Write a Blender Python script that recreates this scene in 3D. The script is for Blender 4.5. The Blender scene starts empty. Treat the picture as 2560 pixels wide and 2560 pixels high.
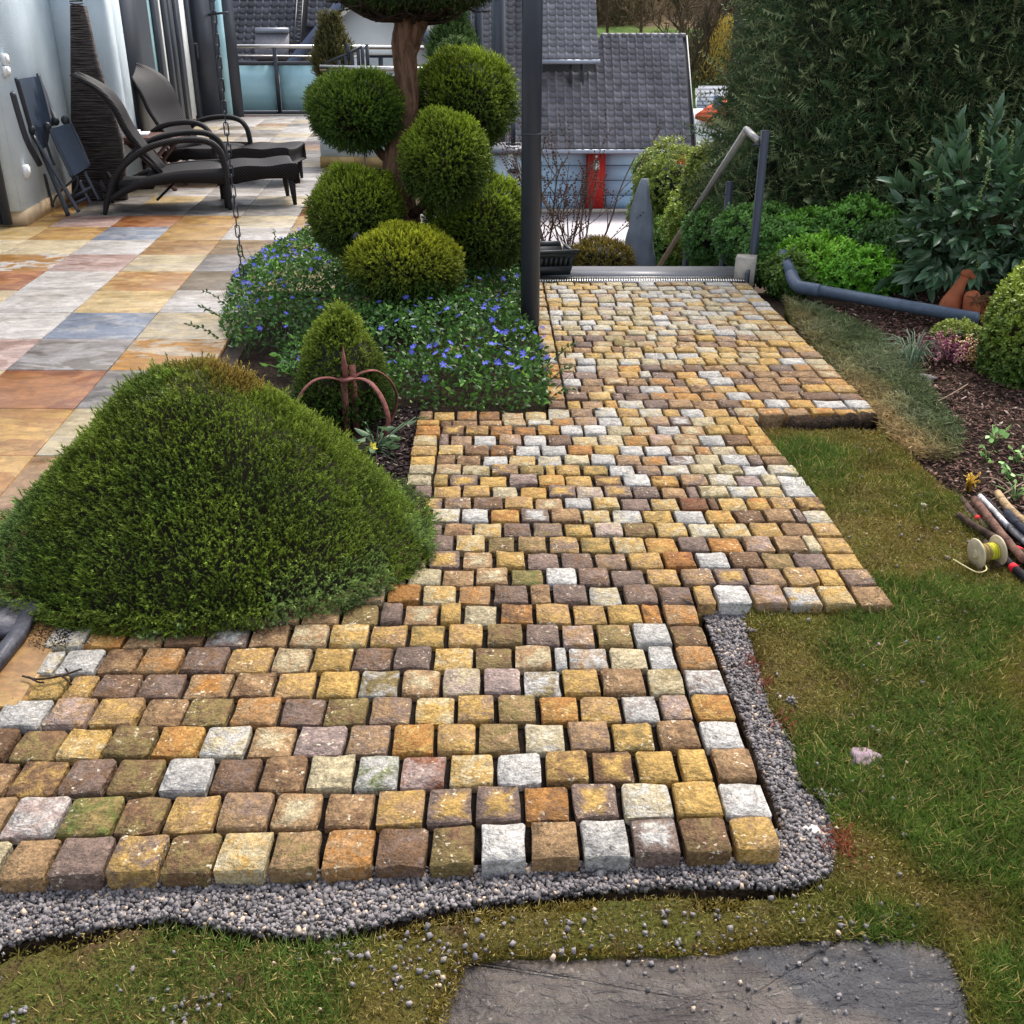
import bpy, math, random
import numpy as np
from mathutils import Matrix, Vector
rng = np.random.default_rng(11)
random.seed(11)
scene = bpy.context.scene
col0 = scene.collection

# ------------------------------------------------------------------ camera, sky, sun, exposure
F_PX = 2620.0                                   # focal length in pixels of a 2560 px frame
PITCH = math.atan(1235 / F_PX)
CAM_H = 1.57
YAW = math.atan(45 / (F_PX / math.cos(PITCH)))
cam = bpy.data.cameras.new('camera')
cam.sensor_width = 36.0
cam.lens = 36.0 * F_PX / 2560
cam.clip_start = 0.05
cam.clip_end = 2000
cam_o = bpy.data.objects.new('camera', cam)
col0.objects.link(cam_o)
cam_o.location = (0, 0, CAM_H)
cam_o.rotation_euler = (math.pi / 2 - PITCH, 0, -YAW)
scene.camera = cam_o

SUN_EL, SUN_AZ = math.radians(54), math.radians(28)     # azimuth clockwise from +Y
world = bpy.data.worlds.new('World')
scene.world = world
world.use_nodes = True
wn = world.node_tree.nodes
wl_ = world.node_tree.links
sky = wn.new('ShaderNodeTexSky')
sky.sky_type = 'NISHITA'
sky.sun_disc = False
sky.sun_elevation = SUN_EL
sky.sun_rotation = SUN_AZ
sky.dust_density = 3.0
sky.air_density = 1.0
hsv = wn.new('ShaderNodeHueSaturation')
hsv.inputs['Saturation'].default_value = 0.55      # thin cloud: paler than a clear blue sky
wl_.new(sky.outputs[0], hsv.inputs['Color'])
wl_.new(hsv.outputs[0], wn['Background'].inputs[0])
wn['Background'].inputs[1].default_value = 0.15
sun = bpy.data.lights.new('sun', 'SUN')
sun.energy = 1.6
sun.angle = math.radians(20)
sun.color = (1.0, 0.95, 0.87)
sun_o = bpy.data.objects.new('sun', sun)
col0.objects.link(sun_o)
sd = Vector((math.sin(SUN_AZ) * math.cos(SUN_EL), math.cos(SUN_AZ) * math.cos(SUN_EL), math.sin(SUN_EL)))
sun_o.rotation_euler = sd.to_track_quat('Z', 'Y').to_euler()
vs = scene.view_settings
vs.view_transform = 'Standard'
vs.look = 'None'
vs.exposure = 1.2
vs.gamma = 1.0
vs.use_curve_mapping = False

# ------------------------------------------------------------------ survey helpers: photograph pixel -> place in the world
_f = np.array([math.sin(YAW) * math.cos(PITCH), math.cos(YAW) * math.cos(PITCH), -math.sin(PITCH)])
_r = np.array([math.cos(YAW), -math.sin(YAW), 0.0])
_u = np.cross(_r, _f)
_c = np.array([0, 0, CAM_H])


def ray(px, py):
    return _f + (px - 1280) / F_PX * _r - (py - 1280) / F_PX * _u


def G(px, py, z=0.0):                            # point on the level z
    d = ray(px, py)
    return _c + (z - CAM_H) / d[2] * d


def D(px, py, y):                                # point on the upright plane at distance y
    d = ray(px, py)
    return _c + y / d[1] * d


def S(r, g, b, k=1.0):                           # sRGB 0..255 -> linear
    out = []
    for v in (r, g, b):
        v /= 255.0
        out.append((v / 12.92 if v <= 0.04045 else ((v + 0.055) / 1.055) ** 2.4) * k)
    return tuple(out)


# ------------------------------------------------------------------ mesh helpers
WL = {}


def _locof(p):
    return WL.get(p.name, (0, 0, 0))


class MB:
    """collects verts, faces and a colour per vertex"""

    def __init__(self):
        self.V, self.F, self.C, self.n = [], [], [], 0

    def add(self, V, F, c=(0.5, 0.5, 0.5)):
        V = np.asarray(V, float).reshape(-1, 3)
        c = np.asarray(c, float)
        if c.ndim == 1:
            c = np.tile(c, (len(V), 1))
        self.V.append(V)
        self.C.append(c)
        if isinstance(F, np.ndarray):
            self.F.append(F + self.n)
        else:
            self.F.append([tuple(i + self.n for i in f) for f in F])
        self.n += len(V)
        return self

    def arrays(self):
        V = np.concatenate(self.V)
        C = np.concatenate(self.C)
        return V, self.F, C


def make_mesh(name, V, Fs, C=None, smooth=False, extra=None):
    me = bpy.data.meshes.new(name)
    lens, idx = [], []
    for F in Fs:
        if isinstance(F, np.ndarray):
            lens.append(np.full(len(F), F.shape[1], np.int32))
            idx.append(F.astype(np.int32).ravel())
        elif len(F):
            lens.append(np.array([len(f) for f in F], np.int32))
            idx.append(np.array([i for f in F for i in f], np.int32))
    lens = np.concatenate(lens)
    idx = np.concatenate(idx)
    me.vertices.add(len(V))
    me.vertices.foreach_set('co', np.ascontiguousarray(V, np.float32).ravel())
    me.loops.add(len(idx))
    me.loops.foreach_set('vertex_index', idx)
    me.polygons.add(len(lens))
    starts = np.zeros(len(lens), np.int32)
    starts[1:] = np.cumsum(lens)[:-1]
    me.polygons.foreach_set('loop_start', starts)
    if smooth:
        me.polygons.foreach_set('use_smooth', np.ones(len(lens), bool))
    me.update(calc_edges=True)
    if C is not None:
        a = me.attributes.new('col', 'FLOAT_COLOR', 'POINT')
        rgba = np.ones((len(V), 4), np.float32)
        rgba[:, :3] = C
        a.data.foreach_set('color', rgba.ravel())
    for nm, arr in (extra or {}).items():
        if arr.ndim == 1:
            a = me.attributes.new(nm, 'FLOAT', 'POINT')
            a.data.foreach_set('value', arr.astype(np.float32))
        else:
            a = me.attributes.new(nm, 'FLOAT_COLOR', 'POINT')
            rgba = np.ones((len(V), 4), np.float32)
            rgba[:, :3] = arr
            a.data.foreach_set('color', rgba.ravel())
    return me


def link(name, me, mat, parent=None, loc=(0, 0, 0)):
    o = bpy.data.objects.new(name, me)
    col0.objects.link(o)
    if mat is not None and me is not None and not me.materials:
        me.materials.append(mat)
    o.location = loc
    if parent is not None:
        o.parent = parent
        o.matrix_parent_inverse = Matrix.Translation([-v for v in _locof(parent)])
    WL[o.name] = tuple(loc)
    return o


def tag(o, label=None, cat=None, group=None, kind=None):
    if label:
        o['label'] = label
    if cat:
        o['category'] = cat
    if group:
        o['group'] = group
    if kind:
        o['kind'] = kind
    return o


def build(mb, name, mat, parent=None, smooth=False, extra=None):
    """one mesh object, its origin at the foot of its own bounding box"""
    V, F, C = mb.arrays()
    c = (V.min(0) + V.max(0)) / 2
    c[2] = V[:, 2].min()
    return link(name, make_mesh(name, V - c, F, C, smooth, extra), mat, parent, tuple(c))


def empty(name, loc, label, cat, group=None, kind=None):
    o = bpy.data.objects.new(name, None)
    o.empty_display_size = 0.1
    col0.objects.link(o)
    o.location = loc
    WL[o.name] = tuple(loc)
    return tag(o, label, cat, group, kind)


BOXF = [(0, 3, 2, 1), (4, 5, 6, 7), (0, 1, 5, 4), (1, 2, 6, 5), (2, 3, 7, 6), (3, 0, 4, 7)]


def box(mb, c, s, rz=0.0, col=(.5, .5, .5), rx=0.0, ry=0.0):
    x, y, z = [v / 2 for v in s]
    V = np.array([(-x, -y, -z), (x, -y, -z), (x, y, -z), (-x, y, -z), (-x, -y, z), (x, -y, z), (x, y, z), (-x, y, z)])
    R = np.array(Matrix.Rotation(rz, 3, 'Z') @ Matrix.Rotation(ry, 3, 'Y') @ Matrix.Rotation(rx, 3, 'X'))
    return mb.add(V @ R.T + np.array(c), BOXF, col)


def hexa(mb, bot, top, col=(.5, .5, .5)):
    return mb.add(np.array(list(bot) + list(top)), BOXF, col)


def prism(mb, poly, z0, z1, col=(.5, .5, .5), sidecol=None):
    """upright prism over a counter-clockwise xy polygon"""
    n = len(poly)
    P = np.array([p[:2] for p in poly])
    V = np.concatenate([np.c_[P, np.full(n, z0)], np.c_[P, np.full(n, z1)]])
    F = [tuple(range(n, 2 * n)), tuple(range(n - 1, -1, -1))] + [(i, (i + 1) % n, n + (i + 1) % n, n + i) for i in range(n)]
    return mb.add(V, F, col)


def wallbox(mb, a, b, th, z0, z1, col=(.5, .5, .5)):
    """upright slab from a to b (xy), thickness to the left of a->b when th > 0"""
    a, b = np.array(a[:2], float), np.array(b[:2], float)
    d = (b - a) / np.linalg.norm(b - a)
    n = np.array([-d[1], d[0]]) * th
    q = [a, b, b + n, a + n] if th > 0 else [a + n, b + n, b, a]
    return prism(mb, q, z0, z1, col)


def tube(mb, pts, r, sides=8, col=(.5, .5, .5), flat=1.0, cap=True):
    P = np.asarray(pts, float)
    n = len(P)
    r = np.full(n, r) if np.isscalar(r) else np.asarray(r, float)
    T = np.gradient(P, axis=0)
    T /= np.linalg.norm(T, axis=1)[:, None] + 1e-9
    up = np.array([0, 0, 1.0]) if abs(T[0][2]) < 0.9 else np.array([0, 1.0, 0])
    N = np.cross(T[0], up)
    N /= np.linalg.norm(N)
    V = []
    for i in range(n):
        N = N - T[i] * N.dot(T[i])
        N /= np.linalg.norm(N) + 1e-9
        B = np.cross(T[i], N)
        for k in range(sides):
            a = 2 * math.pi * k / sides
            V.append(P[i] + r[i] * (math.cos(a) * N + flat * math.sin(a) * B))
    F = []
    for i in range(n - 1):
        for k in range(sides):
            k2 = (k + 1) % sides
            F.append((i * sides + k, i * sides + k2, (i + 1) * sides + k2, (i + 1) * sides + k))
    if cap:
        F.append(tuple(range(sides - 1, -1, -1)))
        F.append(tuple(range((n - 1) * sides, n * sides)))
    return mb.add(V, F, col)


def lathe(mb, prof, c, sides=16, col=(.5, .5, .5), axis=None):
    V, F = [], []
    for (r, z) in prof:
        for k in range(sides):
            a = 2 * math.pi * k / sides
            V.append((r * math.cos(a), r * math.sin(a), z))
    for i in range(len(prof) - 1):
        for k in range(sides):
            k2 = (k + 1) % sides
            F.append((i * sides + k, i * sides + k2, (i + 1) * sides + k2, (i + 1) * sides + k))
    F.append(tuple(range(sides - 1, -1, -1)))
    F.append(tuple(range((len(prof) - 1) * sides, len(prof) * sides)))
    V = np.array(V)
    if axis is not None:
        R = np.array(Vector(axis).to_track_quat('Z', 'Y').to_matrix())
        V = V @ R.T
    return mb.add(V + np.array(c), F, col)


def spline(pts, n=20):
    """Catmull-Rom through the points"""
    P = np.asarray(pts, float)
    P = np.vstack([2 * P[0] - P[1], P, 2 * P[-1] - P[-2]])
    out = []
    m = len(P) - 3
    for i in range(m):
        for t in np.linspace(0, 1, max(2, n // m), endpoint=False):
            a, b, c, d = P[i:i + 4]
            out.append(0.5 * (2 * b + (c - a) * t + (2 * a - 5 * b + 4 * c - d) * t * t + (3 * b - a - 3 * c + d) * t ** 3))
    out.append(P[-2])
    return np.array(out)


def vnoise(x, y, seed=0):
    x, y = np.asarray(x, float), np.asarray(y, float)
    out = np.zeros_like(x)
    amp, tot = 1.0, 0.0
    for o in range(3):
        xi, yi = np.floor(x), np.floor(y)
        fx, fy = x - xi, y - yi
        fx, fy = fx * fx * (3 - 2 * fx), fy * fy * (3 - 2 * fy)

        def h(a, b):
            v = np.sin(a * 127.1 + b * 311.7 + (seed + o) * 74.7) * 43758.5453
            return v - np.floor(v)
        out += amp * ((h(xi, yi) * (1 - fx) + h(xi + 1, yi) * fx) * (1 - fy) + (h(xi, yi + 1) * (1 - fx) + h(xi + 1, yi + 1) * fx) * fy)
        tot += amp
        amp *= 0.5
        x, y = x * 2.03, y * 2.03
    return out / tot


def in_poly(x, y, poly):
    P = np.array([p[:2] for p in poly])
    ins = np.zeros(len(x), bool)
    j = len(P) - 1
    for i in range(len(P)):
        xi, yi, xj, yj = *P[i], *P[j]
        c = ((yi > y) != (yj > y)) & (x < (xj - xi) * (y - yi) / (yj - yi + 1e-12) + xi)
        ins ^= c
        j = i
    return ins


def scatter_xy(poly, n):
    P = np.array([p[:2] for p in poly])
    lo, hi = P.min(0), P.max(0)
    out = np.zeros((0, 2))
    while len(out) < n:
        q = rng.uniform(lo, hi, (n * 2, 2))
        out = np.vstack([out, q[in_poly(q[:, 0], q[:, 1], poly)]])
    return out[:n]


def unit(v):
    return v / (np.linalg.norm(v, axis=-1, keepdims=True) + 1e-9)


def instance(tmpl, pos, axis, size, c0, c1=None, width=None):
    """copies of a small template (V, T, tip) turned so that its Z runs along axis; returns V, T, C"""
    tv, tt, tip = tmpl
    n, k = len(pos), len(tv)
    Z = unit(axis)
    X = unit(np.cross(Z, rng.normal(size=(n, 3))))
    Y = np.cross(Z, X)
    size = np.broadcast_to(np.asarray(size, float), (n,))
    wd = size if width is None else np.broadcast_to(np.asarray(width, float), (n,))
    V = pos[:, None] + (tv[None, :, 0, None] * wd[:, None, None]) * X[:, None] + (tv[None, :, 1, None] * wd[:, None, None]) * Y[:, None] \
        + (tv[None, :, 2, None] * size[:, None, None]) * Z[:, None]
    T = (tt[None] + (np.arange(n) * k)[:, None, None]).reshape(-1, tt.shape[1])
    c0 = np.broadcast_to(np.asarray(c0, float), (n, 3))
    c1 = c0 if c1 is None else np.broadcast_to(np.asarray(c1, float), (n, 3))
    C = c0[:, None] * (1 - tip)[None, :, None] + c1[:, None] * tip[None, :, None]
    return V.reshape(-1, 3), T, C.reshape(-1, 3)


# leaf and needle templates -------------------------------------------------
def needle_sprig(n=14, spread=0.45, ln=0.34, w=0.075, curve=0.0):
    V, T, tip = [], [], []
    for i in range(n):
        t = 0.12 + 0.88 * i / (n - 1)
        a = i * 2.4
        o = np.array([curve * t * t, 0, t * (1 - 0.15 * curve * t)])
        d = np.array([math.cos(a) * spread, math.sin(a) * spread, 0.75])
        d /= np.linalg.norm(d)
        L = ln * (1.0 - 0.35 * t)
        s = np.array([-math.sin(a), math.cos(a), 0]) * w / 2
        b = len(V)
        V += [o - s - d * 0.05, o + s - d * 0.05, o + d * L]
        T.append((b, b + 1, b + 2))
        tip += [t * 0.7, t * 0.7, min(1, t * 0.7 + 0.3)]
    b = len(V)
    V += [np.array([-.03, 0, -.3]), np.array([.03, 0, -.3]), np.array([curve, 0, 1.0])]
    T.append((b, b + 1, b + 2))
    tip += [0, 0, 1]
    return np.array(V), np.array(T), np.array(tip)


def frond(n=11, droop=0.55, ln=0.17, w=0.05):
    """long drooping shoot with needles left and right"""
    V, T, tip = [], [], []
    for i in range(n):
        t = i / (n - 1)
        o = np.array([0, -droop * t * t, t * (1 - 0.25 * droop * t)])
        for sgn in (-1, 1):
            d = np.array([sgn * 0.85, 0.15 - 0.3 * t, 0.55])
            d /= np.linalg.norm(d)
            L = ln * (1.05 - 0.6 * t) * (0.75 + 0.5 * ((i * 7 + sgn) % 5) / 5)
            s = np.array([0, 0.25, 1]) * w / 2
            b = len(V)
            V += [o - s, o + s, o + d * L]
            T.append((b, b + 1, b + 2))
            tip += [0.2 + 0.5 * t, 0.2 + 0.5 * t, 0.3 + 0.7 * t]
    for i in range(3):
        t0, t1 = i / 3, (i + 1) / 3
        f = lambda t: np.array([0, -droop * t * t, t * (1 - 0.25 * droop * t)])
        b = len(V)
        ww = 0.012
        V += [f(t0) + [-ww, 0, 0], f(t0) + [ww, 0, 0], f(t1) + [0, ww, 0]]
        T.append((b, b + 1, b + 2))
        tip += [0.3, 0.3, 0.9]
    return np.array(V), np.array(T), np.array(tip)


def leaf_tmpl(w=0.42, fold=0.10, curl=0.12):
    V = np.array([(0, 0, 0), (-w / 2, fold, .38), (0, 0, .42), (w / 2, fold, .38), (-w * .36, fold * .8 - curl * .5, .72), (0, -curl * .5, .75), (w * .36, fold * .8 - curl * .5, .72), (0, -curl, 1.0)])
    T = np.array([(0, 2, 1), (0, 3, 2), (1, 2, 5), (1, 5, 4), (2, 3, 6), (2, 6, 5), (4, 5, 7), (5, 6, 7)])
    return V, T, np.array([0, .4, .3, .4, .6, .5, .6, 1.0])


def leaf_small(w=0.5):
    V = np.array([(0, 0, 0), (-w / 2, .06, .5), (w / 2, .06, .5), (0, 0, 1.0)])
    return V, np.array([(0, 2, 1), (1, 2, 3)]), np.array([0, .5, .5, 1.0])


def leaf_spray(n=7, w=0.3):
    """a twig end with n small leaves round it"""
    V, T, tip = [], [], []
    lv, lt, ltip = leaf_small(0.55)
    for i in range(n):
        a = i * 2.4
        t = 0.15 + 0.85 * i / n
        d = np.array([math.cos(a), math.sin(a), 0.75])
        R = np.array(Vector(d).to_track_quat('Z', 'Y').to_matrix())
        b = len(V)
        V += list((lv * 0.42) @ R.T + np.array([0, 0, t * 0.75]))
        T += [tuple(x + b for x in f) for f in lt]
        tip += list(np.clip(0.25 + 0.6 * t + 0.15 * ltip, 0, 1))
    b = len(V)
    V += [np.array([-.012, 0, -.2]), np.array([.012, 0, -.2]), np.array([0, 0, .95])]
    T.append((b, b + 1, b + 2))
    tip += [0, 0, .6]
    return np.array(V), np.array(T), np.array(tip)


BLADE = (np.array([(-.5, 0, 0), (.5, 0, 0), (-.33, .10, .5), (.33, .10, .5), (0, .42, .93)]), np.array([(0, 1, 3), (0, 3, 2), (2, 3, 4)]), np.array([0, 0, .5, .5, 1.0]))
_p = (1 + 5 ** .5) / 2
ICO_V = unit(np.array([(-1, _p, 0), (1, _p, 0), (-1, -_p, 0), (1, -_p, 0), (0, -1, _p), (0, 1, _p), (0, -1, -_p), (0, 1, -_p), (_p, 0, -1), (_p, 0, 1), (-_p, 0, -1), (-_p, 0, 1)]))
ICO_F = np.array([(0, 11, 5), (0, 5, 1), (0, 1, 7), (0, 7, 10), (0, 10, 11), (1, 5, 9), (5, 11, 4), (11, 10, 2), (10, 7, 6), (7, 1, 8), (3, 9, 4), (3, 4, 2), (3, 2, 6), (3, 6, 8), (3, 8, 9), (4, 9, 5), (2, 4, 11), (6, 2, 10), (8, 6, 7), (9, 8, 1)])


def ico(sub=1):
    V, F = [tuple(v) for v in ICO_V], [tuple(f) for f in ICO_F]
    for _ in range(sub):
        mid, nf = {}, []

        def m(a, b):
            k = (min(a, b), max(a, b))
            if k not in mid:
                v = (np.array(V[a]) + np.array(V[b]))
                V.append(tuple(v / np.linalg.norm(v)))
                mid[k] = len(V) - 1
            return mid[k]
        for a, b, c in F:
            x, y, z = m(a, b), m(b, c), m(c, a)
            nf += [(a, x, z), (b, y, x), (c, z, y), (x, y, z)]
        F = nf
    return np.array(V), np.array(F)


ICO2 = ico(2)
ICO3 = ico(3)
OCTA = (np.array([(1, 0, 0), (0, 1, 0), (-1, 0, 0), (0, -1, 0), (0, 0, 1), (0, 0, -1.0)]), np.array([(0, 1, 4), (1, 2, 4), (2, 3, 4), (3, 0, 4), (1, 0, 5), (2, 1, 5), (3, 2, 5), (0, 3, 5)]))


# ------------------------------------------------------------------ materials
class NT:
    def __init__(self, name, rough=0.6, spec=0.3, metal=0.0):
        self.m = bpy.data.materials.new(name)
        self.m.use_nodes = True
        self.n, self.l = self.m.node_tree.nodes, self.m.node_tree.links
        self.b = self.n['Principled BSDF']
        self.b.inputs['Roughness'].default_value = rough
        self.b.inputs['Specular IOR Level'].default_value = spec
        self.b.inputs['Metallic'].default_value = metal
        self._pos = None

    def _in(self, sock, v):
        if isinstance(v, bpy.types.NodeSocket):
            self.l.new(v, sock)
        elif v is not None:
            sock.default_value = v if not isinstance(v, tuple) or len(v) != 3 or sock.type == 'VECTOR' else (*v, 1)

    def pos(self):
        if self._pos is None:
            self._pos = self.n.new('ShaderNodeNewGeometry').outputs['Position']
        return self._pos

    def mapping(self, scale=(1, 1, 1), rot=(0, 0, 0), src=None):
        mp = self.n.new('ShaderNodeMapping')
        self._in(mp.inputs[0], src or self.pos())
        mp.inputs['Scale'].default_value = scale
        mp.inputs['Rotation'].default_value = rot
        return mp.outputs[0]

    def noise(self, scale, detail=4, rough=0.55, vec=None, dist=0.0):
        t = self.n.new('ShaderNodeTexNoise')
        self._in(t.inputs['Vector'], vec or self.pos())
        t.inputs['Scale'].default_value = scale
        t.inputs['Detail'].default_value = detail
        t.inputs['Roughness'].default_value = rough
        t.inputs['Distortion'].default_value = dist
        return t.outputs[0]

    def voronoi(self, scale, feature='F1', vec=None, out='Distance'):
        t = self.n.new('ShaderNodeTexVoronoi')
        t.feature = feature
        self._in(t.inputs['Vector'], vec or self.pos())
        t.inputs['Scale'].default_value = scale
        return t.outputs[out]

    def ramp(self, v, a, b, lo=0.0, hi=1.0):
        t = self.n.new('ShaderNodeMapRange')
        t.interpolation_type = 'SMOOTHSTEP'
        self._in(t.inputs[0], v)
        t.inputs[1].default_value, t.inputs[2].default_value = a, b
        t.inputs[3].default_value, t.inputs[4].default_value = lo, hi
        return t.outputs[0]

    def math(self, op, a, b=0.0):
        t = self.n.new('ShaderNodeMath')
        t.operation = op
        self._in(t.inputs[0], a)
        self._in(t.inputs[1], b)
        return t.outputs[0]

    def mix(self, f, a, b, blend='MIX'):
        t = self.n.new('ShaderNodeMix')
        t.data_type = 'RGBA'
        t.blend_type = blend
        self._in(t.inputs[0], f)
        self._in(t.inputs[6], a)
        self._in(t.inputs[7], b)
        return t.outputs[2]

    def attr(self, name, out='Color'):
        t = self.n.new('ShaderNodeAttribute')
        t.attribute_name = name
        return t.outputs[out]

    def rand(self):
        return self.n.new('ShaderNodeObjectInfo').outputs['Random']

    def grey(self, v):
        t = self.n.new('ShaderNodeCombineColor')
        for i in range(3):
            self._in(t.inputs[i], v)
        return t.outputs[0]

    def base(self, c):
        self._in(self.b.inputs['Base Color'], c)
        return self

    def rough(self, v):
        self._in(self.b.inputs['Roughness'], v)
        return self

    def bump(self, h, strength=0.4, dist=0.01):
        t = self.n.new('ShaderNodeBump')
        t.inputs['Strength'].default_value = strength
        t.inputs['Distance'].default_value = dist
        self._in(t.inputs['Height'], h)
        self.l.new(t.outputs[0], self.b.inputs['Normal'])
        return self


def simple(name, c, rough=0.6, spec=0.3, metal=0.0, nscale=30, var=0.15, bump=0.0, bscale=None, bdist=0.004, use_attr=False):
    m = NT(name, rough, spec, metal)
    src = m.attr('col') if use_attr else c
    v = m.ramp(m.noise(nscale, 5), 0.25, 0.75, 1 - var, 1 + var)
    m.base(m.mix(1.0, src, m.grey(v), 'MULTIPLY'))
    if bump:
        m.bump(m.noise(bscale or nscale * 2, 6), bump, bdist)
    return m.m


# split sandstone setts: two colours blotched into one another, specks, rough cleft face
m = NT('sandstone_sett', 0.78, 0.25)
n1 = m.noise(19, 6, 0.68, dist=0.8)
f = m.math('ADD', m.math('MULTIPLY', m.math('SUBTRACT', n1, 0.5), 2.2), m.attr('mix', 'Fac'))
base = m.mix(m.ramp(f, 0.22, 0.78), m.attr('col'), m.attr('col2'))
g = m.ramp(m.noise(150, 6, 0.75), 0.25, 0.75, 0.5, 1.42)
base = m.mix(1.0, base, m.grey(g), 'MULTIPLY')
g2 = m.ramp(m.noise(38, 5, 0.65, dist=1.2), 0.3, 0.72, 0.62, 1.22)
base = m.mix(1.0, base, m.grey(g2), 'MULTIPLY')
specks = m.math('MULTIPLY', m.ramp(m.noise(85, 3, 0.5), 0.6, 0.67), m.ramp(m.noise(11, 2), 0.5, 0.62))
base = m.mix(m.math('MULTIPLY', specks, 0.75), base, S(240, 225, 195, .85))
pits = m.ramp(m.noise(60, 4, 0.6, dist=1.0), 0.29, 0.36, 0.75, 0.0)
base = m.mix(pits, base, S(58, 44, 34))
cr = m.voronoi(9, 'DISTANCE_TO_EDGE', m.mapping((1, 1, 1), (0.3, 0.2, 0.5)))
m.base(base)
hsum = m.math('ADD', m.math('MULTIPLY', m.noise(30, 3, 0.5, dist=0.5), 1.6), m.noise(120, 5, 0.6))
m.bump(hsum, 1.0, 0.008)
M_STONE = m.m

# polished-by-foot sandstone terrace slabs with stretched veins
m = NT('sandstone_slab', 0.42, 0.4)
vec = m.mapping((1, 1, 1))
at = m.n.new('ShaderNodeVectorMath')
at.operation = 'ADD'
m.l.new(m.attr('off'), at.inputs[1])
m.l.new(m.pos(), at.inputs[0])
vv = at.outputs[0]
veins = m.noise(3.2, 6, 0.62, m.mapping((1.0, 3.2, 1), (0, 0, 0.35), vv), 1.6)
blot = m.noise(3.0, 5, 0.55, m.mapping((1, 1.8, 1), (0, 0, 0.2), vv), 1.2)
f = m.math('ADD', m.math('MULTIPLY', m.math('SUBTRACT', blot, 0.5), 2.4), m.attr('mix', 'Fac'))
base = m.mix(m.ramp(f, 0.42, 0.58), m.attr('col'), m.attr('col2'))
base = m.mix(1.0, base, m.grey(m.ramp(veins, 0.3, 0.72, 0.76, 1.16)), 'MULTIPLY')
base = m.mix(1.0, base, m.grey(m.ramp(m.noise(70, 6, 0.7), 0.25, 0.75, 0.82, 1.15)), 'MULTIPLY')
base = m.mix(1.0, base, m.grey(m.ramp(m.noise(11, 6, .7, dist=1.5), .3, .7, .74, 1.16)), 'MULTIPLY')
m.base(base)
m.rough(m.ramp(m.noise(4, 4), 0.35, 0.65, 0.30, 0.55))
m.bump(m.math('ADD', veins, m.math('MULTIPLY', m.noise(40, 4), 0.3)), 0.25, 0.004)
M_SLAB = m.m

# foliage with colour per vertex, a little light through the leaf
def leaf_mat(name, rough=0.5, spec=0.35, trans=0.25, gain=1.0):
    m = NT(name, rough, spec)
    v = m.ramp(m.noise(7, 4), 0.25, 0.75, 1.0 * gain, 1.75 * gain)
    c = m.mix(1.0, m.attr('col'), m.grey(v), 'MULTIPLY')
    m.base(c)
    tr = m.n.new('ShaderNodeBsdfTranslucent')
    m.l.new(c, tr.inputs[0])
    mx = m.n.new('ShaderNodeMixShader')
    mx.inputs[0].default_value = trans
    m.l.new(m.b.outputs[0], mx.inputs[1])
    m.l.new(tr.outputs[0], mx.inputs[2])
    m.l.new(mx.outputs[0], m.n['Material Output'].inputs[0])
    return m.m


M_NEEDLE = leaf_mat('conifer_needles', 0.55, 0.25, 0.2)
M_LEAF = leaf_mat('soft_leaves', 0.45, 0.4, 0.25)
M_GLOSS = leaf_mat('glossy_leaves', 0.28, 0.5, 0.12)
M_GRASS = leaf_mat('grass_blades', 0.6, 0.2, 0.25, 0.74)
M_PETAL = leaf_mat('blue_petals', 0.6, 0.2, 0.3)
M_COL = simple('coloured_matter', None, 0.75, 0.2, var=0.2, nscale=25, use_attr=True)
m = NT('bark', 0.88, 0.12)
fib = m.noise(26, 7, 0.7, m.mapping((1, 1, .22)), 0.6)
m.base(m.mix(1.0, m.attr('col'), m.grey(m.ramp(fib, 0.32, 0.68, 0.45, 1.5)), 'MULTIPLY'))
m.bump(fib, 0.9, 0.014)
M_BARK = m.m
M_GRAVEL = simple('basalt_chippings', None, 0.8, 0.3, var=0.2, nscale=120, bump=0.3, bscale=300, use_attr=True)
m = NT('soil', 0.95, 0.1)
c = m.mix(m.ramp(m.noise(9, 6), 0.35, 0.65), S(52, 40, 32), S(84, 68, 54))
m.base(m.mix(m.ramp(m.noise(90, 4), 0.4, 0.7), c, S(34, 27, 22)))
m.bump(m.noise(45, 8, 0.65), 1.0, 0.03)
M_SOIL = m.m
m = NT('mossy_turf', 0.95, 0.1)
c = m.mix(m.ramp(m.noise(3.5, 5), 0.35, 0.65), S(116, 104, 54), S(98, 104, 46))
c = m.mix(m.ramp(m.noise(11, 6), 0.52, 0.7), c, S(108, 84, 60))
m.base(m.mix(m.ramp(m.noise(120, 4), 0.45, 0.7), c, S(52, 46, 26)))
m.bump(m.noise(70, 8, 0.7), 1.0, 0.03)
M_TURF = m.m
m = NT('render_plaster', 0.9, 0.15)
m.base(m.mix(m.ramp(m.noise(3, 4), 0.3, 0.7), S(212, 226, 232), S(226, 238, 244)))
m.bump(m.noise(95, 5, 0.65), 0.9, 0.012)
M_PLASTER = m.m
M_WHITE = simple('white_paint', S(238, 236, 228), 0.8, 0.2, var=0.05, nscale=2)
M_PLASTIC = simple('white_plastic', S(235, 235, 232), 0.35, 0.4, var=0.03)
M_DARK = simple('dark_grey_metal', S(52, 56, 64), 0.42, 0.5, var=0.08, nscale=8)
M_POST = simple('powder_coated_post', S(58, 62, 72), 0.38, 0.5, var=0.07, nscale=14)
M_STEEL = simple('brushed_steel', S(196, 192, 186), 0.28, 0.5, 1.0, var=0.05)
M_BLACK = simple('black_plastic', S(34, 38, 40), 0.45, 0.45, var=0.08)
m = NT('frosted_glass', 0.18, 0.5)
vz = m.mapping((0.0, 0.0, 1.0))
w = m.ramp(m.noise(2.6, 2, vec=vz), 0.35, 0.65, 0.9, 1.08)
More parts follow.
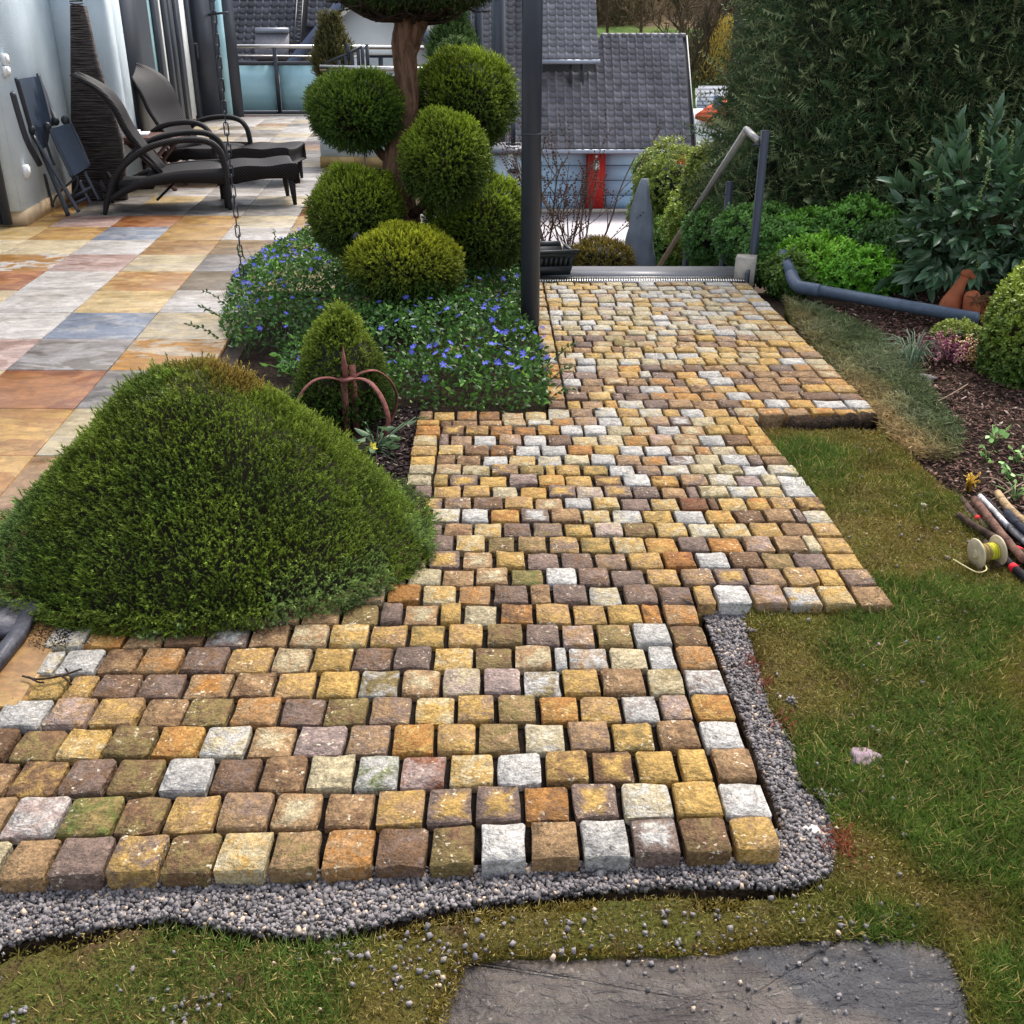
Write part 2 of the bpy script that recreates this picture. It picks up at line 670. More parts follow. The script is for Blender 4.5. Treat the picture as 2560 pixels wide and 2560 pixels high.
m.base(m.mix(1.0, S(168, 208, 214), m.grey(w), 'MULTIPLY'))
M_FROST = m.m
m = NT('window_glass', 0.03, 0.6)
m.base(S(40, 52, 60))
M_GLASS = m.m
M_CURTAIN = simple('curtain', S(205, 208, 206), 0.8, 0.1, var=0.1, nscale=10)
M_ROOF = NT('concrete_roof_tile', 0.55, 0.35)
v = M_ROOF.math('MULTIPLY', M_ROOF.ramp(M_ROOF.rand(), 0, 1, 0.8, 1.18), M_ROOF.ramp(M_ROOF.noise(2.2, 7, .7), 0.3, 0.7, 0.68, 1.2))
M_ROOF.base(M_ROOF.mix(1.0, M_ROOF.attr('col'), M_ROOF.grey(v), 'MULTIPLY'))
M_ROOF = M_ROOF.m
m = NT('wicker', 0.6, 0.25)
wv = m.n.new('ShaderNodeTexWave')
wv.wave_type = 'BANDS'
wv.bands_direction = 'DIAGONAL'
m.l.new(m.n.new('ShaderNodeTexCoord').outputs['Object'], wv.inputs[0])
wv.inputs['Scale'].default_value = 22
wv.inputs['Distortion'].default_value = 0.4
m.base(m.mix(m.ramp(wv.outputs[1], 0.2, 0.8), S(20, 18, 18), S(44, 40, 40)))
m.bump(wv.outputs[1], 0.7, 0.006)
M_WICKER = m.m
m = NT('woven_fibre', 0.7, 0.2)
fb = m.noise(6, 5, 0.7, m.mapping((1, 1, 14)))
m.base(m.mix(m.ramp(fb, 0.35, 0.65), S(46, 40, 40), S(104, 94, 90)))
m.bump(fb, 0.6, 0.01)
M_FIBRE = m.m
M_SLING = simple('sling_fabric', S(70, 80, 94), 0.6, 0.25, var=0.1, nscale=60, bump=0.2, bscale=400)
M_RUST = simple('rusty_iron', S(124, 76, 68), 0.75, 0.25, var=0.35, nscale=55, bump=0.5, bscale=160)
M_TERRA = simple('terracotta', S(172, 96, 62), 0.7, 0.25, var=0.18, nscale=18, bump=0.2, bscale=90)
M_PIPE = simple('grey_pipe_plastic', S(86, 98, 114), 0.4, 0.4, var=0.14, nscale=30)
m = NT('slate', 0.42, 0.45)
c = m.mix(m.ramp(m.noise(6, 5, dist=1), 0.35, 0.68), S(66, 58, 54), S(92, 82, 74))
c = m.mix(m.ramp(m.noise(2.2, 5, dist=1.2), 0.52, 0.64), c, S(56, 54, 56))
c = m.mix(m.ramp(m.noise(70, 4), 0.62, 0.72), c, S(128, 118, 108))
m.base(m.mix(m.ramp(m.noise(24, 5, 0.7, dist=1.5), 0.28, 0.42, 0.7, 0), c, S(48, 46, 50)))
m.bump(m.math('ADD', m.math('MULTIPLY', m.noise(11, 5, 0.6, m.mapping((1, 2.2, 1), (0, 0, .5)), 1.5), 2), m.noise(60, 5, .6)), 0.9, 0.012)
M_SLATE = m.m
M_GRANITE = simple('grey_granite', S(112, 112, 116), 0.4, 0.4, var=0.3, nscale=260)
M_CONC = simple('concrete', S(176, 166, 152), 0.85, 0.2, var=0.18, nscale=14, bump=0.4, bscale=60)
M_RED = simple('red_render', S(188, 48, 42), 0.8, 0.2, var=0.08, nscale=3)
M_BLUE = simple('blue_garage_steel', S(168, 200, 222), 0.5, 0.35, var=0.05, nscale=2)
M_WOODT = simple('red_brown_wood', S(94, 66, 56), 0.45, 0.35, var=0.25, nscale=25)
M_CLOTH = simple('grey_cover_cloth', S(132, 138, 146), 0.75, 0.2, var=0.14, nscale=7)
M_PAPER = simple('white_paper', S(228, 228, 230), 0.6, 0.2, var=0.03)

# ------------------------------------------------------------------ ground and terrain
GZ = -0.12                                       # bare soil under everything in the garden
mb = MB()
prof = [(-3, GZ), (7.05, GZ), (7.9, -0.9), (12, -2.6), (20, -4.2), (29, -4.6), (60, -7.4), (76, -7.0), (88, -4.8), (92, -3.3), (112, -0.35), (130, 2.0), (170, 30), (260, 95), (420, 150)]
xs = np.linspace(-160, 160, 65)
V, F = [], []
ys = np.concatenate([np.linspace(prof[i][0], prof[i + 1][0], 6, endpoint=False) for i in range(len(prof) - 1)] + [[prof[-1][0]]])
zs = np.interp(ys, [p[0] for p in prof], [p[1] for p in prof])
for y, z in zip(ys, zs):
    for x in xs:
        zz = z
        if y > 62:
            zz += (vnoise(np.array([x / 22]), np.array([y / 22]), 3)[0] - .5) * min(3, (y - 62) / 18) - np.clip(x - 6, 0, 30) * 0.03 * min(1, (y - 62) / 30)
        V.append((x, y, zz))
nx = len(xs)
F = np.array([(j * nx + i, j * nx + i + 1, (j + 1) * nx + i + 1, (j + 1) * nx + i) for j in range(len(ys) - 1) for i in range(nx - 1)])
mb.add(V, F)
m = NT('hillside', 0.95, 0.1)
sep = m.n.new('ShaderNodeSeparateXYZ')
m.l.new(m.pos(), sep.inputs[0])
edge = m.math('ADD', sep.outputs[1], m.math('MULTIPLY', m.noise(0.12, 3), 14))
meadow = m.mix(m.ramp(m.noise(.6, 5), .3, .7), S(70, 100, 40, .75), S(104, 122, 56, .75))
leafl = m.mix(m.ramp(m.noise(.5, 7, .7), .35, .65), S(72, 58, 44), S(118, 98, 70))
far = m.mix(m.ramp(edge, 124, 129), meadow, leafl)
m.base(m.mix(m.ramp(sep.outputs[1], 58, 62), S(64, 52, 40), far))
m.bump(m.noise(1.2, 6, .7), 0.6, 0.3)
g = build(mb, 'terrain', m.m, smooth=True)
tag(g, 'sloping ground running down from the garden and up to a wooded hill', 'terrain', kind='structure')

# terrace slabs ------------------------------------------------------------
terrace = empty('terrace', (-2.4, 9, 0), 'patio of multicoloured sandstone slabs beside the house', 'terrace', kind='structure')
mb = MB()
prism(mb, [(-6.9, 2.3), (-1.12, 2.3), (-1.2, 3.2), (-1.35, 5.4), (-1.45, 8.0), (-1.7, 8.6), (-0.4, 13.2), (-0.8, 20.6), (-6.9, 20.9)], -0.14, -0.034)
build(mb, 'bedding', simple('terrace_joint_mortar', S(70, 62, 55), .9), terrace)
O = G(270, 925)[:2]
TA, TB = np.array([0.506, -0.011]), np.array([-0.0398, 0.5585])
TP = dict(white=((216, 208, 200), (196, 186, 176)), cream=((218, 198, 158), (204, 188, 160)), pink=((200, 172, 160), (172, 138, 124)),
          lilac=((172, 164, 160), (134, 124, 112)), blue=((136, 144, 160), (168, 168, 172)), rust=((150, 88, 46), (174, 116, 66)), ochre=((194, 152, 84), (172, 126, 70)),
          taupe=((150, 132, 108), (138, 122, 104)), olive=((140, 112, 76), (160, 130, 86)), ycream=((214, 186, 134), (204, 172, 112)), tan=((186, 150, 112), (166, 126, 88)),
          crust=((212, 190, 160), (196, 140, 62)), wrust=((208, 200, 190), (178, 128, 66)), grey=((158, 150, 142), (130, 122, 116)), orange=((206, 166, 104), (184, 132, 72)))
TK = {(0, 0): 'pink', (1, 0): 'lilac', (2, 0): 'crust', (0, 1): 'white', (1, 1): 'blue', (2, 1): 'cream', (-1, 2): 'cream', (0, 2): 'white', (1, 2): 'ycream', (2, 2): 'white',
      (-1, 3): 'rust', (0, 3): 'white', (1, 3): 'orange', (2, 3): 'taupe', (-1, 4): 'wrust', (0, 4): 'pink', (1, 4): 'cream', (2, 4): 'grey', (-1, 5): 'cream', (0, 5): 'white', (1, 5): 'ochre', (2, 5): 'olive', (3, 5): 'tan',
      (-1, 6): 'ochre', (0, 6): 'blue', (1, 6): 'ochre', (2, 6): 'white', (3, 6): 'cream', (-1, 7): 'pink', (0, 7): 'rust', (1, 7): 'ochre', (2, 7): 'cream', (3, 7): 'orange', (4, 7): 'lilac',
      (1, -1): 'rust', (2, -1): 'grey', (0, -1): 'cream', (1, -2): 'ochre', (0, -2): 'ochre', (2, -2): 'cream', (1, -3): 'orange', (0, -3): 'ochre', (1, -4): 'ochre',
      (1, 8): 'grey', (2, 8): 'grey', (3, 8): 'rust', (4, 8): 'white', (4, 9): 'rust', (3, 9): 'taupe', (4, 10): 'white', (5, 10): 'pink', (5, 9): 'tan'}
keys = list(TP)
for j in range(-5, 29):
    for i in range(-10, 9):
        p0 = O + TA * (i - 2) + TB * j
        cx, cy = p0 + TA * .5 + TB * .5
        if j > 9:
            k = random.choice(['white', 'white', 'cream', 'pink', 'tan', 'lilac', 'taupe', 'white', 'cream'])
        else:
            k = random.choice(['ochre', 'tan', 'cream', 'rust', 'grey', 'ycream'])
        if j < -3:
            k = random.choice(['ochre', 'orange', 'ochre'])
        k = TK.get((i, j), k)
        lim_l = -6.6 if cy > 9.05 else (-(cy - 0) * 0.52 - .7)
        if cx < max(lim_l, -6.6) or cy < 2.35 or cy > 20.25:
            continue
        lim_r = np.interp(cy, [2.4, 2.9, 5.0, 6.6, 7.4, 12.2, 12.9, 20.3], [-1.5, -1.3, -1.45, -1.4, -1.05, -1.0, -1.9, -1.9])
        if cx > lim_r:
            continue
        if cx < -cy * 0.50 - .5:
            continue
        gp = 0.0065
        q = [p0 + TA * (gp) + TB * gp, p0 + TA * (1 - gp) + TB * gp, p0 + TA * (1 - gp) + TB * (1 - gp), p0 + TA * gp + TB * (1 - gp)]
        mb = MB()
        dz = random.uniform(-.0012, .0012)
        prism(mb, q, -0.032, dz - 0.002)
        q2 = [np.array(a) * .985 + np.array((cx, cy)) * .015 for a in q]
        P = np.array([[*a, dz] for a in q2] + [[*a, dz - 0.002] for a in q])
        mb.add(P, [(0, 1, 2, 3), (4, 5, 1, 0), (5, 6, 2, 1), (6, 7, 3, 2), (7, 4, 0, 3)])
        c1, c2 = TP[k]
        jit = random.uniform(.92, 1.06)
        n = mb.n
        C = np.tile(S(*c1, .56 * jit), (n, 1))
        C2 = np.tile(S(*c2, .56 * jit), (n, 1))
        off = np.tile(rng.uniform(0, 50, 3) * [1, 1, 1], (n, 1))
        V, Fs, _ = mb.arrays()
        c = np.array([cx, cy, -0.032])
        link('slab', make_mesh('slab', V - c, Fs, C, extra={'col2': C2, 'mix': np.full(n, random.uniform(.35, .52) if k not in ('crust', 'wrust', 'orange') else .5), 'off': off}), M_SLAB, terrace, tuple(c))

# cobbled path ---------------------------------------------------------------
path = empty('path', (0.6, 4.3, 0), 'new path of split sandstone setts in yellow brown and white', 'path', kind='structure')
PAL = {'W': (218, 212, 203), 'C': (214, 196, 156), 'T': (190, 152, 108), 'Y': (216, 174, 98), 'O': (200, 140, 72), 'B': (136, 102, 72), 'M': (146, 122, 108), 'P': (196, 170, 158), 'L': (154, 132, 80), 'R': (150, 90, 56), 'G': (120, 130, 60)}
VPX, VPY = 1235.0, 75.0
FRONT = {1: [(0, 2202), (70, 2199), (745, 2175), (1003, 2165), (1397, 2148), (1888, 2126)], 2: [(70, 2096), (722, 2070), (1003, 2063), (1376, 2049), (1858, 2039)],
         3: [(70, 1989), (699, 1980), (941, 1972), (1418, 1957), (1824, 1952)], 4: [(70, 1900), (699, 1889), (941, 1885), (1480, 1875), (1819, 1870)],
         5: [(47, 1821), (745, 1810), (1190, 1806), (1789, 1798)], 6: [(93, 1745), (699, 1740), (1774, 1734)], 7: [(116, 1684), (652, 1678), (941, 1671), (1754, 1672)],
         8: [(140, 1622), (745, 1614), (1614, 1614)], 9: [(100, 1568), (792, 1560), (1749, 1559)], 10: [(800, 1507), (2221, 1512)], 11: [(900, 1462), (2200, 1463)], 12: [(900, 1420)], 13: [(900, 1379)], 14: [(900, 1340)], 15: [(900, 1306)],
         16: [(900, 1273)], 17: [(900, 1243)], 18: [(900, 1214)], 19: [(900, 1187)], 20: [(900, 1162)], 21: [(900, 1137)], 22: [(900, 1113)], 23: [(900, 1087)], 24: [(900, 1064)], 25: [(1000, 1050), (1368, 1050), (1385, 1043), (1870, 1040), (2203, 1031)]}
U25, DU = 1 / (1041 - VPY), 0.0000229
for k in range(26, 50):
    FRONT[k] = [(1300, VPY + 1 / (U25 + DU * (k - 25)))]


def fy(n, x):
    p = FRONT[n]
    return float(np.interp(x, [a[0] for a in p], [a[1] for a in p]))


ROWS = {
    1: ([-115, 12, 135, 276, 411, 545, 678, 806, 939, 1072, 1195, 1320, 1450, 1576, 1699, 1824, 1945], 'C T M YM LB CY TL OT BM LB W T W WM BL YT'),
    2: ([-110, 19, 159, 299, 416, 546, 679, 809, 937, 1064, 1187, 1306, 1427, 1549, 1681, 1801, 1922], 'T PW LG BL TY TM CT TB YT YM YM OB YM CW Y W'),
    3: ([-90, 33, 158, 279, 406, 533, 651, 767, 887, 998, 1119, 1237, 1358, 1474, 1588, 1697, 1779, 1888], 'BT BY MB LB W BM BT C WG PR YC W BY YB Y Y TB'),
    4: ([-85, 33, 152, 270, 388, 506, 624, 739, 867, 977, 1089, 1194, 1305, 1415, 1527, 1639, 1749, 1856], 'B LB YC LB OY WC CT P TM OY YT LT CW TM LY TB W'),
    5: ([-5, 122, 233, 353, 463, 580, 700, 812, 923, 1033, 1139, 1240, 1342, 1449, 1553, 1650, 1732, 1836], 'W TP YT TB LB TO MB LB TM YC YM LT OY YT WM PT OY'),
    6: ([40, 165, 238, 350, 462, 580, 686, 793, 898, 1000, 1103, 1205, 1304, 1403, 1501, 1614, 1712, 1814], 'YL YT BM MB OT TB YT Y LW CT CP P WL YT TB CL WM'),
    7: ([80, 149, 252, 349, 455, 567, 680, 778, 880, 982, 1081, 1184, 1283, 1382, 1420, 1523, 1620, 1692, 1791], 'CW W BT TO MB TY TC Y MB M YC LB TC W WT C W TO'),
    8: ([120, 222, 316, 418, 516, 624, 727, 822, 924, 1022, 1116, 1213, 1310, 1401, 1490, 1584, 1677, 1769], 'WC OY TB B WM TB TC YC TY YL YT LB M TP LT W BL'),
    9: ([560, 660, 757, 855, 950, 1008, 1099, 1156, 1246, 1336, 1428, 1518, 1605, 1657, 1749], 'C TM T LB M CT YL C BO YT TY Y OB TO'),
    10: ([800, 888, 966, 1054, 1143, 1229, 1323, 1381, 1470, 1556, 1646, 1734, 1786, 1876, 1963, 2050, 2134, 2221], 'T TC O YC TO MB TB M CW MB MB YT W TP WY YC TB'),
    11: ([940, 1018, 1104, 1186, 1274, 1362, 1445, 1526, 1616, 1701, 1786, 1871, 1962, 2045, 2106, 2182], 'T C T CT LG W MB M YT TM YM TM TY Y MT'),
    12: ([985, 1070, 1155, 1236, 1317, 1402, 1486, 1570, 1656, 1740, 1824, 1905, 1986, 2073, 2152], 'LC YM CT Y M MB TM YT OR W B LT M YT'),
    13: ([1060, 1136, 1217, 1290, 1369, 1449, 1531, 1614, 1695, 1771, 1858, 1935, 2012, 2049, 2127], 'M YC LB TL YM LY YC YO M O TP TB C YT'),
    14: ([1040, 1107, 1184, 1257, 1330, 1409, 1483, 1559, 1639, 1720, 1798, 1876, 1955, 2030, 2101], 'M BT YC MB ML YL PC LB YC CW CY YT TB YT'),
    15: ([1000, 1076, 1152, 1224, 1300, 1377, 1455, 1530, 1608, 1685, 1765, 1836, 1910, 1985, 2008, 2078], 'T CW W OY WM TB YC WC YL W YO B TB M CW'),
    16: ([1037, 1108, 1181, 1260, 1335, 1410, 1482, 1551, 1627, 1699, 1772, 1796, 1867, 1925, 1988, 2058], 'YM TM BM YT CT W YC M YC RB B YC YO TY BY'),
    17: ([1033, 1080, 1154, 1226, 1297, 1369, 1441, 1510, 1580, 1650, 1717, 1747, 1820, 1893, 1960, 2036], 'M TY YT C YO YM PC YM M TB M CL WC CY W'),
    18: ([1016, 1081, 1122, 1196, 1270, 1345, 1413, 1484, 1557, 1626, 1699, 1769, 1839, 1905, 1945, 2014], 'C LY YM Y MP YO YT YB W YO TM CW P C W'),
    19: ([1020, 1087, 1155, 1227, 1297, 1362, 1389, 1454, 1522, 1589, 1654, 1724, 1790, 1856, 1920, 1993], 'C TC CL MY LY Y YT LY W MT WC CL LC W CW'),
    20: ([1024, 1091, 1140, 1205, 1271, 1341, 1409, 1474, 1539, 1604, 1671, 1738, 1804, 1870, 1905, 1972], 'Y BT BT W YC WC C W TM OT WM C W M BT'),
    21: ([1027, 1094, 1160, 1224, 1287, 1352, 1418, 1483, 1548, 1613, 1679, 1738, 1779, 1843, 1890, 1950], 'YT YC BT BO W W OB YT W W CT OT CM Y TY'),
    22: ([1031, 1096, 1123, 1182, 1244, 1306, 1368, 1430, 1496, 1558, 1622, 1685, 1748, 1811, 1872, 1930], 'CY M TM W TP W BM CY CP LO TP TC W B YO'),
    23: ([1036, 1102, 1161, 1224, 1282, 1342, 1401, 1460, 1518, 1581, 1642, 1703, 1764, 1826, 1868, 1910], 'O YB BY OB BO OY W W C CT W CT YL YO Y'),
    24: ([1041, 1100, 1130, 1196, 1256, 1317, 1378, 1436, 1494, 1555, 1617, 1675, 1727, 1789, 1848, 1893], 'YO B BT TB CT CW OT TP W YC TP WM C YL YO'),
    25: ([1046, 1083, 1140, 1195, 1252, 1310, 1368, 1425, 1484, 1543, 1598, 1660, 1702, 1760, 1823, 1834, 1895, 1961, 2026, 2086, 2142, 2203], 'BT YT OT BO TC CY CW TM WC YT CW YT W YT M CT OT TB OY OY YC'),
}
BORDER_L = lambda y: (VPX + (1374 - VPX) * (y - VPY) / (1043 - VPY), 1409 - 1400 + VPX + (1414 - VPX) * (y - VPY) / (1043 - VPY))
up_codes = 'W W C C T Y TM P CT WC YT BT M YC LY WC C T OB Y CW W PC TC YL'.split()
for k in range(26, 49):
    ym = (fy(k, 1500) + fy(k + 1, 1500)) / 2
    s = (ym - VPY) / (1043 - VPY)
    xr = VPX + (2203 - VPX) * s * 1.006
    xl = VPX + (1374 - VPX) * s
    w = 63.0 * s
    js = [xl, xl + w * .78]
    x = xl + w * .78 + random.uniform(.35, 1.0) * w
    while x < xr - 1.75 * w:
        js.append(x)
        x += w * random.choice([1, 1, 1, 1.04, .95, .92, 1.08, .55])
    js += [xr - 1.02 * w, xr]
    if js[-3] > js[-2] - .35 * w:
        js.pop(-3)
    # colour drifts: darker, browner band around rows 29-33, pale towards the grate
    cs = []
    for a in js[:-1]:
        t = vnoise(np.array([a / s / 160]), np.array([k / 4.0]), 9)[0]
        if k > 36:
            pool = 'W C CT WC PC CT YC CW W PC TC CL CW WC' if t > .4 else 'C CT YC CL WC YL CT YC W'
        elif k > 31:
            pool = 'C W CT LC WC TC C YC YL CW YC' if t > .45 else 'TB YT TM TC Y M YC CT'
        else:
            pool = 'W Y YT TM WC M OY CT P' if t > .55 else 'TB YT MB OT BT YO M BM YC W'
        cs.append(random.choice(pool.split()))
    ROWS[k] = (js, ' '.join(cs))

stones = []
for n in sorted(ROWS):
    js, cs = ROWS[n]
    cs = cs.split()
    for i in range(len(js) - 1):
        if i >= len(cs):
            continue
        stones.append((n, js[i], js[i + 1], cs[i]))


def stone_geo(n, x0, x1, code):
    back = n + 1
    out = []
    yf = fy(n, (x0 + x1) / 2)
    yb = fy(back, (x0 + x1) / 2)
    if n == 24 and x1 < 1385:
        yb = 1050
    if n == 25 and x1 < 1372:
        yb = 1029
    ym = (yf + yb) / 2
    corner = []
    for x, y in ((x0, 'f'), (x1, 'f'), (x1, 'b'), (x0, 'b')):
        yy = (fy(n, x) if y == 'f' else (fy(back, x) if yb not in (1050, 1029) else yb))
        xx = VPX + (x - VPX) * (yy - VPY) / (ym - VPY)
        corner.append(G(xx, yy)[:2])
    q = np.array(corner)
    c = q.mean(0)
    wv, dv = (q[1] - q[0] + q[2] - q[3]) / 2, (q[3] - q[0] + q[2] - q[1]) / 2
    W, Dp = np.linalg.norm(wv), np.linalg.norm(dv)
    gx, gy = min(random.uniform(.0042, .0068) / W, .12), random.uniform(.0034, .0052) / Dp
    mx, my = random.uniform(-.25, .25) * gx, random.uniform(-.2, .6) * gy

    def at(u, v):
        u = gx + (1 - 2 * gx) * u + mx
        v = gy * .35 + (1 - 1.75 * gy) * v + my * .3
        return (q[0] * (1 - u) + q[1] * u) * (1 - v) + (q[3] * (1 - u) + q[2] * u) * v
    ch = random.uniform(.03, .075)
    base = [(ch, 0), (.5, 0), (1 - ch, 0), (1, ch), (1, .5), (1, 1 - ch), (1 - ch, 1), (.5, 1), (ch, 1), (0, 1 - ch), (0, .5), (0, ch)]
    ring = []
    for (u, v) in base:
        j = .03
        ring.append(at(min(1.01, max(-.01, u + random.uniform(-j, j))), min(1.01, max(-.01, v + random.uniform(-j, j)))))
    ring = np.array(ring)
    h = random.uniform(-.005, .006)
    tilt = rng.normal(0, .010, 2)
    ctr = ring.mean(0)

    def top(p, dz):
        d = p - ctr
        return np.c_[p, h + dz + d @ tilt]
    bot = ctr + (ring - ctr) * (random.uniform(.90, .97) + rng.normal(0, .02, (12, 1)))
    depth = random.uniform(.095, .11)
    V = np.vstack([np.c_[bot, np.full(12, -depth)], top(ctr + (ring - ctr) * 1.0, -.0038 + rng.normal(0, .0014, 12)), top(ctr + (ring - ctr) * .962, rng.normal(0, .0014, 12)), top(ctr[None] + (ring - ctr).mean(0), random.uniform(-.0015, .002))])
    F4 = np.array([(a + i, a + (i + 1) % 12, a + 12 + (i + 1) % 12, a + 12 + i) for a in (0, 12) for i in range(12)])
    F3 = np.array([(24 + i, 24 + (i + 1) % 12, 36) for i in range(12)])
    cc = code + code if len(code) == 1 else code
    jit = random.uniform(.93, 1.05)
    k1, k2 = PAL[cc[0]], PAL[cc[1]]
    if len(code) == 1:
        kk = random.choice([.84, .9, 1.08])
        k2 = tuple(v * kk for v in k1)
    c1, c2 = np.array(S(*k1, .64 * jit)), np.array(S(*k2, .64 * jit))
    C, C2 = np.tile(c1, (37, 1)), np.tile(c2, (37, 1))
    C[12:24] *= 1.12                             # paler colour on the top arrises
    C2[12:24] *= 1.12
    mixv = np.full(37, random.uniform(.38, .5))
    if code in ('YM', 'WM', 'OT', 'YB', 'CT') and random.random() < .8:      # pale heart inside a dark rim
        mixv = np.concatenate([np.full(24, .95), np.full(12, .85), [.0]])
    return np.vstack([V]), F4, F3, C, C2, mixv


def stone_mesh(name, V, F4, F3, C, extra):
    me = make_mesh(name, V, [F4, F3], C, False, extra)
    sm = np.zeros(len(F4) + len(F3), bool)
    sm[len(F4):] = True                          # cleft top is soft, the split flanks stay crisp
    me.polygons.foreach_set('use_smooth', sm)
    return me


geo = []
for s in stones:
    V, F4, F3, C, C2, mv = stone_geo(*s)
    c = V.mean(0)
    px = 1 / (c[1] ** 2 + 2.4)
    geo.append((px * np.ptp(V[:, 0]), V, F4, F3, C, C2, mv, c))
geo.sort(key=lambda g: -g[0])
rest = MB()
rC2, rM = [], []
for idx, (_, V, F4, F3, C, C2, mv, c) in enumerate(geo):
    if idx < 300:
        c = np.array([c[0], c[1], V[:, 2].min()])
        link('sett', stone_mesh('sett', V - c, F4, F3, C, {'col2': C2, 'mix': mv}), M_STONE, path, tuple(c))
    else:
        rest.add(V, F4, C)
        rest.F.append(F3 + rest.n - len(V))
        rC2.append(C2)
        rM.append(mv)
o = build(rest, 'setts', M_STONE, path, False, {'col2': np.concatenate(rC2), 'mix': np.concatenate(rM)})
tag(o, 'smaller looking setts of the far half of the path', kind='stuff')
# yellow edging slabs between terrace and setts
for (a, b, c_, d_) in (((128, 1560), (160, 1562), (128, 1625), (90, 1622)), ((86, 1630), (124, 1628), (72, 1735), (36, 1730)), ((30, 1740), (68, 1740), (20, 1830), (-20, 1828))):
    q = [G(*p)[:2] for p in (d_, c_, b, a)]
    mb = MB()
    prism(mb, q, -.05, -.004)
    n = mb.n
    V, Fs, _ = mb.arrays()
    c = V.mean(0)
    link('edging_slab', make_mesh('edging_slab', V - c, Fs, np.tile(S(184, 144, 80, .8), (n, 1)), extra={'col2': np.tile(S(150, 112, 72, .8), (n, 1)), 'mix': np.full(n, .45), 'off': np.tile(rng.uniform(0, 9, 3), (n, 1))}), M_SLAB, path, tuple(c))
# bedding under the setts (grit seen in the joints)
mb = MB()
bed = [G(*p)[:2] for p in ((-200, 2140), (1915, 2080), (1735, 1500), (2180, 1470), (1880, 1018), (2160, 1000), (1860, 708), (1300, 708), (1382, 1040), (1052, 1040), (1010, 1260), (-100, 1600))]
prism(mb, bed, -.118, -.022)
build(mb, 'bedding', simple('joint_grit', S(40, 34, 30), .95, .1, var=.4, nscale=140, bump=.8, bscale=220), path)

# grate and granite threshold at the far end
mb = MB()
st = empty('step', (0.95, 7.1, 0), 'grey granite threshold with metal grate at the top of the garden stairs', 'step', kind='structure')
q = [G(*p)[:2] for p in ((1300, 690), (1862, 690), (1840, 667), (1320, 667))]
prism(mb, q, -.16, .004)
build(mb, 'tread', M_GRANITE, st)
mb = MB()
q = [np.array(G(*p)[:2]) for p in ((1310, 703), (1870, 703), (1866, 691), (1312, 691))]
prism(mb, [q[0], q[1], q[2], q[3]], -.12, -.03, S(30, 30, 32))
build(mb, 'grate_channel', M_BLACK, st)
mb = MB()
N = 90
for i in range(N):
    t0, t1 = (i + .2) / N, (i + .72) / N
    prism(mb, [q[0] + (q[1] - q[0]) * t0, q[0] + (q[1] - q[0]) * t1, q[3] + (q[2] - q[3]) * t1, q[3] + (q[2] - q[3]) * t0], -.02, .0)
for f in (0.0, .46, .94):
    a, b = q[0] + (q[3] - q[0]) * f, q[1] + (q[2] - q[1]) * f
    wallbox(mb, a, b, .006, -.02, .0005)
o = build(mb, 'grate_bars', M_STEEL, st)
tag(o, kind='stuff')
stair = empty('stairs', (0.9, 8.5, -1.0), 'garden stairs falling away behind the granite threshold', 'stairs', kind='structure')
for i in range(9):
    mb = MB()
    prism(mb, [(0.28, 7.32 + .32 * i), (1.62, 7.32 + .32 * i), (1.62, 7.66 + .32 * i), (.28, 7.66 + .32 * i)], -1.0 - .17 * i, -.17 - .17 * i)
    build(mb, 'tread', M_GRANITE, stair)

# ------------------------------------------------------------------ gravel strip, turf, mulch, beds
LAWN_PX = [(1872, 1556), (1905, 1650), (1925, 1735), (1990, 1830), (2010, 1930), (2075, 1985), (2100, 2085), (2085, 2170), (1990, 2215), (1900, 2225), (1640, 2218), (1400, 2232), (1090, 2270), (990, 2296), (800, 2340), (690, 2335), (560, 2318), (430, 2290), (300, 2300), (120, 2330), (-150, 2400), (-150, 2850), (3000, 2850), (2760, 1600), (2420, 1270), (2400, 1235), (2280, 1130), (2210, 1045), (2195, 1062), (1945, 1062), (1890, 1062), (2215, 1500), (2180, 1490), (1868, 1494)]
lawn_xy = [G(*p)[:2] for p in LAWN_PX]
SLAB_PX = [(1075, 2620), (1118, 2470), (1150, 2408), (1200, 2396), (1400, 2392), (1600, 2388), (1790, 2380), (1880, 2362), (2020, 2346), (2160, 2338), (2290, 2346), (2372, 2362), (2420, 2440), (2440, 2520), (2450, 2620)]
slab_xy = [G(*p, -.03)[:2] for p in SLAB_PX] + [(0.82, .95), (.3, .85), (-.12, .92)]
LZ = -.027
# turf sheet with a rough cut edge
mb = MB()
lo, hi = np.array([-2.2, 0.6]), np.array([3.9, 4.45])
st_ = .03
gx_, gy_ = np.arange(lo[0], hi[0], st_), np.arange(lo[1], hi[1], st_)
XX, YY = np.meshgrid(gx_, gy_)
jx, jy = XX + (vnoise(XX * 14, YY * 14, 1) - .5) * .05, YY + (vnoise(XX * 14, YY * 14, 5) - .5) * .05
ins = in_poly(jx.ravel(), jy.ravel(), lawn_xy).reshape(XX.shape)
sl = in_poly(XX.ravel(), YY.ravel(), slab_xy).reshape(XX.shape)
ZZ = np.where(ins, LZ + (vnoise(XX * 4, YY * 4, 2) - .5) * .03, GZ + .01)
ZZ = np.where(sl, -.075, ZZ)
nx = len(gx_)
F = np.array([(j * nx + i, j * nx + i + 1, (j + 1) * nx + i + 1, (j + 1) * nx + i) for j in range(len(gy_) - 1) for i in range(nx - 1)
              if (ins[j, i] or ins[j, i + 1] or ins[j + 1, i] or ins[j + 1, i + 1])])
mb.add(np.c_[XX.ravel(), YY.ravel(), ZZ.ravel()], F)
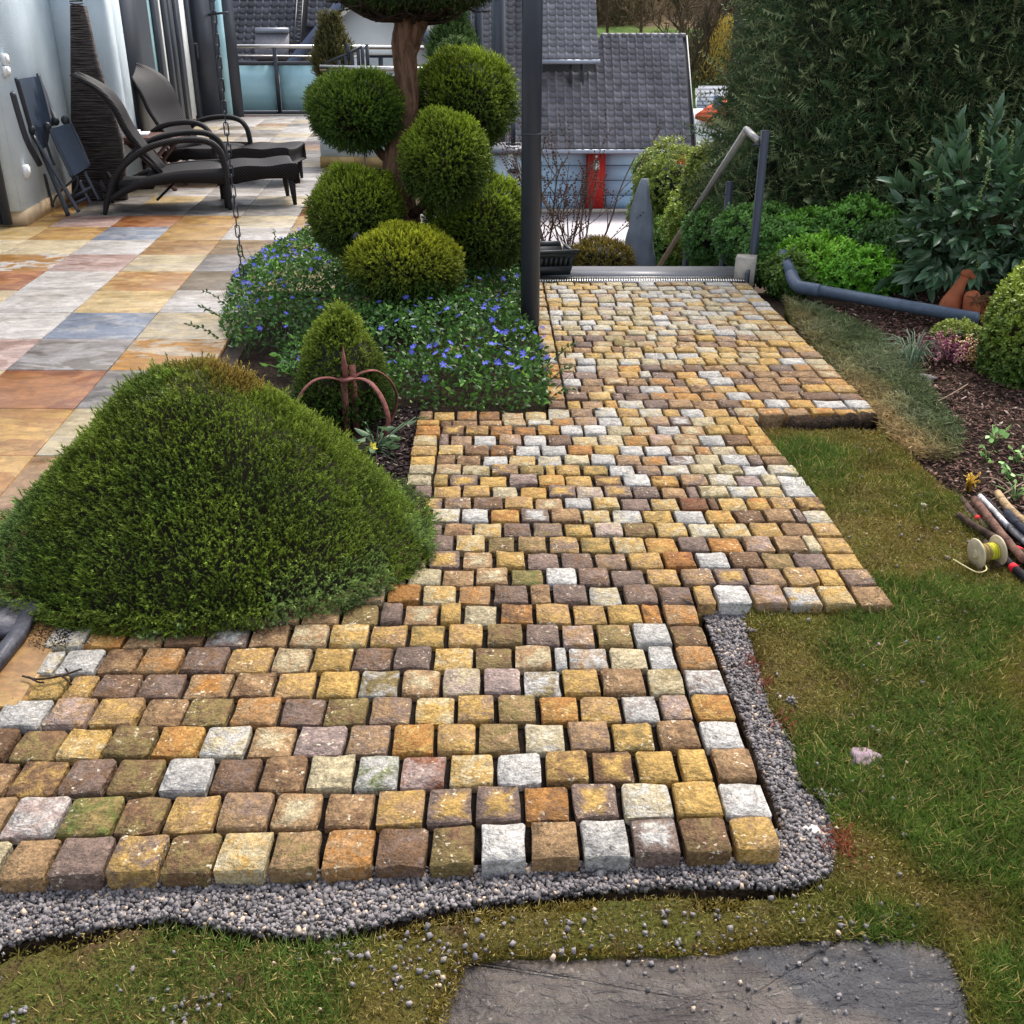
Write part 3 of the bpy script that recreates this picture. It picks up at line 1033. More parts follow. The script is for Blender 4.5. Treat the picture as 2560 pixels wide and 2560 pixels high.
tag(build(mb, 'lawn_soil', M_TURF, smooth=True), 'mossy patchy soil of the lawn round the path', 'soil', kind='structure')


def to_stuff(name, parts, mat, label, cat, smooth=False, parent=None):
    mb = MB()
    for V, T, C in parts:
        mb.add(V, T, C)
    o = build(mb, name, mat, parent, smooth)
    if parent is None:
        tag(o, label, cat, kind='stuff')
    return o


# grass blades
def lawn_z(x, y):
    return LZ + (vnoise(x * 4, y * 4, 2) - .5) * .03


slab_big = [np.array(p) * 1.0 for p in slab_xy]
NB = 380000
P = scatter_xy(lawn_xy, NB)
w = 1 / (P[:, 1] ** 1.3 + .4)
P = P[rng.uniform(0, w.max(), NB) < w * 1.6 + .02]
slab_in = np.array(slab_big).mean(0) + (np.array(slab_big) - np.array(slab_big).mean(0)) * .965
P = P[~in_poly(P[:, 0], P[:, 1], slab_in)]
P = P[(np.abs(P[:, 0]) < P[:, 1] * .62 + .5) & (P[:, 1] > .95)]
dens = vnoise(P[:, 0] * 3.2 + 4, P[:, 1] * 3.2, 21)
dirt = np.clip((-.25 - P[:, 0]) * 1.6, 0, 1) * np.clip((1.75 - P[:, 1]) * 3, 0, 1)       # trampled corner in front
P = P[rng.uniform(size=len(P)) < np.clip(.45 + 1.2 * (dens - .3), .25, 1) * (1 - .82 * dirt)]
n = len(P)
g1 = vnoise(P[:, 0] * 2.6, P[:, 1] * 2.6, 31)
g2 = np.clip((g1 - .5) * 5 + .25 + np.clip(P[:, 0] - .9, 0, 1) * .5 * (P[:, 1] < 2.2), 0, 1)
dirt = np.clip((-.25 - P[:, 0]) * 1.6, 0, 1) * np.clip((1.75 - P[:, 1]) * 3, 0, 1)
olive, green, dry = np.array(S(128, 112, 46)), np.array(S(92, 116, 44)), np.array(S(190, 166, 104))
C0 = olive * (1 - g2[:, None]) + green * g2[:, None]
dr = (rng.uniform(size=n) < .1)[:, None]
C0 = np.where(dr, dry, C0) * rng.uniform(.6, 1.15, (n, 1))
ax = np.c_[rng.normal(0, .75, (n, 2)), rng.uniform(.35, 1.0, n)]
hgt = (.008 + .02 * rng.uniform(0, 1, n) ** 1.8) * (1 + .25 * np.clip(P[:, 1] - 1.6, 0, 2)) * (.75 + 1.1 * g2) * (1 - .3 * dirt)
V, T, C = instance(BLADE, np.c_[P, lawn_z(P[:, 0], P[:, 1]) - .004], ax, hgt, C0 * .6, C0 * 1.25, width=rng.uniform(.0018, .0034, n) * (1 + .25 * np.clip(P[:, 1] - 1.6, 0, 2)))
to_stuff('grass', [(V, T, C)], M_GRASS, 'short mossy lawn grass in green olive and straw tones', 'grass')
P = scatter_xy(lawn_xy, 16000)
P = P[(np.abs(P[:, 0]) < P[:, 1] * .56) & (P[:, 1] > 1.1) & ~in_poly(P[:, 0], P[:, 1], slab_in)]
n = len(P)
V, T, C = instance(BLADE, np.c_[P, lawn_z(P[:, 0], P[:, 1]) + rng.uniform(.002, .014, n)], np.c_[rng.normal(0, 1, (n, 2)), rng.normal(.1, .25, n)], rng.uniform(.004, .013, n), np.array(S(170, 152, 92)) * rng.uniform(.45, 1.1, (n, 1)), width=.002)
to_stuff('clippings', [(V, T, C)], M_GRASS, 'pale straw clippings and moss tips strewn over the lawn', 'clippings')
# red tinged edge plants along the cut turf
parts = []
for (px, py), nn, rr in (((2112, 2125), 90, .03), ((2100, 2095), 40, .02), ((1884, 1660), 34, .03), ((1908, 1710), 30, .025), ((1965, 1810), 26, .025)):
    c = G(px, py, LZ)
    p = c + np.c_[rng.normal(0, rr, nn) * .6, rng.normal(0, rr, nn), np.zeros(nn)]
    parts.append(instance(BLADE, p, np.c_[rng.normal(0, .7, (nn, 2)), np.full(nn, .8)], rng.uniform(.015, .035, nn), S(104, 58, 40), S(170, 92, 70), width=.004))
to_stuff('red_edge_plants', parts, M_GRASS, 'reddish tufts along the cut edge of the turf', 'plants')

# grit strip
grit_xy = [G(*p, -.07)[:2] for p in [(-200, 2180), (1960, 2100), (1745, 1530), (1880, 1530), (1935, 1690), (1990, 1800), (2020, 1930), (2090, 2000), (2120, 2090), (2100, 2200), (1990, 2240), (1640, 2240), (1400, 2260), (1090, 2300), (800, 2370), (560, 2345), (430, 2320), (120, 2360), (-200, 2440)]]
mb = MB()
prism(mb, grit_xy[::1], GZ + .004, -.054)
tag(build(mb, 'gravel_bed', M_SOIL), 'grey bedding of the gravel strip', 'gravel bed', kind='structure')
inner = [G(*p)[:2] for p in ((-150, 2170), (1925, 2100), (1745, 1570), (1500, 1500), (-300, 1800))]
P = scatter_xy(grit_xy, 36000)
P = P[~in_poly(P[:, 0], P[:, 1], inner)]
P = P[~in_poly(P[:, 0], P[:, 1], lawn_xy) | (vnoise(P[:, 0] * 9, P[:, 1] * 9, 51) + rng.normal(0, .05, len(P)) > .76)]
P = P[(P[:, 0] > -P[:, 1] * .62 - .12)]
nstrip = len(P)
dirtp = [G(*p)[:2] for p in ((-100, 2330), (560, 2310), (820, 2340), (1060, 2300), (1160, 2390), (1120, 2700), (-100, 2700))]
Q = scatter_xy(dirtp, 1100)
Q = Q[vnoise(Q[:, 0] * 7, Q[:, 1] * 7, 44) > .47]
Q2 = scatter_xy([G(*p)[:2] for p in ((1000, 2290), (2250, 2230), (2250, 2350), (1150, 2400))], 190)
Q3 = scatter_xy([G(*p)[:2] for p in ((1560, 2375), (2200, 2360), (2300, 2560), (1650, 2560))], 80)
Q4 = scatter_xy(lawn_xy, 900)
Q4 = Q4[(Q4[:, 1] < 4) & (np.abs(Q4[:, 0]) < Q4[:, 1] * .55) & ~in_poly(Q4[:, 0], Q4[:, 1], slab_big)][:260]
allp = np.vstack([P, Q, Q2, Q4, Q3])
z = np.concatenate([np.where(in_poly(P[:, 0], P[:, 1], lawn_xy), lawn_z(P[:, 0], P[:, 1]) + .004, -.047) + rng.uniform(-.007, .009, nstrip), lawn_z(Q[:, 0], Q[:, 1]) + .004, lawn_z(Q2[:, 0], Q2[:, 1]) + .006, lawn_z(Q4[:, 0], Q4[:, 1]) + .006, np.full(len(Q3), -.03)])
n = len(allp)
sz = .0026 + .0046 * rng.uniform(0, 1, n) ** 1.6
sz[nstrip:] = .0016 + .0052 * rng.uniform(0, 1, n - nstrip) ** 2
sz[rng.uniform(size=n) < .02] *= 1.6
grey = rng.uniform(.4, 1.1, (n, 1)) * np.array(S(140, 133, 132))
warm = (rng.uniform(size=(n, 1)) < .06)
grey = np.where(warm, np.array(S(190, 168, 146)), grey)
gparts = []
cube_v = np.array([(-1, -1, -1), (1, -1, -1), (1, 1, -1), (-1, 1, -1), (-1, -1, 1), (1, -1, 1), (1, 1, 1), (-1, 1, 1.0)])
cube_t = np.array([(0, 2, 1), (0, 3, 2), (4, 5, 6), (4, 6, 7), (0, 1, 5), (0, 5, 4), (1, 2, 6), (1, 6, 5), (2, 3, 7), (2, 7, 6), (3, 0, 4), (3, 4, 7)])
V, T, C = instance((ICO_V, ICO_F, np.zeros(12)), np.c_[allp, z], rng.normal(size=(n, 3)), sz, grey)
pos_ = np.c_[allp, z]
for k_ in range(6):                              # six differently broken chips
    sel = np.arange(n) % 6 == k_
    cv = cube_v * [.85, .68, .55] * np.random.default_rng(k_ + 5).uniform(.45, 1.15, (8, 3))
    gparts.append(instance((cv, cube_t, np.zeros(8)), pos_[sel], rng.normal(size=(int(sel.sum()), 3)), sz[sel] * 1.12, grey[sel]))
to_stuff('gravel', gparts, M_GRAVEL, 'grey basalt chippings along the path edge and strewn in the turf', 'gravel')

# white stone lump, lilac lump, soil clod
def lump(name, c, r, colr, label, cat, mat=M_COL, seed=0, squash=(1, 1, .7), amp=.35):
    V, F = ico(1)
    d = 1 + np.random.default_rng(seed).uniform(-amp, amp, len(V)) * .75
    mb = MB()
    mb.add(V * d[:, None] * np.array(squash) * r + np.array(c), F, colr)
    o = build(mb, name, mat)
    return tag(o, label, cat)


lump('white_stone', G(2026, 2087, -.055), .026, S(214, 206, 196, .85), 'white broken stone lying on the gravel by the path corner', 'stone', seed=2)
lump('lilac_stone', G(2158, 1898, -.03), .03, S(168, 144, 152, .8), 'lilac stone lump half sunk in the lawn', 'stone', seed=5, squash=(1.2, 1, .5), amp=.6)
lump('grey_stone', G(2300, 945, -.03), .06, S(160, 150, 148, .7), 'flat grey stone beside the sedge tuft', 'stone', seed=6, squash=(1.3, .6, .35))
lump('pebble', G(2308, 1263, -.02), .012, S(222, 210, 190, .85), 'pale pebble lying alone on the lawn', 'stone', seed=8)
mb = MB()
pts = spline([G(x, y, -.035) for x, y in ((1962, 1064), (2020, 1066), (2080, 1062), (2140, 1056), (2188, 1050))], 26)
tube(mb, pts, [.012] + [.040 + .008 * math.sin(i * 1.7) for i in range(len(pts) - 2)] + [.01], 9, S(50, 38, 34))
tag(build(mb, 'soil_ridge', M_SOIL, smooth=True), 'dark ridge of dug soil below the upper path edge', 'soil', kind='structure')

# slate slab in front
mb = MB()
P2 = []
for i in range(len(slab_xy)):
    a, b = np.array(slab_xy[i]), np.array(slab_xy[(i + 1) % len(slab_xy)])
    for t in np.linspace(0, 1, 5, endpoint=False):
        P2.append(a + (b - a) * t + rng.normal(0, .003, 2))
P2 = np.array(P2)
cc = P2.mean(0)
n = len(P2)
rings = [(1.0, -.09), (1.0, -.042), (.985, -.036), (.7, -.033), (.35, -.033)]
V = np.vstack([np.c_[cc + (P2 - cc) * k, np.full(n, z) + (rng.normal(0, .0012, n) if z > -.05 else 0)] for k, z in rings] + [[[*cc, -.033]]])
F4 = np.array([(a * n + i, a * n + (i + 1) % n, (a + 1) * n + (i + 1) % n, (a + 1) * n + i) for a in range(len(rings) - 1) for i in range(n)])
F3 = np.array([(4 * n + i, 4 * n + (i + 1) % n, 5 * n) for i in range(n)])
mb.add(V, F4)
mb.F.append(F3)
tag(build(mb, 'slate_slab', M_SLATE, smooth=True), 'large dark slate stepping slab set in the lawn at the bottom', 'stone slab')

# mulch beds
mulch_xy = [G(*p)[:2] for p in ((1990, 735), (2300, 640), (3000, 640), (3000, 1700), (2560, 1480), (2420, 1290), (2390, 1240), (2300, 1120), (2200, 1030), (2000, 900))]
mb = MB()
prism(mb, mulch_xy, GZ + .006, -.045)
tag(build(mb, 'mulch_bed', M_SOIL), 'brown bark mulch bed on the right', 'bed', kind='structure')
bed2 = [G(*p)[:2] for p in ((560, 1000), (640, 1250), (1020, 1262), (1042, 1035), (1372, 1030), (1330, 690), (900, 560), (640, 600), (540, 760))]
mb = MB()
prism(mb, bed2, GZ + .006, -.04)
tag(build(mb, 'planting_bed', M_SOIL), 'dark soil of the bed between terrace and path', 'bed', kind='structure')
P = np.vstack([scatter_xy([G(*p)[:2] for p in ((2080, 760), (2330, 700), (2560, 760), (2600, 1500), (2500, 1420), (2400, 1235), (2280, 1110), (2240, 1020))], 9000), scatter_xy([G(*p)[:2] for p in ((930, 1000), (1060, 1000), (1050, 1060), (1020, 1240), (930, 1180))], 2200)])
n = len(P)
dark2 = (np.arange(n) >= 9000)[:, None]
cb = np.where(dark2, np.array(S(52, 38, 38)), np.array(S(98, 70, 60))) * rng.uniform(.35, 1.7, (n, 1))
cb = np.where(rng.uniform(size=(n, 1)) < .07, np.array(S(176, 156, 140)) * np.where(dark2, .6, 1), cb)
sz = rng.uniform(.008, .022, n)
V, T, C = instance((OCTA[0] * [1, .35, .16], OCTA[1], np.zeros(6)), np.c_[P, rng.uniform(-.05, -.028, n)], np.c_[rng.normal(0, .4, (n, 2)), np.ones(n)], sz, cb)
to_stuff('mulch', [(V, T, C)], M_COL, 'shredded bark mulch on the beds', 'mulch')

# ------------------------------------------------------------------ garden plants
SPRIG = needle_sprig(13, .5, .36, .10, .12)
SPRIG_F = needle_sprig(10, .55, .42, .13, .0)
FROND = frond()
LEAF = leaf_tmpl()
LSPRAY = leaf_spray()


def dome_points(n, c, r, pw, lumps=.05, seed=0):
    """points and normals on z = h (1 - rho^pw) with a little unevenness"""
    th = rng.uniform(0, 2 * math.pi, n)
    rho = np.sqrt(rng.uniform(0, 1, n)) ** .93
    x, y = rho * np.cos(th), rho * np.sin(th)
    z = 1 - rho ** pw
    k = 1 + lumps * (vnoise(x * 4 + seed, y * 4, seed) - .5) * 2
    p = np.c_[x * k, y * k, z * k] * np.array(r) + np.array(c)
    gr = pw * rho ** (pw - 1)
    nrm = np.c_[gr * np.cos(th) / r[0], gr * np.sin(th) / r[1], np.full(n, 1 / r[2])]
    return p, unit(nrm), rho


# big cushion conifer
MC, MR, MPW = (-.94, 3.1, -.02), (.71, .575, .64), 1.42
th = np.linspace(0, 2 * math.pi, 40, endpoint=False)
V, F = [], []
rr = [1.0, .96, .88, .75, .6, .4, .2]
for a, r_ in enumerate(rr):
    for t in th:
        V.append((MC[0] + MR[0] * .92 * r_ * math.cos(t), MC[1] + MR[1] * .92 * r_ * math.sin(t), MC[2] + MR[2] * .9 * (1 - r_ ** MPW)))
V.append((MC[0], MC[1], MC[2] + MR[2] * .93))
F4 = np.array([(a * 40 + i, a * 40 + (i + 1) % 40, (a + 1) * 40 + (i + 1) % 40, (a + 1) * 40 + i) for a in range(6) for i in range(40)])
F3 = np.array([(240 + i, 240 + (i + 1) % 40, 280) for i in range(40)])
cush = empty('cushion_conifer', MC, 'big clipped cushion of green heath-like conifer with a browned top', 'shrub')
mb = MB().add(V, F4, S(44, 40, 24))
mb.F.append(F3)
build(mb, 'twig_core', M_COL, cush, True)
p, nrm, rho = dome_points(32000, MC, MR, MPW, .075, 3)
# fringe that spills over the paving
th = rng.uniform(0, 2 * math.pi, 2600)
k = 1.0 + .10 * (vnoise(np.cos(th) * 3, np.sin(th) * 3, 8) - .35)
fr = np.c_[MC[0] + MR[0] * k * np.cos(th) * .98, MC[1] + MR[1] * k * np.sin(th) * .98, rng.uniform(.0, .07, 2600)]
frn = unit(np.c_[np.cos(th), np.sin(th), np.full(2600, .15)])
pa, na = np.vstack([p, fr]), np.vstack([nrm, frn])
n = len(pa)
ax = na * .85 + rng.normal(0, .36, (n, 3)) + np.array([0, -.05, .25])
patch = vnoise(pa[:, 0] * 5, pa[:, 1] * 5 + pa[:, 2] * 3, 12)
greens = np.array(S(58, 76, 26)) * (1 - patch[:, None]) + np.array(S(88, 100, 30)) * patch[:, None]
blue = np.clip((.14 - pa[:, 2]) * 6, 0, 1)[:, None] * (patch[:, None] > .55) * .6 + np.clip((-1.35 - pa[:, 0]) * 2, 0, .25)[:, None]
greens = greens * (1 - blue) + np.array(S(84, 104, 74)) * blue
dt = np.sqrt(((pa[:, 0] - MC[0] - .05) / .17) ** 2 + ((pa[:, 1] - MC[1] - .03) / .15) ** 2) + (vnoise(pa[:, 0] * 14, pa[:, 1] * 14, 5) - .5) * 1.5
brown = np.clip((1.0 - dt) * 1.6, 0, .95)[:, None]
greens = greens * (1 - brown) + np.array(S(100, 82, 36)) * brown
greens *= rng.uniform(.85, 1.5, (n, 1))
tips = greens * 1.7 + np.array([.012, .012, .0])
lenv = rng.uniform(.019, .032, n) * (1 + .8 * (rng.uniform(size=n) < .05))
V, T, C = instance(SPRIG, pa, ax, lenv, greens * .7, tips)
to_stuff('foliage', [(V, T, C)], M_NEEDLE, None, None, parent=cush)['kind'] = 'stuff'


def foliage_ball(parent, c, r, n0, base, tip, name='foliage_pad', sz=(.038, .062), up=.35, seed=0, yellow=.0, tmpl=SPRIG_F, core=.84, lump=.07, mat=None, corecol=S(24, 23, 13), flat_bottom=.0, droop=None):
    c, r = np.array(c), np.array(r)
    n = int(n0 * 1.6)
    V, F = ICO2
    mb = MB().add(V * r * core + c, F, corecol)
    d = unit(rng.normal(size=(n, 3)))
    k = 1 + lump * (vnoise(d[:, 0] * 3 + seed, d[:, 1] * 3 + d[:, 2] * 2.3, seed) - .5) * 2 - np.abs(rng.normal(0, .035, n))
    p = c + d * r * k[:, None]
    if flat_bottom:
        p[:, 2] = np.maximum(p[:, 2], c[2] - r[2] * flat_bottom + rng.uniform(-.02, .02, n))
    ax = unit(d / r) * .8 + rng.normal(0, .38, (n, 3)) + np.array([0, 0, up])
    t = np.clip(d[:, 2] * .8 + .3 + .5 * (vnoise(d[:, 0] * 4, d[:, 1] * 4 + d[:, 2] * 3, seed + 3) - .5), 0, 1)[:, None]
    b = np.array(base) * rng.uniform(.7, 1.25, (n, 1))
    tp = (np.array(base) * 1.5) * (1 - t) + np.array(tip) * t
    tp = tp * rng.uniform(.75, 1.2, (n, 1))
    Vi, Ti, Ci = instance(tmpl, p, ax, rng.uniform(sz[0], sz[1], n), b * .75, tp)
    mb.add(Vi, Ti, Ci)
    return build(mb, name, mat or M_NEEDLE, parent)


# cloud-pruned tree
topi = empty('cloud_pruned_tree', tuple(G(1030, 722)), 'cloud-pruned conifer with rounded foliage pads on one bare twisted trunk', 'tree')
YT = 6.62
trunk_px = [(1045, 730), (1030, 640), (1015, 545), (995, 455), (990, 395), (1005, 330), (1015, 260), (1015, 190), (1012, 130), (1020, 85), (1032, 40)]
tw = [44, 40, 34, 30, 30, 29, 28, 27, 28, 33, 40]
mb = MB()
pts = spline([D(x, y, YT) for x, y in trunk_px], 44)
rad = np.interp(np.linspace(0, 1, len(pts)), np.linspace(0, 1, len(tw)), tw) / 390 * .98
rad = rad * (1.04 + .04 * np.sin(np.arange(len(pts)) * .6) + rng.normal(0, .02, len(pts)))
tube(mb, pts, rad, 12, S(112, 84, 66))
trunk = build(mb, 'trunk', M_BARK, topi, True)
dk, yt = S(58, 74, 26), S(150, 168, 44)
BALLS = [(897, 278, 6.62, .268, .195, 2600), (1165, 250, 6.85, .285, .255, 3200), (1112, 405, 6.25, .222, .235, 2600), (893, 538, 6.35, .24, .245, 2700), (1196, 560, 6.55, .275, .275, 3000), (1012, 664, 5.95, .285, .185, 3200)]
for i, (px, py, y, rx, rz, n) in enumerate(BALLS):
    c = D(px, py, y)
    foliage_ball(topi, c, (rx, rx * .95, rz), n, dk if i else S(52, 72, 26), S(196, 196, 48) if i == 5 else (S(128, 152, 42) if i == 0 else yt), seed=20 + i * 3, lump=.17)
    # branch from the trunk to the pad
    mb = MB()
    k = int(np.argmin(np.abs(pts[:, 2] - (c[2] - rz * .9))))
    a = pts[max(2, k - 3)]
    tube(mb, spline([a, a * .5 + c * .5 + np.array([0, 0, -.07]), c], 8), [.035, .03, .03, .028, .026, .024, .022, .02, .02][:len(spline([a, a, c], 8))], 7, S(88, 66, 52))
    build(mb, 'branch', M_BARK, topi, True)
# top crown: open umbrella of branches with dark foliage
cc = D(1035, -70, 6.65)
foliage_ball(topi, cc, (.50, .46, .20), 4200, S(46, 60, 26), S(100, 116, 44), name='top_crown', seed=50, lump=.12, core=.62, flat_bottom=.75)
mb = MB()
top = pts[-2]
for i in range(46):
    a = rng.uniform(0, 2 * math.pi)
    L = rng.uniform(.2, .5)
    e = cc + np.array([math.cos(a) * L, math.sin(a) * L * .9, rng.uniform(-.17, -.05)])
    mpt = top * .5 + e * .5 + np.array([0, 0, -.03 + rng.uniform(-.03, .03)])
    P_ = spline([top + rng.normal(0, .015, 3), mpt, e], 8)
    tube(mb, P_, np.linspace(.017, .005, len(P_)), 5, S(62, 50, 44))
    for _ in range(3):
        s = P_[rng.integers(4, len(P_))]
        e2 = s + np.array([rng.normal(0, .08), rng.normal(0, .08), rng.uniform(-.05, .03)])
        tube(mb, [s, (s + e2) / 2 + rng.normal(0, .01, 3), e2], [.006, .004, .003], 4, S(60, 48, 42))
build(mb, 'top_branches', M_BARK, topi)
for (px, py, y, rx, rz) in ((905, 345, 6.62, .2, .04), (1012, 745, 5.95, .2, .05)):
    c = D(px, py, y)
    mb = MB()
    for i in range(30):
        a = rng.uniform(0, 2 * math.pi)
        e = c + np.array([math.cos(a) * rx * rng.uniform(.4, 1), math.sin(a) * rx * rng.uniform(.4, 1), rng.uniform(-.0, .09)])
        s = c + np.array([.06 if px < 1000 else 0, 0, -.06])
        tube(mb, [s, (s + e) / 2 + rng.normal(0, .02, 3), e], [.009, .006, .004], 5, S(92, 70, 52))
    build(mb, 'pad_twigs', M_BARK, topi)
# round garden lamp / knob beside the lower pad
mb = MB()
c = D(893, 592, 6.02)
V, F = ICO2
mb.add(V * .024 + c, F, S(70, 66, 66))
tube(mb, [c, c + np.array([0.0, .01, -.42])], .006, 6, S(50, 48, 48))
tag(build(mb, 'garden_torch', M_COL, smooth=True), 'small dark ball on a thin rod between the lower foliage pads', 'garden rod')
# thin rod seen between upper and lower left pads
mb = MB()
tube(mb, [G(915, 455), G(915, 455) + np.array([0, 0, .95])], .008, 6)
lathe(mb, [(.0, 0), (.016, .01), (.016, .05), (.0, .06)], G(915, 455) + np.array([0, 0, .03]), 8)
tag(build(mb, 'metal_rod', M_DARK, smooth=True), 'thin dark metal rod standing before the low white wall', 'rod')

# periwinkle carpet
PW = [G(*p)[:2] for p in ((552, 818), (575, 715), (650, 640), (740, 608), (860, 590), (1320, 610), (1335, 720), (1332, 830), (1368, 890), (1378, 960), (1366, 1022), (1240, 1030), (1060, 1026), (960, 985), (960, 930), (700, 940), (700, 880), (590, 880))]
PWP = np.array(PW)


def pw_height(x, y):
    # thickness of the carpet: a low hummock, thinner at its rim
    d = np.full(len(x), 9.0)
    for i in range(len(PWP)):
        a, b = PWP[i], PWP[(i + 1) % len(PWP)]
        ab = b - a
        t = np.clip(((x - a[0]) * ab[0] + (y - a[1]) * ab[1]) / (ab @ ab), 0, 1)
        d = np.minimum(d, np.hypot(x - a[0] - t * ab[0], y - a[1] - t * ab[1]))
    return .05 + .17 * np.clip(d / .28, 0, 1) ** .6 * (.6 + .8 * vnoise(x * 3, y * 3, 6))


peri = empty('periwinkle', (-.5, 5.6, GZ), 'carpet of dark green periwinkle dotted with violet blue flowers', 'ground cover')
peri['kind'] = 'stuff'
P = scatter_xy(PW, 26000)
h = pw_height(P[:, 0], P[:, 1])
lay = rng.uniform(.25, 1.05, len(P)) ** .6
p = np.c_[P, -.04 + h * lay]
n = len(p)
pt = vnoise(P[:, 0] * 5, P[:, 1] * 5, 17)[:, None]
lc = (np.array(S(40, 66, 30)) * (1 - pt) + np.array(S(74, 112, 42)) * pt) * rng.uniform(.6, 1.3, (n, 1))
young = rng.uniform(size=(n, 1)) < .10
lc = np.where(young, np.array(S(110, 150, 58)), lc)
V, T, C = instance(leaf_tmpl(.5, .06, .1), p, np.c_[rng.normal(0, .75, (n, 2)), rng.uniform(.1, .9, n)], rng.uniform(.02, .036, n), lc * .8, lc * 1.15)
mb = MB().add(V, T, C)
Q = scatter_xy(PW, 1500)
sp = np.c_[Q, np.full(1500, -.04)]
V, T, C = instance((np.array([(-.02, 0, 0), (.02, 0, 0), (0, 0, 1.0)]), np.array([(0, 1, 2)]), np.zeros(3)), sp, np.c_[rng.normal(0, .4, (1500, 2)), np.ones(1500)], rng.uniform(.1, .2, 1500), S(60, 70, 40))
mb.add(V, T, C)
# trailing shoots over the rim
for s, d in (((548, 845), (-1, -.2)), ((560, 800), (-1, .1)), ((1372, 1000), (1, -.2)), ((1376, 950), (1, .1)), ((560, 760), (-1, .3)), ((1385, 900), (.8, .2)), ((620, 660), (-.5, .5)), ((690, 612), (-.2, .8)), ((760, 600), (0, .8))):
    a = G(*s, .02)
    d = unit(np.array([*d, .5]))
    L = rng.uniform(.1, .18)
    P_ = spline([a, a + d * L * .5 + [0, 0, .02], a + d * L + [0, 0, .01]], 8)
    tube(mb, P_, .002, 4, S(80, 84, 50))
    V, T, C = instance(leaf_tmpl(.5, .06, .1), np.repeat(P_, 2, 0), np.tile(d, (2 * len(P_), 1)) + rng.normal(0, .7, (2 * len(P_), 3)), .026, S(44, 66, 34), S(80, 104, 52))
    mb.add(V, T, C)
o = build(mb, 'leaves', M_LEAF, peri)
o['kind'] = 'stuff'
# blue flowers: five petals each
fv, ff, fc = [], [], []
for i in range(5):
    a0, a1, am = (i * 72 - 26) * math.pi / 180, (i * 72 + 26) * math.pi / 180, (i * 72) * math.pi / 180
    b = len(fv)
    fv += [(0, 0, 0), (math.cos(a0) * .8, math.sin(a0) * .8, .22), (math.cos(am) * 1.0, math.sin(am) * 1.0, .12), (math.cos(a1) * .85, math.sin(a1) * .85, .2)]
    ff += [(b, b + 1, b + 2), (b, b + 2, b + 3)]
    fc += [S(130, 130, 205)] + [S(70, 76, 196)] * 3
fme = make_mesh('flower', np.array(fv) * .0165, [np.array(ff)], np.array(fc))
fme.materials.append(M_PETAL)
FL = np.vstack([scatter_xy(PW, 260), scatter_xy([G(*p)[:2] for p in ((570, 720), (720, 640), (900, 700), (760, 830), (580, 850))], 60), scatter_xy([G(*p)[:2] for p in ((1100, 880), (1360, 850), (1360, 1000), (1000, 980))], 40)])
FL = FL[vnoise(FL[:, 0] * 6, FL[:, 1] * 6, 91) > .36]
hz = pw_height(FL[:, 0], FL[:, 1])
for (x, y), hh in zip(FL, hz):
    o = link('flower', fme, None, peri, (x, y, -.02 + hh * 1.02))
    o.rotation_euler = (rng.uniform(.1, .9), rng.normal(0, .35), rng.uniform(0, 6.28))
    s = rng.uniform(.75, 1.2)
    o.scale = (s, s, s)
mb = MB()
V, T, C = instance(leaf_tmpl(.55, .1, .2), np.array([G(1120, 880, .14)]), np.array([[1, .2, .2]]), .06, S(196, 150, 92), S(206, 166, 110))
mb.add(V, T, C)
tag(build(mb, 'dead_leaf', M_LEAF), 'one pale brown dead leaf lying on the periwinkle', 'leaf')

# dwarf conifer behind the iron finial
dc = empty('dwarf_conifer', tuple(G(850, 1062)), 'small rounded conical dwarf conifer behind the iron finial', 'shrub')
c = G(848, 1062) + np.array([0, .18, 0])
p, nrm, rho = dome_points(3600, c, (.20, .19, .43), 2.0, .12, 6)
n = len(p)
b = np.array(S(54, 74, 26)) * rng.uniform(.7, 1.25, (n, 1))
t = np.clip((p[:, 2] - .08) / .3, 0, 1)[:, None]
V, T, C = instance(SPRIG, p, nrm * .7 + rng.normal(0, .45, (n, 3)) + [0, 0, .35], rng.uniform(.03, .055, n), b * .8, b * 1.4 * (1 - t) + np.array(S(134, 148, 46)) * t)
mb = MB().add(V, T, C)
V, F = ICO2
mb.add(V * np.array([.17, .165, .26]) + c + np.array([0, 0, .12]), F, S(38, 36, 20))
build(mb, 'crown', M_NEEDLE, dc)
mb = MB()
tube(mb, [c + [0, 0, -.1], c + [0, 0, .2]], [.02, .012], 6, S(80, 60, 46))
build(mb, 'trunk', M_BARK, dc)
# fresh green leaf tuft
def herb(name, c, n, sz, colr, label, cat, spread=.06, tmpl=LEAF, mat=None, group=None, lift=.6, wscale=1.0):
    e = tag(empty(name, tuple(c), label, cat, group), label, cat)
    p = np.array(c) + np.c_[rng.normal(0, spread, (n, 2)), np.abs(rng.normal(.05, spread * .6, n))]
    d = p - np.array(c)
    mb = MB()
    for i in range(n):
        tube(mb, [np.array(c) + rng.normal(0, .006, 3), (np.array(c) + p[i]) / 2 + [0, 0, .012], p[i]], .002, 4, np.array(colr) * .8)
    build(mb, 'stems', M_LEAF, e)
    V, T, C = instance(tmpl, p, unit(d * [1, 1, 0] + 1e-4) + np.array([0, 0, lift]) * rng.uniform(-.2, 1, (n, 1)) + rng.normal(0, .3, (n, 3)), rng.uniform(sz * .7, sz * 1.2, n), np.array(colr) * .8, np.array(colr) * 1.2)
    build(MB().add(V, T, C), 'leaves', mat or M_LEAF, e)
    return e


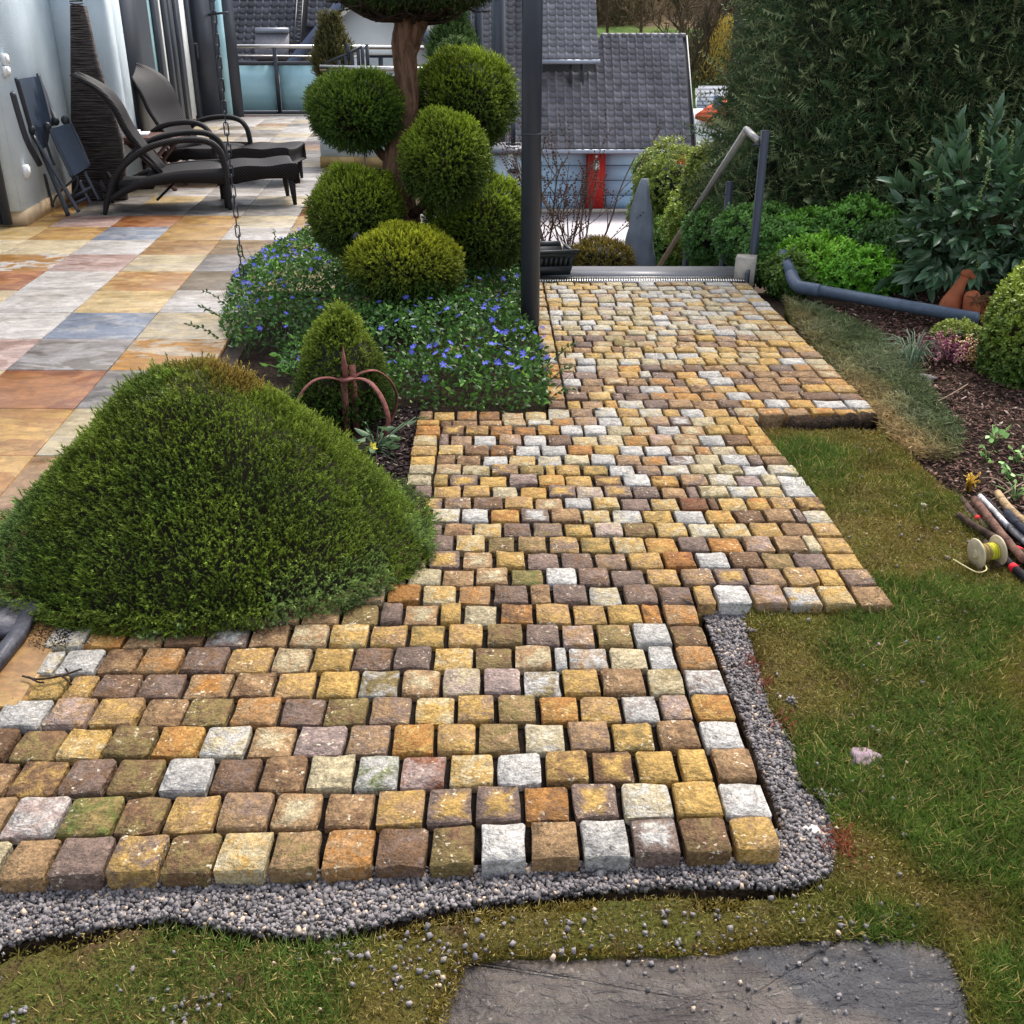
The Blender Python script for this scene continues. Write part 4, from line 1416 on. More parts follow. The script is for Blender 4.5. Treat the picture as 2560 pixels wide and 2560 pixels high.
herb('leafy_herb', G(728, 940, -.04), 12, .05, S(120, 168, 74), 'fresh light green leaf tuft between the cushion and the conifer', 'plant', .035)
hl = herb('hellebore', G(940, 1130, -.04), 30, .06, S(88, 112, 78), 'small variegated leafy plant with a yellow bloom at the finial foot', 'plant', .075, lift=.2)
mb = MB()
V, T, C = instance(leaf_tmpl(.7), np.tile(G(932, 1118, .03), (6, 1)), rng.normal(0, 1, (6, 3)) + [0, 0, .6], .024, S(206, 190, 70), S(226, 214, 96))
build(mb.add(V, T, C), 'bloom', M_LEAF, hl)

# rusty iron finial: onion of four bent flats round two uprights
fin = empty('iron_finial', tuple(G(872, 1118, -.1)), 'rusty iron garden finial with four bent bars and a spike', 'garden ornament')
B0 = G(872, 1118, -.1)
ztop = .20
mb = MB()
wallbox(mb, B0[:2] + [-.016, 0], B0[:2] + [.012, .0], .006, -.1, ztop)
build(mb, 'upright', M_RUST, fin)
mb = MB()
wallbox(mb, B0[:2] + [.020, .03], B0[:2] + [.047, .035], .006, -.1, ztop + .055)
build(mb, 'upright', M_RUST, fin)
mb = MB()
lathe(mb, [(.018, 0), (.034, .003), (.034, .011), (.018, .014)], B0 * [1, 1, 0] + [.008, .01, ztop - .004], 14)
build(mb, 'ring', M_RUST, fin, True)
mb = MB()
lathe(mb, [(.012, 0), (.011, .03), (.013, .045), (.010, .07), (.001, .135)], B0 * [1, 1, 0] + [.004, .01, ztop + .008], 6)
build(mb, 'spike', M_RUST, fin)
for a in (-38, 32, 145, 205):
    a = math.radians(a)
    d = np.array([math.cos(a), math.sin(a), 0])
    tpt = B0 * [1, 1, 0] + [.008, .01, 0]
    prof_ = spline([(.02, ztop), (.08, ztop + .02), (.145, ztop + .012), (.205, ztop - .045), (.232, ztop - .13), (.195, ztop - .22), (.14, -.06), (.13, -.1)], 26)
    mb = MB()
    tube(mb, [tpt + d * r_ + [0, 0, z_] for r_, z_ in prof_], .0135, 6, flat=.32)
    build(mb, 'bent_bar', M_RUST, fin, True)

# ------------------------------------------------------------------ right side plants
hedge = empty('yew_hedge', (3.6, 8.7, GZ), 'tall dark green yew hedge filling the upper right', 'hedge')
mb = MB()
nh = 16500
u, v = rng.uniform(0, 1, nh), rng.uniform(0, 1, nh)
hx = np.where(u < .16, 1.94 + .08 * v, 1.97 + (u - .16) / .84 * 3.3)
base_y = np.interp(hx, [1.7, 2.4, 3.2, 5.3], [8.35, 7.95, 7.6, 7.1])
hy = np.where(u < .16, base_y + rng.uniform(0, 1.6, nh), base_y)
hz_ = v * 2.75 - .05
hx = hx + np.clip(hz_, 0, 3) * .09 * np.clip(1 - (hx - 1.95) / .9, 0, 1)
bul = (vnoise(hx * 1.7, hz_ * 1.7, 71) - .5) * .5
left = u < .16
p = np.c_[hx - np.where(left, bul * .3, 0), hy - np.where(left, 0, bul) - rng.uniform(-.1, .05, nh), hz_]
nrm = np.where(left[:, None], np.array([-1, -.2, .1]), np.array([-.35, -1, .15]))
topm = rng.uniform(size=nh) < .0
ax = nrm * .75 + rng.normal(0, .55, (nh, 3)) + np.array([-.25, 0, .25])
pat = vnoise(hx * 1.2, hz_ * 1.2, 75)[:, None]
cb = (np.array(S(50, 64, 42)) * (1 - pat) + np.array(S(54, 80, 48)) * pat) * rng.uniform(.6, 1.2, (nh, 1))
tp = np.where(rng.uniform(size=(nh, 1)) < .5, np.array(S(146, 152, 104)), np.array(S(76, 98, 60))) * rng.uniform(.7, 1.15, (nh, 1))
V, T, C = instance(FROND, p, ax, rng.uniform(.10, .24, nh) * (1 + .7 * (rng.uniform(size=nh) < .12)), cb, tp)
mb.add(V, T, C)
# inner mass
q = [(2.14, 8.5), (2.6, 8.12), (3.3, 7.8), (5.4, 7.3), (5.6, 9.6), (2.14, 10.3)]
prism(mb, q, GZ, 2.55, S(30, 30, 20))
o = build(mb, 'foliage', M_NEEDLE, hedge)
o['kind'] = 'stuff'
mb = MB()
for i in range(8):
    x = 2.3 + i * .4
    tube(mb, [(x, 8.6 - i * .1, GZ), (x + .05, 8.6 - i * .1, 1.2)], [.04, .02], 6, S(84, 64, 50))
build(mb, 'trunk', M_BARK, hedge)

# cherry laurel with big glossy leaves, each leaf a part
lau = empty('laurel', tuple(G(2470, 770)), 'cherry laurel with long glossy dark leaves and upright flower buds', 'shrub')
lms = []
for k_ in range(4):
    tv, tt, tip = leaf_tmpl(.30 + .03 * k_, .07, .10 + .05 * k_)
    cA, cB = np.array(S(46, 72, 44)) * (1 + .15 * k_), np.array(S(82, 108, 80)) * (1 + .1 * k_)
    lm = make_mesh('leaf', tv, [tt], cA[None] * (1 - tip[:, None]) + cB[None] * tip[:, None])
    lm.materials.append(M_GLOSS)
    lms.append(lm)
LC = D(2490, 560, 6.45)
leaves = []
for i in range(120):
    d = unit(rng.normal(size=3) * [1, 1, .9] + [-.25, -.45, .25])
    if d[1] > .35:
        d[1] *= -1
    k_ = rng.uniform(.55, 1.0)
    tipp = LC + d * np.array([.62, .5, .56]) * k_
    n_l = rng.integers(4, 8)
    for j in range(n_l):
        a = 2.4 * j + rng.uniform(0, 1)
        dd = unit(d + np.array([math.cos(a), math.sin(a) * .6, .25 * math.sin(a) + .1]) * .75)
        leaves.append((tipp + d * (.02 * j), dd, rng.uniform(.095, .15)))
random.shuffle(leaves)
leaves.sort(key=lambda l: l[0][1])
restv = MB()
for i, (p_, d_, L) in enumerate(leaves):
    if i < 290:
        o = link('leaf', random.choice(lms), None, lau, tuple(p_))
        qd = Vector(d_).to_track_quat('Z', 'Y')
        o.rotation_mode = 'QUATERNION'
        o.rotation_quaternion = qd @ Matrix.Rotation(rng.uniform(-.9, .9), 3, 'Z').to_quaternion()
        o.scale = (L, L, L)
    else:
        V, T, C = instance(leaf_tmpl(.32, .07, .15), p_[None], d_[None], L, S(46, 70, 42), S(84, 108, 80))
        restv.add(V, T, C)
V, T, C = instance(leaf_tmpl(.32, .07, .15), LC + unit(rng.normal(size=(900, 3))) * [.55, .42, .5] * rng.uniform(.5, 1, (900, 1)) + [.05, .1, 0], rng.normal(size=(900, 3)) + [-.2, -.6, .1], rng.uniform(.09, .13, 900), S(40, 62, 36), S(66, 92, 62))
restv.add(V, T, C)
o = build(restv, 'inner_leaves', M_GLOSS, lau)
o['kind'] = 'stuff'
mb = MB()
for i in range(26):
    d = unit(rng.normal(size=3) * [1, .8, .5] + [-.2, -.5, .6])
    a = LC + d * [.5, .42, .5]
    P_ = spline([a, a + [rng.normal(0, .01), 0, .06], a + [rng.normal(0, .015), 0, .13]], 6)
    tube(mb, P_, [.003] * len(P_), 4, S(110, 130, 70))
    k_ = np.repeat(P_[1:], 5, 0)
    V, T, C = instance(OCTA + (np.zeros(6),), k_ + rng.normal(0, .006, k_.shape), rng.normal(size=k_.shape), .006, S(140, 152, 90))
    mb.add(V, T, C)
build(mb, 'flower_buds', M_LEAF, lau)
mb = MB()
for i in range(14):
    d = unit(rng.normal(size=3) * [1, .8, .4] + [0, 0, .9])
    tube(mb, spline([LC * [1, 1, 0] + [0, .1, GZ], LC + [0, .1, -.25], LC + d * [.5, .4, .45]], 8), np.linspace(.02, .006, 9)[:len(spline([LC, LC, LC], 8))], 5, S(70, 66, 44))
build(mb, 'stems', M_BARK, lau)


def leafy(name, c, r, n, base, tip, label, cat, sz=(.05, .09), tmpl=None, group=None, mat=None, lump=.2, seed=0, corecol=S(20, 24, 11), stem=True, up=.4, core=.72):
    e = empty(name, (c[0], c[1], c[2] - r[2]), label, cat, group)
    foliage_ball(e, c, r, n, base, tip, 'foliage', sz, up, seed, tmpl=tmpl or LSPRAY, core=core, lump=lump, mat=mat or M_LEAF, corecol=corecol)
    if stem:
        mb = MB()
        for i in range(5):
            a = i * 1.3
            tube(mb, [(c[0] + .04 * math.cos(a), c[1] + .04 * math.sin(a), c[2] - r[2] - .05), (c[0] + r[0] * .5 * math.cos(a), c[1] + r[1] * .5 * math.sin(a), c[2] + r[2] * .3)], [.01, .004], 5, S(84, 66, 48))
        build(mb, 'stems', M_BARK, e)
    return e


# box ball on the right edge
bx = leafy('box_bush', D(2645, 850, 4.95), (.33, .33, .39), 4200, S(64, 86, 30), S(146, 160, 54), 'round box bush with small yellow-green leaves at the right edge', 'shrub', (.035, .06), lump=.12, seed=61, core=.82, corecol=S(46, 44, 22))
# bright low ground-cover bushes below the hedge
LOW = [((1690, 600), 11.4, (.34, .3, .24), S(72, 104, 44), S(120, 150, 66)), ((1800, 590), 9.0, (.28, .25, .24), S(64, 100, 44), S(116, 156, 72)), ((1900, 590), 7.85, (.30, .25, .2), S(58, 92, 40), S(110, 150, 66)), ((1915, 655), 7.45, (.18, .16, .13), S(54, 84, 36), S(98, 134, 56)),
       ((2010, 610), 7.6, (.28, .25, .2), S(62, 100, 36), S(116, 164, 52)), ((2060, 670), 7.05, (.30, .26, .17), S(84, 128, 34), S(140, 190, 54)), ((2150, 690), 6.85, (.26, .24, .15), S(76, 124, 34), S(134, 190, 54)), ((2140, 600), 7.35, (.3, .24, .24), S(52, 84, 36), S(112, 160, 58)), ((2230, 650), 6.95, (.24, .22, .2), S(44, 70, 36), S(82, 112, 56)), ((1985, 690), 6.95, (.16, .15, .12), S(60, 84, 32), S(106, 132, 50)), ((1940, 620), 7.5, (.2, .2, .16), S(56, 90, 40), S(106, 146, 64))]
for i, ((px, py), y, r, b, t) in enumerate(LOW):
    lab = ['low green bush beside the lower handrail post', 'low green bush under the tall handrail post', 'low green bush right of the tall handrail post', 'dark low bush behind the concrete block', 'mid-green low bush before the yew hedge', 'bright lime-green low bush behind the pipe elbow', 'bright lime-green low bush along the middle of the pipe', 'upright green bush between hedge and lime bushes', 'dark green low bush beside the laurel', 'small low bush touching the pipe elbow', 'green low bush above the pipe end'][i]
    leafy('low_bush', D(px, py, y), r, 900, b, t, lab, 'shrub', (.05, .085), group='low bushes below the hedge', seed=80 + i, lump=.25)
# yellow-green spirea and others beyond the stair
SP = [((1690, 470), 11.8, (.42, .3, .42), S(88, 106, 38), S(150, 160, 66)), ((1655, 545), 12.2, (.34, .3, .38), S(84, 102, 40), S(140, 154, 70)), ((1755, 560), 10.4, (.34, .3, .36), S(92, 110, 38), S(160, 176, 72)), ((1690, 640), 11.8, (.36, .3, .3), S(70, 94, 40), S(128, 150, 66)), ((1635, 440), 12.4, (.18, .2, .22), S(106, 126, 68), S(150, 166, 100)), ((1775, 470), 9.9, (.22, .2, .34), S(84, 98, 36), S(148, 158, 66))]
for i, ((px, py), y, r, b, t) in enumerate(SP):
    lab = ['yellow-green spirea rising before the right garage door', 'pale green spirea right of the grey parasol cover', 'yellow-green spirea behind the sloping handrail', 'darker green spirea below the sloping handrail', 'wispy pale spirea before the blue garage door', 'olive spirea against the hedge corner'][i]
    leafy('spirea', D(px, py, y), r, 1100, b, t, lab, 'shrub', (.05, .10), group='spirea bushes beyond the stairs', seed=100 + i, lump=.35, core=.6)
leafy('brown_shrub', D(1500, 650, 8.6), (.24, .2, .15), 1300, S(92, 84, 34), S(142, 122, 50), 'low rounded brown-green shrub between planter box and parasol cover', 'shrub', (.035, .06), seed=120, tmpl=SPRIG_F, mat=M_NEEDLE)


# bare shrubs with fine twigs
def bare_shrub(name, base, stems, label, cat, h, spread, colr, r0=.011, seed=0, group=None, twigs=7, depth=2, buds=None):
    rg = np.random.default_rng(seed)
    e = empty(name, tuple(base), label, cat, group)
    for s in range(stems):
        mb = MB()

        def grow(p, d, L, r, lev):
            n = 7
            P_ = [p]
            for i in range(n):
                d = unit(d + rg.normal(0, .10, 3) + np.array([0, 0, .05]))
                P_.append(P_[-1] + d * L / n)
            tube(mb, P_, np.linspace(r, r * .35, n + 1), 5 if lev else 6, np.array(colr) * (1 + .15 * lev), cap=False)
            if lev < depth:
                for k_ in range(twigs):
                    t = rg.uniform(.25, 1)
                    b_ = P_[int(t * n)]
                    grow(b_, unit(d + rg.normal(0, .65, 3) * [1, 1, .4] + [0, 0, .3]), L * rg.uniform(.3, .6), r * .45, lev + 1)
            elif buds is not None:
                V, T, C = instance(OCTA + (np.zeros(6),), np.array(P_[2:]), rg.normal(size=(len(P_) - 2, 3)), .0085, buds)
                mb.add(V, T, C)
        a = s / stems * 6.28 + rg.uniform(-.4, .4)
        grow(np.array(base) + [math.cos(a) * .04, math.sin(a) * .04, 0], unit(np.array([math.cos(a) * spread, math.sin(a) * spread, 1.0])), h * rg.uniform(.75, 1.1), r0, 0)
        build(mb, 'stem', M_BARK, e)
    return e


bare_shrub('bare_shrub', D(1408, 668, 8.7) + [0, 0, -.15], 5, 'leafless twiggy shrub rising right behind the black planter box', 'shrub', 1.0, .4, S(116, 98, 88), seed=3, twigs=4, buds=S(92, 70, 62))
bare_shrub('bare_shrub', D(1450, 660, 9.0) + [0, 0, -.15], 4, 'leafless twiggy shrub nearer the red pillar', 'shrub', 1.0, .5, S(122, 102, 86), seed=8, twigs=4, buds=S(92, 70, 62))
bare_shrub('bare_shrub', D(1350, 650, 8.9) + [0, 0, -.15], 3, 'leafless shrub half hidden by the dark post', 'shrub', 1.15, .2, S(100, 80, 58), seed=14, twigs=5, buds=S(92, 70, 62))
bare_shrub('bare_shrub', D(1765, 420, 16) + [0, 0, -.8], 5, 'leafless shrub before the white wall by the hedge', 'shrub', 1.1, .4, S(92, 74, 62), seed=21, twigs=5, r0=.014)

# fescue bank along the upper path edge
bank = [G(*p)[:2] for p in ((1965, 742), (2075, 765), (2200, 830), (2290, 905), (2340, 985), (2410, 1060), (2390, 1130), (2290, 1130), (2225, 1075), (2190, 1030), (2120, 950), (2045, 865), (1990, 800))]
BP = np.array(bank)
mb = MB()
P = scatter_xy(bank, 21000)
n = len(P)
hb = .05 + .05 * vnoise(P[:, 0] * 6, P[:, 1] * 6, 33)
p = np.c_[P, -.07 + hb * rng.uniform(.3, 1.0, n)]
t1 = np.clip((vnoise(P[:, 0] * 4, P[:, 1] * 4, 35) - .42) * 5, 0, 1)[:, None]
edge_x = np.interp(P[:, 1], [4.3, 4.8, 5.3, 5.9, 6.4, 6.9], [1.69, 1.69, 1.68, 1.68, 1.68, 1.68])
tan = np.clip(1 - (P[:, 0] - edge_x) / .22, 0, 1)[:, None] * np.clip(vnoise(P[:, 0] * 6, P[:, 1] * 3, 37) * 2 - .35, 0, 1)[:, None]
gr = np.array(S(92, 104, 66)) * (1 - t1) + np.array(S(120, 128, 92)) * t1
cg = 1.3 * (gr * (1 - tan) + np.array(S(172, 146, 100)) * tan) * rng.uniform(.55, 1.2, (n, 1))
V, T, C = instance(BLADE, p, np.c_[rng.normal(-.15, .9, n), rng.normal(-.2, .9, n), rng.uniform(.1, .8, n)], rng.uniform(.03, .06, n), cg * .55, cg * 1.15, width=.005)
mb.add(V, T, C)
tag(build(mb, 'fescue', M_GRASS), 'low grey-green fescue cushions with straw-coloured edge beside the upper path', 'grass', kind='stuff')
mb = MB()
prism(mb, bank, GZ + .008, -.05)
tag(build(mb, 'fescue_soil', M_TURF), 'mossy soil under the fescue', 'soil', kind='structure')
# sedge tuft
mb = MB()
c = G(2278, 930, -.05)
for i in range(70):
    a = rng.uniform(0, 6.28)
    L = rng.uniform(.12, .26)
    d = np.array([math.cos(a), math.sin(a), 0])
    tube(mb, spline([c + d * .01, c + d * L * .35 + [0, 0, L * .7], c + d * L * .8 + [0, 0, L * rng.uniform(.3, .8)]], 6), np.linspace(.0032, .001, 7)[:len(spline([c, c, c], 6))], 4, np.array(S(128, 146, 118)) * rng.uniform(.7, 1.2), flat=.4)
tag(build(mb, 'sedge', M_GRASS), 'grey-green sedge tuft with arching thin blades on the mulch', 'grass tuft')
# heather
hea = empty('heather', tuple(G(2370, 920, -.05)), 'heather with upright pink and cream flower spikes on the mulch', 'plant')
c = G(2370, 915, -.05)
for nm, n_, cols, off in (('pink_spikes', 44, (S(150, 84, 104), S(196, 140, 146), S(126, 66, 86)), -.02), ('cream_spikes', 14, (S(214, 192, 150), S(196, 164, 120)), .07)):
    for i in range(n_):
        mb = MB()
        b = c + np.array([rng.normal(off, .075), rng.normal(.03, .05), 0])
        h = rng.uniform(.09, .17)
        e = b + [rng.normal(0, .015), rng.normal(0, .015), h]
        tube(mb, [b, e], .0025, 4, S(90, 70, 50))
        q = b + (e - b) * rng.uniform(.3, 1, (22, 1)) + rng.normal(0, .006, (22, 3))
        V, T, C = instance(OCTA + (np.zeros(6),), q, rng.normal(size=(22, 3)), .007, np.array(cols[i % len(cols)]) * rng.uniform(.7, 1.2, (22, 1)))
        mb.add(V, T, C)
        build(mb, 'flower_spike', M_LEAF, hea)
leafy('small_box', D(2390, 850, 5.45), (.11, .10, .08), 420, S(70, 88, 32), S(140, 150, 60), 'small green box seedling between pipe and heather', 'shrub', (.035, .05), seed=140, stem=False)
for i, ((px, py), nn, sz, lab) in enumerate((((2478, 1115), 10, .034, 'three-lobed green weed highest on the mulch'), ((2465, 1150), 7, .028, 'small green weed just below the highest one'), ((2540, 1160), 9, .03, 'green weed close to the right edge of the picture'), ((2522, 1200), 9, .03, 'green weed above the pale stake tip'), ((2535, 1250), 8, .03, 'green weed between the pale stakes'))):
    herb('weed', G(px, py, -.045), nn, sz, S(132, 168, 96), lab, 'plant', .028, group='weeds on the mulch', tmpl=leaf_tmpl(.75, .04, .1))
herb('moss_tuft', G(2420, 1225, -.04), 24, .016, S(196, 158, 50), 'little tuft of yellow moss above the stakes', 'moss', .016)

# ------------------------------------------------------------------ post, chain, pipe, handrail, stakes, small things
mb = MB()
pb = G(1325, 815)
post = empty('steel_post', tuple(pb), 'tall dark grey round steel post between the planting bed and the path', 'post')
tube(mb, [pb + [0, 0, -.12], pb + [0, 0, 3.4]], .0525, 20)
build(mb, 'shaft', M_POST, post, True)
mb = MB()
tube(mb, [pb + [0, 0, 1.02], pb + [0, 0, 1.028]], .0545, 20)
build(mb, 'joint_ring', M_DARK, post, True)
chain = empty('rain_chain', tuple(G(612, 740, .05)), 'hanging rain chain of dark steel links dropping into the periwinkle', 'chain')
cb_ = G(612, 742, 0)
lk = MB()
L_, W_ = .037, .0125
ring_ = [(W_ * math.cos(a), 0, (L_ - W_) * (1 if math.sin(a) > 0 else -1) + W_ * math.sin(a)) for a in np.linspace(0, 2 * math.pi, 16, endpoint=False)]
ring_ = np.array(ring_ + [ring_[0], ring_[1]])
tube(lk, ring_, .0038, 6, cap=False)
lme = make_mesh('link', lk.arrays()[0], lk.F, lk.arrays()[2], True)
lme.materials.append(M_DARK)
z, i = .02, 0
while z < 1.75:
    o = link('link', lme, None, chain, (cb_[0] + rng.normal(0, .0015), cb_[1], z + .03))
    o.rotation_euler = (0, 0, (math.pi / 2 if i % 2 else 0) + rng.normal(.2, .12))
    z += .0585
    i += 1
mb = MB()
pts = spline([G(612, 760, .02), G(618, 800, .05), G(626, 840, .03)], 10)
tube(mb, pts, .005, 5)
build(mb, 'loose_end', M_DARK, chain)

# drainage pipe on the ground
pipe = empty('drain_pipe', tuple(G(1990, 722)), 'grey plastic drain pipe with an elbow lying in front of the bushes', 'pipe')
a, b, c = G(1958, 634, .16), G(1990, 716, .03), G(2443, 797, .04)
mb = MB()
tube(mb, [b + (c - b) * .1, c], .036, 18)
build(mb, 'long_pipe', M_PIPE, pipe, True)
mb = MB()
tube(mb, [b + (a - b) * .3, a], .034, 18)
build(mb, 'short_pipe', M_PIPE, pipe, True)
mb = MB()
tube(mb, spline([b + (a - b) * .36, b + (a - b) * .16, b + (c - b) * .02, b + (c - b) * .06, b + (c - b) * .15], 16), .041, 18)
build(mb, 'elbow', M_PIPE, pipe, True)

# garden handrail
hr = empty('handrail', (1.75, 7.3, 0), 'steel handrail running down the garden stairs with dark square posts', 'handrail')
X_ = 1.70
mb = MB()
p0, p1, p2 = np.array([1.755, 7.33, .83]), np.array([1.70, 7.50, .885]), np.array([1.70, 11.0, -.80])
tube(mb, [p0, p1 + [0.004, -.02, 0]], .024, 14)
tube(mb, [p1 + [0, -.02, 0], p2], .024, 14)
V, F = ICO2
mb.add(V * .0245 + p1 + [0, -.015, 0], F)
build(mb, 'rail', simple('worn_steel_rail', S(182, 176, 170), .35, .5, .6, var=.12, nscale=12), hr, True)
for (x, y, zt) in ((1.785, 7.30, .90), (1.76, 8.14, .46), (1.76, 9.74, -.30)):
    mb = MB()
    box(mb, (x, y, (zt - 1.3) / 2), (.05, .04, zt + 1.3))
    build(mb, 'post', M_POST, hr)
    mb = MB()
    tube(mb, [(x, y, zt - .09), (X_ + .01, y, zt - .09)], .008, 6)
    build(mb, 'bracket', M_DARK, hr)
mb = MB()
c = G(1862, 702)
box(mb, c + [0.03, .14, .02], (.13, .15, .22), -.3)
tag(build(mb, 'concrete_block', M_CONC), 'pale concrete block at the right end of the threshold', 'block')
mb = MB()
wallbox(mb, G(1868, 706), G(1880, 688), .02, -.1, .06)
tag(build(mb, 'edge_plate', M_DARK), 'dark metal edging plate beside the threshold corner', 'plate')

# planter box on the threshold
pl = empty('planter_box', tuple(G(1390, 690)), 'empty black plastic planter box with slotted side on the threshold', 'planter')
a, b = G(1280, 694), G(1425, 688)
u_ = unit((b - a) * [1, 1, 0])
v_ = np.array([-u_[1], u_[0], 0])
Lp = np.linalg.norm(b - a)


def plq(u0, u1, w0, w1, z0, z1, fl=.035):
    out = []
    for z in (z0, z1):
        k = fl * z / .16
        out.append([a + u_ * (u0 + (u0 - .5 * Lp) / Lp * k * 2) + v_ * (w0 - k) + [0, 0, z + .005], a + u_ * (u1 + (u1 - .5 * Lp) / Lp * k * 2) + v_ * (w0 - k) + [0, 0, z + .005],
                    a + u_ * (u1 + (u1 - .5 * Lp) / Lp * k * 2) + v_ * (w1 - k) + [0, 0, z + .005], a + u_ * (u0 + (u0 - .5 * Lp) / Lp * k * 2) + v_ * (w1 - k) + [0, 0, z + .005]])
    return out


mb = MB()
hexa(mb, *plq(0, Lp, 0, .012, 0, .06))
hexa(mb, *plq(0, Lp, 0, .012, .12, .155))
ns = 13
for i in range(ns):
    hexa(mb, *plq(Lp * i / ns, Lp * (i + .62) / ns, 0, .012, .06, .12))
build(mb, 'slotted_front', M_BLACK, pl)
mb = MB()
hexa(mb, *plq(0, Lp, .02, .03, 0, .155), col=S(20, 20, 22))
hexa(mb, *plq(0, Lp, .16, .172, 0, .155, -.03))
hexa(mb, *plq(Lp - .012, Lp, .0, .17, 0, .155, .0))
hexa(mb, *plq(0, Lp, .0, .17, 0, .012, .0))
build(mb, 'trough', M_BLACK, pl)
mb = MB()
hexa(mb, *plq(-.01, Lp + .01, -.012, .008, .15, .172))
hexa(mb, *plq(Lp - .01, Lp + .012, -.01, .175, .15, .172, .0))
hexa(mb, *plq(0.3 * Lp, Lp + .012, .165, .185, .15, .185, -.03))
build(mb, 'rim', M_BLACK, pl)

# covered parasol beyond the stair
cov = empty('covered_parasol', tuple(D(1590, 672, 8.9) + [0, 0, -.5]), 'folded parasol under a grey cloth cover beyond the threshold', 'parasol')
mb = MB()
nz, na = 22, 20
cx_, cy_ = D(1595, 600, 8.9)[:2]
V = []
for i in range(nz):
    t = i / (nz - 1)
    z = -.75 + t * 1.13
    wv = np.interp(t, [0, .4, .7, .92, 1.0], [.15, .125, .088, .05, .026])
    for k in range(na):
        a_ = 2 * math.pi * k / na
        r_ = wv * (1 + .22 * math.sin(a_ * 3 + t * 5.5) + .11 * math.sin(a_ * 7 - t * 9) + .05 * math.sin(t * 34))
        V.append((cx_ + r_ * math.cos(a_) + .055 * (t - .4) * (1 if t > .3 else .3), cy_ + r_ * math.sin(a_), z))
F = [(i * na + k, i * na + (k + 1) % na, (i + 1) * na + (k + 1) % na, (i + 1) * na + k) for i in range(nz - 1) for k in range(na)] + [tuple(range((nz - 1) * na, nz * na))]
mb.add(V, F)
build(mb, 'cover', M_CLOTH, cov, True)
mb = MB()
tube(mb, [(cx_, cy_, -1.6), (cx_, cy_, -.7)], .03, 10)
build(mb, 'pole', M_DARK, cov)

# terracotta figures behind the pipe
go = empty('terracotta_goose', tuple(G(2382, 790)), 'terracotta goose figure with raised neck standing behind the pipe', 'figurine')
c = G(2385, 792, -.02)
k_ = .0024
mb = MB()
body = [c + [-.03, 0, .0], c + [-.035, .0, .06], c + [-.02, 0, .12], c + [.0, 0, .18], c + [.022, 0, .235]]
tube(mb, spline(body, 20), np.interp(np.linspace(0, 1, 21), [0, .15, .35, .6, .8, 1], [.045, .066, .06, .042, .03, .026]), 14, flat=1.0)
build(mb, 'body', M_TERRA, go, True)
mb = MB()
V, F = ICO2
mb.add(V * [.036, .032, .028] + c + [.03, 0, .252], F)
tube(mb, [c + [.045, -.01, .25], c + [.066, -.015, .232], c + [.07, -.02, .222]], [.019, .014, .005], 8)
build(mb, 'head', M_TERRA, go, True)
pt = empty('terracotta_pot', tuple(G(2425, 805)), 'smaller rounded terracotta figure with dry twigs beside the goose', 'figurine')
mb = MB()
c2 = G(2425, 800, -.02)
tube(mb, spline([c2 + [.0, .0, .0], c2 + [0, 0, .07], c2 + [-.012, 0, .13], c2 + [-.02, -.01, .16]], 16), np.interp(np.linspace(0, 1, 17), [0, .3, .6, .85, 1], [.04, .055, .048, .04, .015]), 14)
build(mb, 'body', M_TERRA, pt, True)
mb = MB()
tube(mb, spline([c2 + [.055, .01, .0], c2 + [.06, 0, .06], c2 + [.05, 0, .12]], 10), [.03, .034, .035, .034, .033, .03, .028, .025, .022, .018, .01], 10)
build(mb, 'side_lobe', M_TERRA, pt, True)
mb = MB()
for i in range(16):
    s = c2 + [rng.normal(.0, .03), -.05, .12 + rng.normal(0, .02)]
    e = c2 + [.07 + rng.normal(0, .03), -.04, rng.uniform(.0, .14)]
    tube(mb, spline([s, (s + e) / 2 + [.01, -.01, .05], e], 8), .0035, 5, S(128, 88, 62))
tag(build(mb, 'twig_bundle', M_BARK), 'bundle of dry curved twigs draped over the terracotta figure', 'twigs')

# bundle of stakes and tubes by the lawn
STK = [((2388, 1240), (2450, 1330), (2500, 1420), .012, S(92, 74, 68), 'brown stake whose upper end lies furthest left in the pile', None),
       ((2402, 1245), (2446, 1298), (2480, 1335), .011, S(86, 68, 62), 'brown stake with a red tape mark near its upper end', (2446, 1297)),
       ((2396, 1288), (2470, 1335), (2640, 1425), .012, S(80, 64, 54), 'dark brown stake crossing under the cable reel with red tape', (2551, 1381)),
       ((2436, 1248), (2500, 1330), (2560, 1400), .014, S(112, 84, 72), 'reddish brown stake in the middle of the pile', None),
       ((2466, 1252), (2510, 1300), (2640, 1420), .015, S(62, 58, 60), 'black lichen-spotted pole with a knobbed end', None),
       ((2490, 1290), (2560, 1350), (2640, 1415), .013, S(150, 146, 144), 'grey weathered stake flecked with white', None),
       ((2494, 1232), (2530, 1278), (2640, 1372), .014, S(168, 142, 108), 'pale tan wooden stake on the right of the pile', None),
       ((2516, 1280), (2560, 1325), (2640, 1390), .013, S(56, 58, 66), 'dark blue-grey tube below the pale tan stake', None),
       ((2500, 1330), (2550, 1395), (2620, 1450), .012, S(54, 50, 52), 'black tube just right of the cable reel', None),
       ((2478, 1352), (2535, 1420), (2640, 1500), .013, S(50, 46, 48), 'black tube with red tape lying lowest in the pile', (2546, 1426)),
       ((2450, 1240), (2470, 1262), (2520, 1315), .010, S(214, 210, 206), 'stake with a clean white cut tip', None)]
